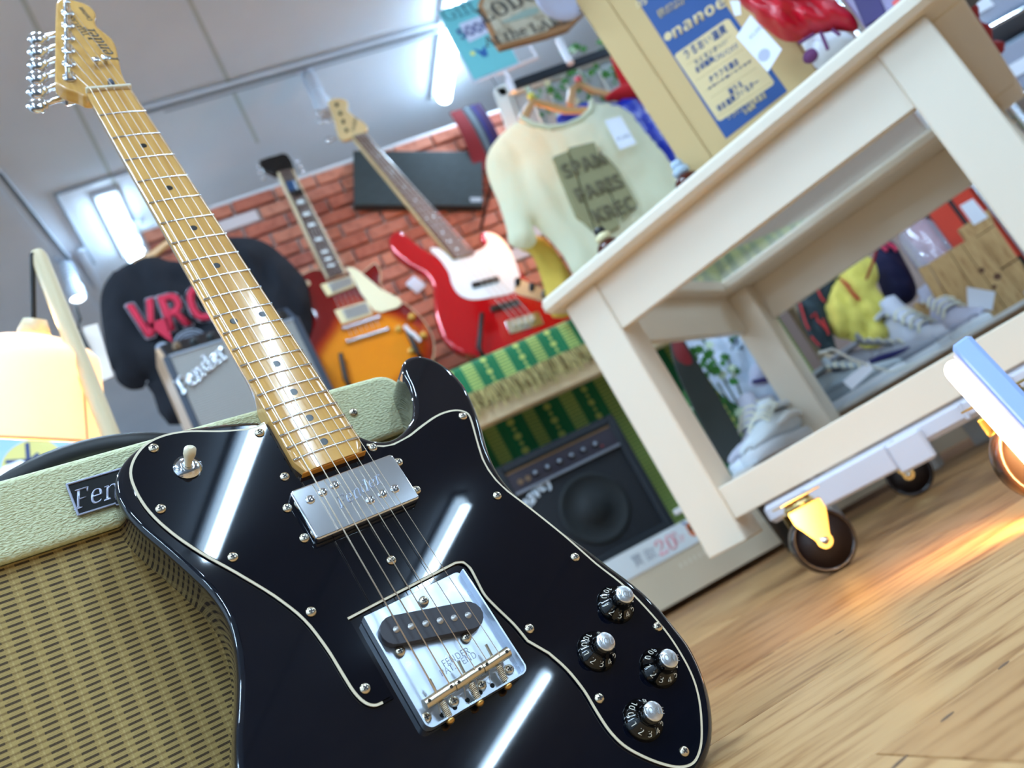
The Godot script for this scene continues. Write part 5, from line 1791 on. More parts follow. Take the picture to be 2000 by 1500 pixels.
func leaves(o: Node3D, pts: Array, F: Transform3D, org: Vector2, size: float, per: int):
	var g := mat("leaf_green", col(52, 128, 52), 0.5)
	var w := mat("leaf_pale", col(190, 214, 186), 0.5)
	var lf := PackedVector2Array([Vector2(0, -0.5), Vector2(0.18, -0.3), Vector2(0.46, -0.22), Vector2(0.3, 0.02), Vector2(0.36, 0.3), Vector2(0.12, 0.22), Vector2(0, 0.55), Vector2(-0.12, 0.22), Vector2(-0.36, 0.3), Vector2(-0.3, 0.02), Vector2(-0.46, -0.22), Vector2(-0.18, -0.3)])
	var prev := Vector3.ZERO
	for k in pts.size():
		var c := on(F, pts[k][0], pts[k][1]) - org
		for j in per:
			var s := st()
			var b := Basis.from_euler(Vector3(rng.randf_range(-0.7, 0.7), rng.randf_range(-0.7, 0.7), rng.randf_range(0, TAU))).scaled(Vector3.ONE * size * rng.randf_range(0.8, 1.3))
			extr(s, lf, [[0.0, 0.012], [0.0, -0.012]], Transform3D(b, flat3(c + Vector2(rng.randf_range(-1, 1), rng.randf_range(-1, 1)) * size * 0.8, rng.randf_range(0.012, 0.05))), true)
			obj("leaf", s, w if rng.randf() < 0.3 else g, o)
func signs():
	# turquoise poster in a clear holder hung from the track
	var F := frame(Vector3(1.1, 1.8, -2.15), Vector3(0, 0, 1))
	var p := outline(F, [[856, 24], [926, 156], [1012, 122], [946, -10]])
	var c := (p[0] + p[1] + p[2] + p[3]) / 4.0
	var O := thing("poster", "turquoise poster in a clear plastic holder hanging from the ceiling", "poster", F * flat3(c))
	var q := []
	for k in p: q.append(k - c)
	slab("holder", mat("acrylic_white", col(206, 216, 234), 0.2), O, [q[0] * 1.03, q[1] * 1.07, q[2] * 1.06, q[3] * 1.03], -0.004, -0.001)
	slab("sheet", mat("poster_turquoise", col(112, 196, 206), 0.5), O, q, -0.001, 0.001)
	var ax: Vector2 = (q[2] - q[1]).normalized()
	var B := Basis(flat3(ax), Vector3(-ax.y, ax.x, 0), Vector3.BACK)
	var s := st()
	word(s, "Gift", 0.05, Transform3D(B, flat3(on(F, 895, 22) - c, 0.0012)), "Droid Serif", false, 0.0006)
	obj("lettering", s, mat("poster_ink", col(60, 120, 136), 0.6), O)
	slab("price_patch", mat("patch_lilac", col(206, 212, 236), 0.5), O, outline_c(F, [[896, 48], [942, 30], [960, 62], [916, 84]], c), 0.001, 0.002)
	s = st()
	word(s, "5000", 0.04, Transform3D(B, flat3(on(F, 926, 58) - c, 0.0022)), "Droid Sans", true, 0.0006)
	obj("price_lettering", s, mat("poster_navy", col(70, 80, 140), 0.6), O)
	s = st()
	var yq := on(F, 941, 102) - c
	extr(s, PackedVector2Array([yq + Vector2(-0.02, 0.02), yq + Vector2(-0.004, -0.02), yq + Vector2(0.012, -0.02), yq + Vector2(0.02, 0.02), yq + Vector2(0.0, 0.004)]), [[0.0, 0.002], [0.0, 0.001]])
	obj("poster_drawing", s, mat("poster_blue", col(40, 100, 170), 0.6), O)
	s = st()
	extr(s, disc(0.008, 14, on(F, 923, 105) - c), [[0.0, 0.002], [0.0, 0.001]])
	obj("poster_dot", s, mat("poster_yellow", col(226, 226, 130), 0.6), O)
	# wooden lodge sign
	var S := frame(Vector3(1.15, 1.6, -1.85), Vector3(0, 0, 1))
	var sp := outline(S, [[934, 8], [946, -18], [1060, -60], [1150, -40], [1152, 14], [1110, 58], [1070, 72], [975, 97], [966, 84]])
	var sc := Vector2.ZERO
	for k in sp: sc += k / sp.size()
	var W := thing("wooden_sign", "old wooden plaque lettered LODGE At the LAKE with brown edge", "sign", S * flat3(sc))
	var sq := PackedVector2Array()
	for k in sp: sq.append(k - sc)
	slab("board", mat("sign_wood", col(150, 104, 62), 0.6), W, sq, -0.012, 0.004, 0.002, T(), true)
	var fm := mat("sign_face", col(190, 182, 164), 0.7)
	tri(fm, noise_tex(61, 0.02, [[0.0, col(180, 170, 156)], [0.5, col(240, 236, 230)], [1.0, col(255, 255, 255)]], 256, 4), Vector3(4, 4, 4))
	slab("painted_face", fm, W, outline_c(S, [[941, 12], [952, -10], [1060, -50], [1108, -30], [1104, 30], [1066, 64], [980, 88], [972, 76]], sc), 0.004, 0.0055)
	var la := on(S, 980, 88)
	var lb := on(S, 1066, 62)
	ax = (lb - la).normalized()
	B = Basis(flat3(ax), Vector3(-ax.y, ax.x, 0), Vector3.BACK)
	s = st()
	word(s, "LODGE", 0.05, Transform3D(B * Basis(Vector3.BACK, 0.16), flat3(on(S, 1004, 6) - sc, 0.006)), "Droid Serif", true, 0.0008)
	word(s, "At the LAKE", 0.032, Transform3D(B, flat3(on(S, 1028, 62) - sc, 0.006)), "Droid Serif", true, 0.0008)
	obj("lettering", s, mat("sign_ink", col(66, 62, 56), 0.7), W)
	s = st()
	for k in 3:
		var e := on(S, 1016 + k * 8, 36 - k * 6) - sc
		ball(s, Transform3D(Basis(B.x, B.y, B.z), flat3(e, 0.0056)), Vector3(0.06 - 0.014 * k, 0.007, 0.0006), 14, 6)
	obj("painted_water", s, mat("sign_teal", col(140, 160, 152), 0.7), W)
	var D := thing("round_plate", "pale lavender round plate hanging in front of the wooden plaque", "plate", dp(1098, -22, 1.85), frame(Vector3.ZERO, Vector3(-0.1, -0.55, 1)).basis)
	s = st()
	lathe(s, T(0, 0, 0, Basis(Vector3.RIGHT, PI / 2)), [[0.0, 0.0], [0.045, 0.002], [0.062, 0.006], [0.066, 0.002], [0.06, -0.004], [0.0, -0.006]], 36)
	obj("dish", s, mat("plate_lavender", col(190, 196, 224), 0.3), D)
func outline_c(F: Transform3D, pts: Array, c: Vector2) -> PackedVector2Array:
	var o := PackedVector2Array()
	for p in pts: o.append(on(F, p[0], p[1]) - c)
	return o

# ---------- lamp at the left ----------
func floor_lamp():
	var d := 1.35
	var top := dp(72, 492, d)
	var O := thing("floor_lamp", "pale wooden floor lamp with a glowing cream fabric shade behind the tweed amplifier", "lamp", Vector3(top.x, 0, top.z))
	var wood := mat("lamp_wood", col(214, 196, 158), 0.5)
	var s := st()
	var t0 := top - O.position
	tube(s, PackedVector3Array([Vector3(t0.x, 0.02, t0.z), Vector3(t0.x, t0.y - 0.01, t0.z), t0]), [0.0125, 0.0125, 0.009], 14)
	obj("pole", s, wood, O)
	s = st()
	lathe(s, T(), [[0.0, 0.0], [0.12, 0.0], [0.12, 0.016], [0.11, 0.02], [0.0, 0.022]], 36)
	obj("base", s, wood, O)
	var a := dp(66, 652, d - 0.02) - O.position
	var b := dp(46, 856, d - 0.035) - O.position
	s = st()
	tube(s, PackedVector3Array([t0, dp(63, 496, d - 0.012) - O.position, a]), 0.004, 8)
	obj("cord", s, mat("cord_black", Color(0.03, 0.035, 0.045), 0.6), O)
	var ax := (a - b).normalized()
	var h := a.distance_to(b)
	var B := ring_frame(ax)
	var S := Transform3D(Basis(B.x, ax, B.x.cross(ax)), b)
	s = st()
	lathe(s, S, [[0.0, h + 0.022], [0.016, h + 0.022], [0.022, h + 0.006], [0.024, h - 0.004], [0.0, h - 0.004]], 20)
	obj("shade_cap", s, wood, O)
	s = st()
	var prof := []
	for k in 13:
		var t := k / 12.0
		prof.append([lerpf(0.118, 0.088, t) * (1.0 if t < 0.8 else sqrt(1.0 - pow((t - 0.8) / 0.2, 2.0) * 0.75)), h * t * 0.97])
	for k in range(12, -1, -1): prof.append([prof[k][0] - 0.0012, prof[k][1] - 0.0004])
	lathe(s, S, prof, 48)
	var sm := mat("shade_linen", col(250, 242, 230), 0.9)
	sm.backlight_enabled = true
	sm.backlight = Color(0.95, 0.90, 0.82)
	var sh := obj("lamp_shade", s, sm, O)
	s = st()
	for an in [0.5, 2.6, 4.7]:
		var pts := PackedVector3Array()
		for k in 12: pts.append(S * Vector3(cos(an) * (prof[k][0] + 0.0006), prof[k][1], sin(an) * (prof[k][0] + 0.0006)))
		tube(s, pts, 0.0016, 6)
	obj("shade_seam", s, mat("seam_cloth", col(226, 190, 160), 0.9), sh)
	s = st()
	var rp := PackedVector3Array()
	for k in 49: rp.append(S * Vector3(cos(TAU * k / 48) * 0.118, 0.0, sin(TAU * k / 48) * 0.118))
	tube(s, rp, 0.0016, 6)
	obj("shade_hem", s, mat("hem_cloth", col(222, 160, 110), 0.9), sh)
	var g := mat("bulb_glow", Color(1, 0.95, 0.88), 0.5)
	g.emission_enabled = true
	g.emission = Color(1.0, 0.86, 0.66)
	g.emission_energy_multiplier = 6.0
	s = st()
	ball(s, S * T(0, h * 0.5, 0), Vector3(0.03, 0.036, 0.03), 18, 12)
	obj("bulb", s, g, O)
	var l := OmniLight3D.new()
	l.name = "light"
	O.add_child(l)
	l.position = S * Vector3(0, h * 0.5, 0)
	l.light_color = Color(1.0, 0.86, 0.68)
	l.light_energy = 0.5
	l.light_size = 0.03
	l.omni_range = 12.0
	l.omni_attenuation = 2.0
	l.shadow_enabled = true
	# price poster under the lamp
	var F := frame(dp(40, 900, 1.75), Vector3(0.1, 0.2, 1))
	var P := thing("price_poster", "light blue poster with a round yellow yen mark behind the tweed amplifier", "poster", F.origin, F.basis)
	slab("sheet", mat("poster_sky", col(150, 190, 232), 0.5), P, rrect(0.36, 0.24, 0.004, 2), -0.002, 0.0)
	slab("yellow_disc", mat("poster_gold", col(214, 204, 120), 0.5), P, disc(0.055, 36, on(F, 62, 905)), 0.0, 0.001)
	var c := on(F, 68, 906)
	s = st()
	bars(s, [[0.1, 1.0, 0.5, 0.52], [0.9, 1.0, 0.5, 0.52, 0.5, 0.0], [0.2, 0.46, 0.8, 0.46], [0.2, 0.26, 0.8, 0.26]], Transform3D(Basis(Vector3.BACK, 0.5).scaled(Vector3(0.06, 0.06, 1)), flat3(c + Vector2(-0.02, -0.03), 0.0014)), 0.14, 0.0008)
	obj("yen_mark", s, mat("poster_navy2", col(40, 62, 112), 0.6), P)
	var wv := thing("white_band", "white glossy band lying across the light blue poster", "band", F * flat3(on(F, 8, 932), 0.01), F.basis)
	s = st()
	puff(s, ccw(rrect(0.09, 0.03, 0.012, 4)), T(0, 0, 0, Basis(Vector3.BACK, 0.1)), 0.012, 0.012, 0.008, no_folds)
	obj("strip", s, mat("cap_white", col(236, 236, 244), 0.4), wv)
	# sheet of paper lit by the lamp
	F = frame(dp(195, 700, 1.9), Vector3(-0.2, 0.1, 1))
	var q := outline(F, [[160, 640], [190, 632], [222, 735], [190, 748]])
	var cc := (q[0] + q[1] + q[2] + q[3]) / 4.0
	var pp := thing("paper_sheet", "blank paper sheet clipped beside the lamp pole", "paper", F * flat3(cc), F.basis)
	slab("sheet", mat("paper_warm", col(226, 214, 204), 0.7), pp, [q[0] - cc, q[1] - cc, q[2] - cc, q[3] - cc], -0.001, 0.001)
	s = st()
	tube(s, PackedVector3Array([flat3(on(F, 152, 602) - cc, 0.01), flat3(on(F, 163, 630) - cc, 0.015), flat3(on(F, 156, 648) - cc, 0.01)]), 0.004, 8)
	tube(s, PackedVector3Array([flat3(on(F, 158, 655) - cc, 0.01), flat3(on(F, 176, 688) - cc, 0.012)]), 0.008, 8)
	obj("clip", s, mat("stand_black", Color(0.02, 0.02, 0.022), 0.4), pp)

# ---------- what stands on the table ----------
func tl(x: float, y: float, z: float) -> Vector3:   # table's own coordinates to the shop
	return TB.transform * Vector3(x, y, z)
const TT := 0.604
var KANA := {
	"u": [[0.3, 0.95, 0.65, 0.88], [0.15, 0.62, 0.5, 0.72, 0.78, 0.62, 0.75, 0.35, 0.35, 0.0]],
	"ru": [[0.2, 0.92, 0.75, 0.92, 0.2, 0.45, 0.55, 0.55, 0.85, 0.4, 0.8, 0.12, 0.5, 0.02, 0.35, 0.15, 0.55, 0.2]],
	"o": [[0.1, 0.72, 0.6, 0.75], [0.35, 0.98, 0.35, 0.1, 0.15, 0.2, 0.3, 0.4, 0.7, 0.5, 0.85, 0.25, 0.6, 0.02], [0.7, 0.85, 0.9, 0.7]],
	"i": [[0.15, 0.85, 0.2, 0.3, 0.35, 0.2], [0.7, 0.8, 0.85, 0.4]],
	"wa": [[0.05, 0.9, 0.95, 0.9], [0.1, 0.55, 0.3, 0.7], [0.1, 0.05, 0.3, 0.4], [0.45, 0.9, 0.45, 0.5, 0.9, 0.5, 0.9, 0.9], [0.45, 0.7, 0.9, 0.7], [0.4, 0.05, 0.4, 0.4, 0.95, 0.4, 0.95, 0.05], [0.58, 0.05, 0.58, 0.4], [0.76, 0.05, 0.76, 0.4], [0.3, 0.03, 1.0, 0.03]],
	"kaze": [[0.15, 0.0, 0.15, 0.95, 0.85, 0.95, 0.85, 0.1, 1.0, 0.05], [0.3, 0.6, 0.7, 0.6, 0.7, 0.4, 0.3, 0.4, 0.3, 0.6], [0.5, 0.8, 0.5, 0.15], [0.28, 0.15, 0.72, 0.2], [0.3, 0.8, 0.7, 0.8]],
	"hi": [[0.1, 0.85, 0.4, 0.85, 0.2, 0.4, 0.35, 0.05, 0.65, 0.2, 0.65, 0.8, 0.9, 0.5]],
	"to": [[0.35, 0.95, 0.4, 0.5], [0.75, 0.75, 0.25, 0.35, 0.35, 0.05, 0.8, 0.05]],
	"n": [[0.15, 0.85, 0.4, 0.7], [0.15, 0.1, 0.5, 0.25, 0.85, 0.75]],
	"bar": [[0.1, 0.5, 0.9, 0.5]],
	"ta": [[0.4, 0.95, 0.2, 0.5, 0.05, 0.4], [0.3, 0.8, 0.85, 0.8, 0.6, 0.3, 0.2, 0.0], [0.4, 0.6, 0.65, 0.4]],
	"fu": [[0.15, 0.85, 0.85, 0.85, 0.7, 0.4, 0.3, 0.05]],
	"ji": [[0.25, 0.0, 0.25, 0.85, 0.75, 0.85, 0.75, 0.0, 0.25, 0.0], [0.5, 1.0, 0.4, 0.85], [0.25, 0.57, 0.75, 0.57], [0.25, 0.28, 0.75, 0.28]],
	"ka": [[0.05, 0.8, 0.5, 0.8], [0.28, 1.0, 0.28, 0.0], [0.05, 0.4, 0.5, 0.4], [0.6, 0.85, 0.95, 0.85, 0.9, 0.1, 0.8, 0.05], [0.75, 1.0, 0.7, 0.5, 0.55, 0.0]],
}
func kana(s: SurfaceTool, text: Array, F: Transform3D, p0: Vector2, p1: Vector2, h: float, wid := 0.11):   # characters spaced along the line p0-p1
	var d := (p1 - p0)
	var ax := d.normalized()
	var step := d.length() / text.size()
	for k in text.size():
		var o := p0 + ax * step * k
		bars(s, KANA[text[k]], Transform3D(Basis(flat3(ax) * step * 0.86, Vector3(-ax.y, ax.x, 0) * h, Vector3(0, 0, 1)), flat3(o, 0.0014)), wid, 0.0008)
func table_things():
	var F := Transform3D(TB.basis, tl(0, TT, -0.13))
	# cardboard carton with a printed blue panel
	var p0 := on(F, 1346, 342)
	var p1 := on(F, 1600, 142)
	var card := mat("cardboard", col(194, 166, 116), 0.8)
	var w := p1.x - p0.x
	var C := thing("cardboard_carton", "tall brown cardboard carton with a blue printed panel standing on the cream table", "carton", tl(p0.x, TT, -0.13), TB.basis)
	box("carton_body", card, C, Vector3(w / 2, 0.31, -0.13), Vector3(w, 0.62, 0.26), 0.003)
	box("side_flap", card, C, Vector3(0.028, 0.31, 0.002), Vector3(0.056, 0.615, 0.004), 0.001)
	var X := Transform3D(C.basis, C.position)
	var blue := mat("carton_blue", col(6, 66, 132), 0.6)
	slab("blue_panel", blue, C, outline(X, [[1230, -22], [1394, -22], [1538, 178], [1418, 271]]), 0.0, 0.0006)
	slab("text_panel", mat("carton_print_tan", col(212, 190, 142), 0.7), C, outline(X, [[1318, 110], [1322, 104], [1418, 38], [1425, 38], [1512, 160], [1510, 166], [1408, 236], [1402, 235]]), 0.0006, 0.0010)
	var tan_ := mat("carton_print_tan", col(212, 190, 142), 0.7)
	var s := st()
	var d := on(X, 1400, 8) - on(X, 1325, 56)
	var ax := d.normalized()
	var B := Basis(flat3(ax), Vector3(-ax.y, ax.x, 0), Vector3.BACK)
	word(s, "nanoe", 0.026, Transform3D(B, flat3(on(X, 1364, 33), 0.001)), "Droid Sans", true, 0.0006, 1.15)
	obj("brand_lettering", s, tan_, C)
	slab("brand_dot", tan_, C, disc(0.0085, 24, on(X, 1305, 71)), 0.0004, 0.0012)
	slab("brand_dot", tan_, C, disc(0.0032, 14, on(X, 1317, 63)), 0.0004, 0.0012)
	s = st()
	word(s, "DS", 0.016, Transform3D(B, flat3(on(X, 1253, 6), 0.001)), "Droid Sans", true, 0.0006)
	obj("model_lettering", s, tan_, C)
	s = st()
	kana(s, ["ji", "ka", "n", "ta", "fu", "i", "to", "u", "ru", "hi"], X, on(X, 1286, 32), on(X, 1344, -4), 0.011, 0.14)
	kana(s, ["ji", "fu", "n", "ta", "fu", "i", "ka", "hi", "ru", "ji"], X, on(X, 1290, 36), on(X, 1338, 6), 0.005, 0.14)
	kana(s, ["ha" if KANA.has("ha") else "hi", "n", "n"], X, on(X, 1357, 46), on(X, 1378, 30), 0.006, 0.14)
	kana(s, ["i", "fu", "i", "n", "fu", "ka", "kaze", "wa", "ji"], X, on(X, 1424, 236), on(X, 1500, 188), 0.011, 0.12)
	kana(s, ["ji", "wa", "kaze"], X, on(X, 1455, 224), on(X, 1478, 209), 0.008, 0.12)
	obj("panel_lettering", s, tan_, C).set_meta("kind", "stuff")
	s = st()
	kana(s, ["u", "ru", "o", "i", "wa", "kaze"], X, on(X, 1339, 117), on(X, 1423, 62), 0.018, 0.11)
	kana(s, ["hi", "to", "ru", "n", "ta", "bar", "i"], X, on(X, 1359, 128), on(X, 1424, 84), 0.010, 0.1)
	kana(s, ["ji", "ka", "wa", "kaze"], X, on(X, 1361, 143), on(X, 1397, 118), 0.011, 0.14)
	kana(s, ["ta", "u", "fu", "ru", "wa", "ji"], X, on(X, 1388, 162), on(X, 1446, 123), 0.012, 0.12)
	kana(s, ["ji", "ka", "n", "ta", "wa", "i", "to", "u", "ru", "hi"], X, on(X, 1384, 176), on(X, 1470, 120), 0.004, 0.12)
	kana(s, ["wa", "u", "ru"], X, on(X, 1426, 186), on(X, 1454, 167), 0.012, 0.12)
	kana(s, ["ka", "ji", "wa", "kaze", "fu", "i", "ru", "ta", "bar"], X, on(X, 1404, 219), on(X, 1486, 162), 0.012, 0.12)
	obj("text_lettering", s, blue, C).set_meta("kind", "stuff")
	s = st()
	word(s, "ON/OFF", 0.011, Transform3D(B, flat3(on(X, 1418, 103), 0.001)), "Droid Sans", false, 0.0006)
	obj("switch_lettering", s, blue, C)
	s = st()
	for e in [[[1342, 128], [1430, 68]], [[1360, 158], [1452, 96]], [[1378, 178], [1468, 116]], [[1388, 192], [1478, 132]], [[1402, 228], [1508, 160]]]:
		var a := on(X, e[0][0], e[0][1])
		var b := on(X, e[1][0], e[1][1])
		rod(s, flat3(a, 0.0011), flat3(b, 0.0011), 0.0003, 4)
	obj("rules", s, mat("rule_brown", col(150, 132, 100), 0.7), C)
	# doll in a red satin costume
	var R := Transform3D(TB.basis, tl(0, TT, -0.075))
	var G := thing("costume_doll", "doll in a gathered red satin costume with gold belt on the cream table", "doll", tl(on(R, 1560, 120).x, TT, -0.075), TB.basis)
	var off := -Vector3(on(R, 1560, 120).x, 0, 0)
	var sat := mat("red_satin", col(196, 14, 40), 0.32)
	s = st()
	var gather := func(p: Vector2) -> float: return 0.012 * sin(p.x * 190.0 + p.y * 60.0) + folds(p, 20.0, 0.02)
	puff(s, outline(R, [[1444, -10], [1452, 14], [1472, 28], [1482, 46], [1500, 60], [1522, 76], [1546, 82], [1580, 76], [1612, 68], [1640, 60], [1664, 62], [1676, 50], [1664, 26], [1640, 8], [1622, -12], [1600, -40], [1540, -60], [1480, -40]], 3), T(off.x, 0, 0), 0.10, 0.05, 0.008, gather)
	obj("costume", s, sat, G)
	s = st()
	puff(s, outline(R, [[1512, -10], [1524, 8], [1546, 15], [1570, 8], [1582, -12], [1550, -24]], 3), T(off.x, 0, 0.05), 0.02, 0.02, 0.006, no_folds)
	obj("belt", s, mat("belt_gold", col(190, 160, 92), 0.35, 0.5), G)
	s = st()
	puff(s, outline(R, [[1572, 78], [1640, 62], [1664, 70], [1668, 84], [1612, 134], [1594, 132], [1580, 104]], 2), T(off.x, 0, 0.01), 0.06, 0.03, 0.008, no_folds)
	obj("printed_legs", s, cloth_mat("legs_white", col(220, 222, 230)), G)
	s = st()
	for e in [[[1576, 96], [1606, 78]], [[1618, 74], [1632, 108]], [[1640, 70], [1655, 80]]]:
		tube(s, PackedVector3Array([flat3(on(R, e[0][0], e[0][1]), 0.044) + off, flat3(on(R, e[1][0], e[1][1]), 0.044) + off]), 0.003, 6)
	ball(s, Transform3D(Basis(), flat3(on(R, 1596, 118), 0.036) + off), Vector3(0.014, 0.012, 0.008), 12, 8)
	obj("leg_marks", s, mat("leg_plum", col(96, 40, 92), 0.7), G)
	# price tags of the doll
	var tags := [["large white price card hanging in front of the cardboard carton", [[1490, 46], [1550, 111], [1523, 154], [1463, 87]]], ["small white tag hanging from the red costume", [[1451, 19], [1469, 19], [1472, 45], [1460, 47]]]]
	for t in tags:
		var pp := outline(R, t[1])
		var c := (pp[0] + pp[1] + pp[2] + pp[3]) / 4.0
		var o := thing("price_tag", t[0], "tag", R * flat3(c, 0.06), TB.basis)
		slab("card", mat("tag_white", col(232, 238, 252), 0.6), o, [pp[0] - c, pp[1] - c, pp[2] - c, pp[3] - c], -0.0006, 0.0006)
		if t[1][0][0] == 1490:
			s = st()
			word(s, "¥3,980", 0.007, Transform3D(Basis(Vector3.BACK, 0.1), flat3(on(R, 1500, 78) - c, 0.0009)), "Droid Sans", false, 0.0003)
			obj("price", s, mat("tag_stamp", col(178, 184, 206), 0.6), o)
			slab("stamp", mat("tag_stamp", col(178, 184, 206), 0.6), o, disc(0.011, 16, on(R, 1516, 122) - c), 0.0005, 0.0009)
	# bottles
	for b in [[1171, 452, -0.10, "brown glass bottle with a black cap at the corner of the cream table"], [1322, 322, -0.10, "brown bottle with a clear stopper beside the cardboard carton"]]:
		var f := Transform3D(TB.basis, tl(0, TT, b[2]))
		var q := on(f, b[0], b[1])
		var o := thing("bottle", b[3], "bottle", tl(q.x, TT, b[2]), TB.basis)
		var h := q.y
		s = st()
		lathe(s, T(), [[0.0, 0.0], [0.026, 0.0], [0.028, 0.004], [0.028, h * 0.5], [0.022, h * 0.62], [0.012, h * 0.7], [0.0, h * 0.7]], 28)
		obj("glass_body", s, mat("brown_glass", col(70, 22, 10), 0.06), o)
		s = st()
		lathe(s, T(0, h * 0.7, 0), [[0.0, 0.0], [0.014, 0.0], [0.017, 0.006], [0.017, h * 0.16], [0.012, h * 0.2], [0.0, h * 0.2]], 22)
		obj("collar", s, mat("collar_cream", col(226, 214, 168), 0.3) if b[0] < 1200 else mat("stopper_clear", col(176, 196, 214), 0.1), o)
		s = st()
		lathe(s, T(0, h * 0.9, 0), [[0.0, 0.0], [0.012, 0.0], [0.012, h * 0.16], [0.010, h * 0.18], [0.0, h * 0.18]], 20)
		obj("cap", s, mat("cap_black", Color(0.02, 0.025, 0.04), 0.3) if b[0] < 1200 else mat("stopper_clear", col(176, 196, 214), 0.1), o)
	# clear boxes towards the right end of the table
	var cl := mat("clear_plastic", Color(0.85, 0.86, 0.95, 0.25), 0.08)
	cl.transparency = BaseMaterial3D.TRANSPARENCY_ALPHA
	var lil := mat("lilac_case", col(150, 138, 178), 0.25)
	var fq := Transform3D(TB.basis, tl(0, TT, -0.06))
	var a0 := on(fq, 1692, 58).x
	var K := thing("collector_case", "lilac plastic case with purple insert standing beside the red costume doll", "case", tl(a0, TT, -0.06), TB.basis)
	box("case_body", lil, K, Vector3(0.035, 0.06, -0.04), Vector3(0.07, 0.12, 0.08), 0.003)
	box("insert", mat("insert_purple", col(46, 24, 96), 0.4), K, Vector3(0.028, 0.075, 0.002), Vector3(0.036, 0.09, 0.006), 0.001, Basis(Vector3.BACK, -0.2))
	box("red_sticker", mat("sticker_red", col(224, 90, 90), 0.5), K, Vector3(0.058, 0.03, 0.0015), Vector3(0.012, 0.016, 0.003), 0.001)
	var K2 := thing("dark_case", "dark grey case standing at the back of the cream table behind the lilac case", "case", tl(a0 + 0.11, TT, -0.12), TB.basis)
	box("case_body", mat("case_dark", col(60, 64, 72), 0.4), K2, Vector3(0.03, 0.07, -0.06), Vector3(0.10, 0.14, 0.1), 0.004)
	box("case_lid", mat("case_dark_lid", col(44, 48, 56), 0.4), K2, Vector3(0.03, 0.146, -0.06), Vector3(0.104, 0.014, 0.104), 0.004)
	# right end: red cloth along the table edge and clear storage boxes on it
	var W := 0.802
	var rc := thing("red_cloth", "red cloth lying along the end of the cream table under the clear boxes", "cloth", tl(W + 0.03, TT, -0.35), TB.basis)
	s = st()
	var cp := []
	for k in 13: cp.append(Vector2(0.034 + 0.005 * sin(k * 1.7), -0.26 + 0.043 * k))
	for k in range(12, -1, -1): cp.append(Vector2(-0.06, -0.26 + 0.043 * k))
	puff(s, ccw(smooth(cp, 3)), Transform3D(Basis(Vector3.RIGHT, -PI / 2), Vector3(0, 0.017, 0)), 0.034, 0.02, 0.012, no_folds)
	obj("cloth", s, cloth_mat("red_felt", col(150, 8, 24)), rc)
	for k in 3:
		var cb := thing("clear_storage_box", "clear plastic storage box on the red cloth, %s of three" % ["first", "second", "third"][k], "box", tl(W - 0.005, TT + 0.034, -0.16 - 0.17 * k), TB.basis)
		s = st()
		bx(s, T(0, 0.004, 0), Vector3(0.11, 0.004, 0.155), 0.001)
		for z in [-0.0765, 0.0765]: bx(s, T(0, 0.055, z), Vector3(0.11, 0.10, 0.002))
		for x in [-0.054, 0.054]: bx(s, T(x, 0.055, 0), Vector3(0.002, 0.10, 0.151))
		obj("walls", s, cl, cb)
		box("lid", mat("lid_blue_grey", col(150, 168, 186), 0.25), cb, Vector3(0, 0.109, 0), Vector3(0.118, 0.012, 0.162), 0.004)
		box("label", mat("tag_white", col(232, 238, 252), 0.6), cb, Vector3(0.0562, 0.05, 0.03), Vector3(0.001, 0.03, 0.06))
		box("contents", mat("contents_%d" % k, [col(90, 76, 70), col(120, 130, 140), col(70, 60, 84)][k], 0.7), cb, Vector3(-0.01, 0.024, 0.0), Vector3(0.07, 0.036, 0.12), 0.006)

func storage_rack():
	var F := frame(dp(1950, 60, 2.5), Vector3(-0.35, 0, 0.94))
	var o := thing("wire_rack", "chrome wire rack holding clear tubs beyond the end of the cream table", "rack", Vector3(F.origin.x, 0, F.origin.z), F.basis)
	var ch := mat("chrome", Color(0.8, 0.8, 0.8), 0.12, 1.0)
	var y0 := F.origin.y - 0.20
	for x in [-0.10, 0.66]:
		for z in [0.0, -0.42]:
			var s := st()
			rod(s, Vector3(x, 0, z), Vector3(x, y0 + 0.8, z), 0.013, 12)
			obj("post", s, ch, o)
	for y in [y0, y0 + 0.22, y0 + 0.44]:
		for z in [0.0, -0.21, -0.42]:
			var s := st()
			rod(s, Vector3(-0.10, y, z), Vector3(0.66, y, z), 0.006, 8)
			obj("shelf_wire", s, ch, o)
		box("shelf_sheet", mat("shelf_sheet", col(140, 152, 166), 0.3), o, Vector3(0.28, y + 0.008, -0.21), Vector3(0.74, 0.003, 0.40))
	var cl: StandardMaterial3D = mats["clear_plastic"]
	var names := ["lower", "middle", "upper"]
	for r in 3:
		for k in 3:
			var b := thing("storage_tub", "blue-grey plastic tub on the %s shelf of the wire rack, %s from its corner post" % [names[r], ["first", "second", "third"][k]], "tub", o.transform * Vector3(0.035 + 0.245 * k, y0 + 0.011 + 0.22 * r, -0.17), F.basis, "tubs on the wire rack")
			box("shell", mat("tub_haze_%d" % ((r + k) % 2), [col(150, 168, 188), col(128, 146, 168)][(r + k) % 2], 0.15), b, Vector3(0, 0.08, -0.01), Vector3(0.225, 0.16, 0.30), 0.010)
			box("front_window", cl, b, Vector3(0, 0.08, 0.145), Vector3(0.20, 0.13, 0.006), 0.002)
			box("label", mat("tag_white", col(232, 238, 252), 0.6), b, Vector3(-0.03, 0.07, 0.1495), Vector3(0.09, 0.04, 0.001))
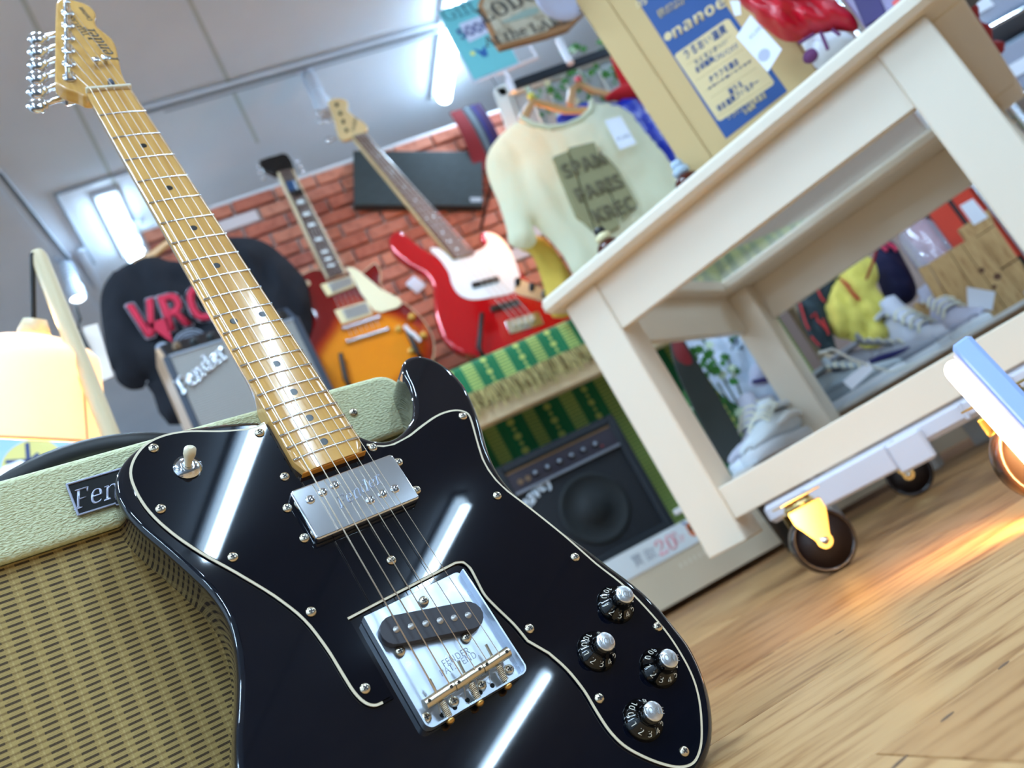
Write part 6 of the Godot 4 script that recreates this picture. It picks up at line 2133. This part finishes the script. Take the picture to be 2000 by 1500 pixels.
# ---------- shoes, bags and crates on the low platforms behind the table ----------
func loft(s: SurfaceTool, rings: Array, cap := true):
	s.set_smooth_group(0)
	var n: int = rings[0].size()
	for k in rings.size() - 1:
		for j in n: q4(s, rings[k][j], rings[k + 1][j], rings[k + 1][(j + 1) % n], rings[k][(j + 1) % n])
	if cap:
		for e in [0, rings.size() - 1]:
			var c := Vector3.ZERO
			for p in rings[e]: c += p / n
			for j in n: t3(s, c, rings[e][j], rings[e][(j + 1) % n])
func sneaker(n: String, label: String, at: Vector3, toe: Vector3, upper: Color, accent: Color, high: float, size := 1.0, group := "") -> Node3D:
	var ex := Vector3(toe.x, 0, toe.z).normalized()
	var o := thing(n, label, "shoe", at, Basis(ex, Vector3.UP, ex.cross(Vector3.UP)) * Basis().scaled(Vector3.ONE * size), group)
	var um := cloth_mat("upper_%s" % upper.to_html(false), upper)
	var am := cloth_mat("accent_%s" % accent.to_html(false), accent)
	var sole := smooth([[-0.135, 0.0], [-0.125, 0.032], [-0.07, 0.038], [0.0, 0.036], [0.07, 0.047], [0.12, 0.038], [0.145, 0.0], [0.12, -0.04], [0.07, -0.047], [0.0, -0.036], [-0.07, -0.038], [-0.125, -0.032]], 3)
	var s := st()
	extr(s, sole, [[0.003, 0.0], [0.0, 0.006], [0.0, 0.022], [0.004, 0.026]], Transform3D(Basis(Vector3(1, 0, 0), Vector3(0, 0, -1), Vector3(0, 1, 0)), Vector3.ZERO))
	obj("sole", s, mat("sole_white", col(222, 228, 236), 0.5), o)
	# upper: sections from heel to toe
	var rings := []
	for e in [[-0.13, 0.030, 0.05 + high * 0.6], [-0.12, 0.034, 0.07 + high], [-0.08, 0.036, 0.072 + high], [-0.045, 0.036, 0.070 + high * 0.8], [-0.01, 0.036, 0.088], [0.03, 0.040, 0.078], [0.07, 0.045, 0.062], [0.105, 0.041, 0.052], [0.13, 0.028, 0.043], [0.141, 0.012, 0.034]]:
		var r := []
		for j in 14:
			var a := TAU * j / 14.0
			var yy: float = 0.022 + (e[2] - 0.022) * (0.5 + 0.5 * sin(a))
			var narrow: float = lerpf(1.0, 0.62, clampf((yy - 0.03) / 0.09, 0, 1))
			r.append(Vector3(e[0], yy, cos(a) * e[1] * narrow * (1.0 if sin(a) < 0.6 else 0.9)))
		rings.append(r)
	s = st()
	loft(s, rings)
	obj("upper", s, um, o)
	s = st()
	var col_y := 0.07 + high
	var rp := PackedVector3Array()
	for k in 17:
		var a := TAU * k / 16.0
		rp.append(Vector3(-0.086 + cos(a) * 0.042, col_y + 0.004 + cos(a) * 0.004, sin(a) * 0.025))
	tube(s, rp, 0.007, 8)
	obj("collar", s, um, o)
	s = st()
	ball(s, T(-0.086, col_y + 0.002, 0), Vector3(0.038, 0.004, 0.021), 16, 6)
	obj("opening", s, mat("lining_dark", col(70, 78, 84), 0.9), o)
	s = st()
	loft(s, [_tongue(-0.035, col_y + 0.03, 0.022), _tongue(-0.03, col_y + 0.005, 0.024), _tongue(-0.005, 0.094 + high * 0.3, 0.02), _tongue(0.035, 0.080, 0.016)])
	obj("tongue", s, um, o)
	for k in 5:
		var t := k / 4.0
		var x := lerpf(0.045, -0.03, t)
		var y := lerpf(0.078, 0.092 + high * 0.75, t)
		s = st()
		tube(s, PackedVector3Array([Vector3(x, y - 0.012, 0.028), Vector3(x - 0.004, y + 0.004, 0.014), Vector3(x - 0.006, y + 0.007, 0), Vector3(x - 0.004, y + 0.004, -0.014), Vector3(x, y - 0.012, -0.028)]), 0.0032, 6)
		obj("lace", s, mat("lace_white", col(232, 232, 214), 0.8), o)
	for z in [-1.0, 1.0]:
		s = st()
		var tri_ := PackedVector3Array()
		for k in 9:
			var t := k / 8.0
			tri_.append(Vector3(lerpf(-0.10, 0.05, t), 0.05 + 0.022 * sin(t * PI) * (1.0 - t), z * (0.0385 - 0.004 * sin(t * PI))))
		tube(s, tri_, [0.004, 0.007, 0.009, 0.010, 0.010, 0.009, 0.007, 0.005, 0.002], 8)
		obj("side_stripe", s, am, o)
	s = st()
	ball(s, T(-0.122, 0.05 + high * 0.4, 0), Vector3(0.016, 0.03 + high * 0.4, 0.026), 12, 8)
	obj("heel_counter", s, am, o)
	return o
func _tongue(x: float, y: float, w: float) -> Array:
	return [Vector3(x, y, -w), Vector3(x + 0.004, y + 0.004, 0), Vector3(x, y, w), Vector3(x - 0.006, y - 0.006, w), Vector3(x - 0.005, y - 0.003, 0), Vector3(x - 0.006, y - 0.006, -w)]
func shoes_and_crates():
	var pm := mat("platform_grey", col(206, 206, 204), 0.6)
	# platforms
	var A := thing("low_platform", "pale grey low platform carrying shoes behind the cream table", "platform", tl(0.43, -0.099, -1.10), TB.basis)
	box("deck", pm, A, Vector3(0, 0.264, 0), Vector3(0.92, 0.012, 0.36), 0.002)
	for x in [-0.3, 0.38]: box("support", pm, A, Vector3(x, 0.129, -0.1), Vector3(0.05, 0.258, 0.08), 0.002)
	var A2 := thing("low_platform", "small pale grey platform carrying white sneakers beside the end of the cream table", "platform", tl(-0.155, -0.099, -0.68), TB.basis)
	box("deck", pm, A2, Vector3(0, 0.227, 0), Vector3(0.25, 0.016, 0.40), 0.002)
	box("pedestal", pm, A2, Vector3(0.09, 0.11, -0.14), Vector3(0.05, 0.22, 0.05), 0.002)
	var A3 := thing("display_riser", "pale grey riser carrying bags and crates behind the shoes", "platform", tl(0.56, -0.099, -1.40), TB.basis)
	box("deck", pm, A3, Vector3(0, 0.30, 0), Vector3(0.86, 0.02, 0.22), 0.002)
	for x in [-0.3, 0.38]: box("support", pm, A3, Vector3(x, 0.145, 0), Vector3(0.05, 0.29, 0.16), 0.002)
	var y := 0.27
	var L := func(px_: float, py_: float) -> Vector3: return fl(px_, py_, y)
	var white := col(226, 236, 244)
	var lilac := col(196, 198, 216)
	# left opening: pair of white sneakers, toes to the lower left
	sneaker("sneaker", "plain white low sneaker nearest the cream table's end rail", dpy(1522, 862, 2.26, 0.235), Vector3(-0.75, 0, 0.5), white, col(240, 246, 250), 0.016, 1.2)
	sneaker("sneaker", "grey white sneaker with navy sole heel behind the plain white one", dpy(1474, 835, 2.38, 0.235), Vector3(-0.75, 0, 0.5), lilac, col(60, 50, 130), 0.05, 1.25)
	# through the back opening
	sneaker("sneaker", "pale grey canvas shoe with paper tag beside the table leg", dpy(1668, 745, 2.46, y), Vector3(0.5, 0, 0.75), col(176, 190, 200), col(150, 166, 180), 0.045, 1.0)
	sneaker("sneaker", "grey shoe with navy collar beside the tagged canvas shoe", dpy(1748, 715, 2.48, y), Vector3(0.8, 0, 0.5), col(170, 176, 190), col(44, 44, 104), 0.05, 1.1)
	sneaker("sneaker", "white and lilac basketball shoe with long cream laces", dpy(1800, 655, 2.56, y), Vector3(-0.2, 0, 1), col(212, 218, 234), col(186, 190, 214), 0.08, 1.25)
	sneaker("sneaker", "lilac basketball shoe with a black tongue tag", dpy(1884, 655, 2.46, y), Vector3(-0.5, 0, 0.9), col(190, 192, 214), col(160, 164, 196), 0.06, 1.2)
	# cords lying across the shoes
	for e in [[[1600, 690], [1625, 682], [1660, 700], [1700, 715], [1740, 726], [1790, 708], [1830, 686], [1862, 682]]]:
		var o := thing("white_cable", "thin white cable draped over the shoes behind the table", "cable", dp(1700, 715, 2.32))
		var pts := PackedVector3Array()
		for p in e: pts.append(dp(p[0], p[1], 2.32) - o.position)
		var s := st()
		tube(s, pts, 0.004, 8)
		obj("cable", s, mat("cable_white", col(226, 230, 226), 0.5), o)
	# tags
	for t in [[[[1646, 745], [1696, 705], [1706, 722], [1664, 762]], 2.33, "white paper tag hanging from the pale grey canvas shoe"], [[[1888, 560], [1944, 570], [1938, 606], [1890, 600]], 2.36, "white paper tag tied to the lilac basketball shoe"], [[[1874, 402], [1900, 388], [1930, 424], [1902, 440]], 2.44, "white price card pinned to the top of the wooden crate"]]:
		var f := frame(dp(t[0][0][0], t[0][0][1], t[1]), Vector3(-0.5, 0.15, 0.9))
		if t[0][0][0] == 1874: f = frame(dp(1880, 520, 2.47), Vector3(-0.62, 0.0, 0.78)).translated_local(Vector3(0, 0, -0.029))
		var pp := outline(f, t[0])
		var c := (pp[0] + pp[1] + pp[2] + pp[3]) / 4.0
		var o := thing("price_tag", t[2], "tag", f * flat3(c), f.basis)
		slab("card", mat("tag_white", col(232, 238, 252), 0.6), o, [pp[0] - c, pp[1] - c, pp[2] - c, pp[3] - c], -0.0008, 0.0008)
	# bags: outline pixels, distance, thickness
	bag("patterned_bag", "dark teal fabric bag with red squiggles behind the table leg", [[1556, 580], [1600, 556], [1632, 534], [1642, 545], [1618, 600], [1628, 660], [1634, 690], [1600, 682], [1570, 640]], 2.76, 0.06, "bag_teal", col(44, 62, 70), [[[1562, 600], [1574, 640], [1580, 650]], [[1590, 560], [1604, 590], [1610, 596]], [[1584, 626], [1592, 618], [1596, 632], [1614, 650]], [[1584, 664], [1600, 682]], [[1612, 545], [1634, 538]], [[1606, 630], [1618, 660]]], col(208, 62, 62), 0.008)
	bag("yellow_bag", "yellow fabric bag with red and blue print behind the shoes", [[1606, 610], [1630, 540], [1650, 515], [1676, 498], [1706, 508], [1716, 540], [1712, 560], [1732, 590], [1740, 640], [1742, 660], [1700, 684], [1660, 664], [1630, 656]], 2.74, 0.09, "bag_yellow", col(232, 222, 110), [[[1648, 562], [1664, 584], [1676, 596]], [[1640, 556], [1656, 570]]], col(196, 50, 50), 0.009)
	bag("navy_bag", "navy nylon bag standing behind the yellow bag", [[1706, 520], [1712, 482], [1740, 470], [1762, 500], [1790, 560], [1780, 590], [1740, 600], [1722, 570]], 2.80, 0.08, "bag_navy", col(24, 26, 66), [[[1722, 482], [1742, 492], [1748, 500]], [[1716, 488], [1730, 500]]], col(232, 70, 110), 0.012)
	# band of red ribbon on the yellow bag
	var f2 := frame(dp(1700, 510, 2.66), Vector3(-0.5, 0.1, 0.9))
	var rb := thing("red_ribbon", "red ribbon loop hanging over the yellow bag", "ribbon", f2.origin, f2.basis)
	var s2 := st()
	var rp := PackedVector3Array()
	for p in [[1712, 486], [1706, 510], [1696, 535], [1692, 545]]: rp.append(flat3(on(f2, p[0], p[1])))
	tube(s2, rp, 0.010, 8, true, 0.4)
	obj("ribbon", s2, cloth_mat("red_felt", col(150, 8, 24)), rb)
	crate()
	# orange box and clear jar
	var f3 := frame(dp(1850, 440, 2.76), Vector3(-0.5, 0, 0.9))
	var ob := thing("orange_box", "bright orange box with dark straps behind the clear jar", "box", Vector3(f3.origin.x, 0.31, f3.origin.z), f3.basis)
	var top_y := f3.origin.y - 0.31
	box("carton", mat("box_orange", col(226, 62, 30), 0.5), ob, Vector3(0.02, (top_y + 0.09) / 2, -0.07), Vector3(0.2, top_y + 0.09, 0.12), 0.004)
	for x in [-0.03, 0.05]: box("strap", mat("strap_dark", col(40, 30, 36), 0.5), ob, Vector3(x, (top_y + 0.09) / 2, -0.008), Vector3(0.012, top_y + 0.088, 0.006), 0.001)
	var jp := dp(1800, 470, 2.66)
	var jar := thing("clear_jar", "clear plastic jar with green base between the navy bag and the crate", "jar", Vector3(jp.x, 0.31, jp.z))
	var jc := mat("clear_plastic", Color(0.85, 0.86, 0.95, 0.25), 0.08)
	var s3 := st()
	var jh := jp.y + 0.07 - 0.31
	lathe(s3, T(), [[0.0, 0.06], [0.055, 0.06], [0.058, 0.08], [0.058, jh - 0.04], [0.045, jh - 0.02], [0.045, jh], [0.043, jh], [0.043, jh - 0.02], [0.056, jh - 0.042], [0.056, 0.08], [0.0, 0.064]], 28)
	obj("jar_wall", s3, jc, jar)
	s3 = st()
	lathe(s3, T(), [[0.0, 0.0], [0.055, 0.0], [0.06, 0.01], [0.06, 0.075], [0.055, 0.08], [0.0, 0.08]], 28)
	obj("base", s3, mat("jar_green", col(44, 96, 66), 0.4), jar)
	s3 = st()
	lathe(s3, T(0, jh, 0), [[0.0, 0.0], [0.03, 0.0], [0.03, 0.018], [0.0, 0.02]], 18)
	obj("stopper", s3, mat("cap_white", col(236, 236, 244), 0.4), jar)
	# black shoe box behind the lilac shoe
	var bp := dpy(1950, 640, 2.56, y)
	var bb := thing("shoe_box", "black shoe box standing behind the lilac basketball shoe", "box", bp, TB.basis * Basis(Vector3.UP, 0.2))
	box("carton", mat("box_black", Color(0.02, 0.02, 0.024), 0.5), bb, Vector3(0, 0.055, -0.04), Vector3(0.3, 0.11, 0.17), 0.003)
	box("lid", mat("box_black_lid", Color(0.025, 0.025, 0.03), 0.45), bb, Vector3(0, 0.122, -0.04), Vector3(0.306, 0.03, 0.176), 0.003)
	# left opening: board, plant, jacket
	var f4 := frame(dp(1370, 770, 2.36), Vector3(-0.3, 0.15, 0.95))
	var sk := thing("skate_board", "dark skateboard deck with a red tip leaning beside the plant", "skateboard", f4.origin, f4.basis)
	var deck := outline(f4, [[1308, 664], [1316, 650], [1326, 652], [1352, 690], [1400, 770], [1440, 840], [1452, 880], [1430, 905], [1404, 890], [1350, 790], [1318, 716]], 3)
	slab("deck", mat("deck_dark", col(28, 36, 34), 0.4), sk, deck, -0.006, 0.004, 0.002)
	slab("red_graphic", mat("deck_red", col(110, 16, 26), 0.4), sk, outline(f4, [[1312, 666], [1318, 655], [1330, 664], [1352, 706], [1340, 714], [1320, 700]], 3), 0.0041, 0.005)
	var f5 := frame(dp(1390, 720, 2.5), Vector3(-0.3, 0.1, 0.95))
	var pb := dpy(1400, 800, 2.5, 0.0)
	var pot := thing("potted_ivy", "leafy green ivy in a dark pot seen through the end of the cream table", "plant", Vector3(f5.origin.x, 0.0, f5.origin.z))
	var s4 := st()
	lathe(s4, T(), [[0.0, 0.0], [0.08, 0.0], [0.1, 0.2], [0.104, 0.2], [0.104, 0.23], [0.09, 0.23], [0.088, 0.2], [0.0, 0.2]], 28)
	obj("pot", s4, mat("pot_dark", col(40, 42, 44), 0.5), pot)
	var ivy_pts := []
	for k in 30: ivy_pts.append([rng.randf_range(1346, 1440), rng.randf_range(645, 800)])
	var lroot := Node3D.new()
	lroot.name = "foliage"
	pot.add_child(lroot)
	lroot.transform = Transform3D(f5.basis, f5.origin - pot.position)
	leaves(lroot, ivy_pts, f5, Vector2.ZERO, 0.028, 2)
	s4 = st()
	for p in [[1370, 660], [1420, 700], [1400, 750], [1360, 720]]:
		var e := f5 * flat3(on(f5, p[0], p[1]), 0.01) - pot.position
		tube(s4, PackedVector3Array([Vector3(0, 0.2, 0), Vector3(e.x * 0.5, lerpf(0.2, e.y, 0.6), e.z * 0.5), e]), 0.003, 6)
	obj("stem", s4, mat("stem_green", col(70, 96, 50), 0.6), pot)
	bag("pale_jacket", "pale blue white jacket hanging behind the ivy", [[1325, 650], [1350, 640], [1420, 636], [1466, 640], [1500, 690], [1540, 760], [1560, 820], [1480, 800], [1420, 780], [1370, 720]], 2.66, 0.06, "jacket_pale", col(186, 202, 222), [[[1430, 690], [1440, 660]], [[1445, 690], [1460, 668], [1476, 664]]], col(80, 100, 120), 0.008)
	bag("purple_cap", "white and purple satin cap above the grey white sneaker", [[1462, 740], [1470, 712], [1492, 695], [1512, 720], [1520, 738], [1500, 752], [1466, 756]], 2.44, 0.06, "cap_satin", col(196, 204, 232), [[[1470, 752], [1498, 748], [1514, 734]]], col(40, 20, 110), 0.012)
func dpy(x: float, y: float, t: float, h: float) -> Vector3:   # at that distance, stood on height h
	var p := dp(x, y, t)
	return Vector3(p.x, h, p.z)
func bag(n: String, label: String, pts: Array, t: float, thick: float, mn: String, c: Color, marks: Array, mc: Color, mr: float):
	var m: Array = pts[pts.size() / 2]
	var f := frame(dp(m[0], m[1], t), Vector3(-0.45, 0.1, 0.9))
	var poly := outline(f, pts, 3)
	var lo := 1e9
	var at := Vector3.ZERO
	for p in poly:
		if p.y < lo:
			lo = p.y
			at = flat3(p)
	var o := thing(n, label, "bag" if "bag" in n else ("cap" if "cap" in n else "jacket"), f * at, f.basis)
	var s := st()
	puff(s, poly, T(-at.x, -at.y, 0), thick, 0.05, 0.014, func(p: Vector2) -> float: return folds(p, 12.0, 0.03))
	obj("fabric", s, cloth_mat(mn, c), o)
	for k in marks:
		s = st()
		var line := PackedVector3Array()
		for p in k: line.append(flat3(on(f, p[0], p[1]), thick * 0.5 + 0.006) - at)
		tube(s, line, mr, 8, true, 0.4)
		obj("print_mark", s, cloth_mat(mn + "_mark", mc), o)
func crate():
	var f := frame(dp(1880, 520, 2.47), Vector3(-0.62, 0.0, 0.78))
	var wood := mat("crate_pine", col(206, 174, 124), 0.6)
	tri(wood, noise_tex(71, 0.012, [[0.0, col(176, 146, 116)], [0.35, col(236, 224, 208)], [1.0, col(255, 250, 244)]], 512, 5), Vector3(16, 2.2, 16))
	var o := thing("wooden_crate", "pine crate with knotty planks standing behind the lilac shoe", "crate", f.origin, f.basis)
	# planks traced on the crate's front, each with thickness
	for p in [[[1793, 524], [1812, 516], [1868, 612], [1850, 622]], [[1813, 515], [1852, 490], [1916, 590], [1870, 611]], [[1853, 489], [1876, 476], [1990, 640], [1960, 652], [1917, 589]], [[1877, 475], [1906, 462], [2040, 640], [1992, 641]]]:
		slab("plank", wood, o, outline(f, p), -0.02, 0.0, 0.001, T(), true)
	for p in [[[1908, 461], [1946, 436], [1990, 500], [1952, 524]], [[1954, 526], [1992, 502], [2040, 570], [2000, 596]], [[1872, 444], [1932, 404], [1945, 434], [1907, 460], [1890, 470]]]:
		slab("side_plank", wood, o, outline(f, p), -0.06, -0.03, 0.001, T(), true)
	var kn := mat("knot_brown", col(96, 60, 36), 0.6)
	for p in [[1917, 528, 0.008], [1948, 540, 0.01], [1942, 560, 0.006]]:
		slab("knot", kn, o, disc(p[2], 12, on(f, p[0], p[1])), 0.0, 0.0008)
	var c := on(f, 1930, 600)
	box("crate_frame", wood, o, Vector3(c.x - 0.05, (0.27 - f.origin.y + on(f, 1900, 520).y) / 2, -0.09), Vector3(0.2, on(f, 1900, 520).y - (0.27 - f.origin.y), 0.05), 0.002)
# ---------- warm light bar leaning on the table's rail ----------
func led_bar():
	var a := dp(1853, 708, 0.95)
	var b := dp(2170, 1058, 0.82)
	var d := (a - b).normalized()
	var e := (a - b).length()
	var fwd := (CAM - a).normalized()
	var rt := fwd.cross(d).normalized()
	if rt.dot(Vector3(wx.x, wy.x, wz.x)) < 0: rt = -rt
	fwd = rt.cross(d).normalized()
	if fwd.dot(CAM - a) < 0: fwd = -fwd
	var o := thing("led_light_bar", "glowing white light bar with grey-blue housing leaning on the table's lower rail", "lamp", b)
	var s := st()
	bx(s, Transform3D(Basis(rt, d, rt.cross(d)), d * (e * 0.5 + 0.004) + rt * 0.0225 - fwd * 0.004), Vector3(0.023, e + 0.012, 0.028), 0.004)
	obj("housing", s, mat("bar_housing", col(150, 176, 228), 0.4), o)
	s = st()
	bx(s, Transform3D(Basis(rt, d, rt.cross(d)), d * e * 0.5 + rt * 0.0095 - fwd * 0.004), Vector3(0.004, e, 0.024), 0.001)
	obj("reflector_edge", s, mat("bar_edge", col(220, 200, 226), 0.4), o)
	var g := mat("bar_glow", Color(1, 1, 1), 0.5)
	g.emission_enabled = true
	g.emission = Color(1.0, 0.93, 0.82)
	g.emission_energy_multiplier = 5.0
	s = st()
	var pts := PackedVector3Array()
	var rad := []
	for k in 7:
		var an := PI / 2 * k / 6.0
		pts.append(d * (e - 0.014 + 0.014 * cos(an)))
		rad.append(0.0112 * sin(an) + 0.0005)
	pts.append(Vector3.ZERO)
	rad.append(0.0112)
	tube(s, pts, rad, 18)
	obj("tube_light", s, g, o)
	# the lit strip looks away from its housing, towards the table and the floor before it
	var nrm := (-rt * 0.6 - fwd * 0.6 + Vector3.UP * 0.25)
	nrm = (nrm - d * nrm.dot(d)).normalized()
	area(o, Transform3D(Basis(d, (-nrm).cross(d), -nrm), d * e * 0.5 + nrm * 0.016), Vector2(e, 0.024), Color(1.0, 0.76, 0.46), 0.24)
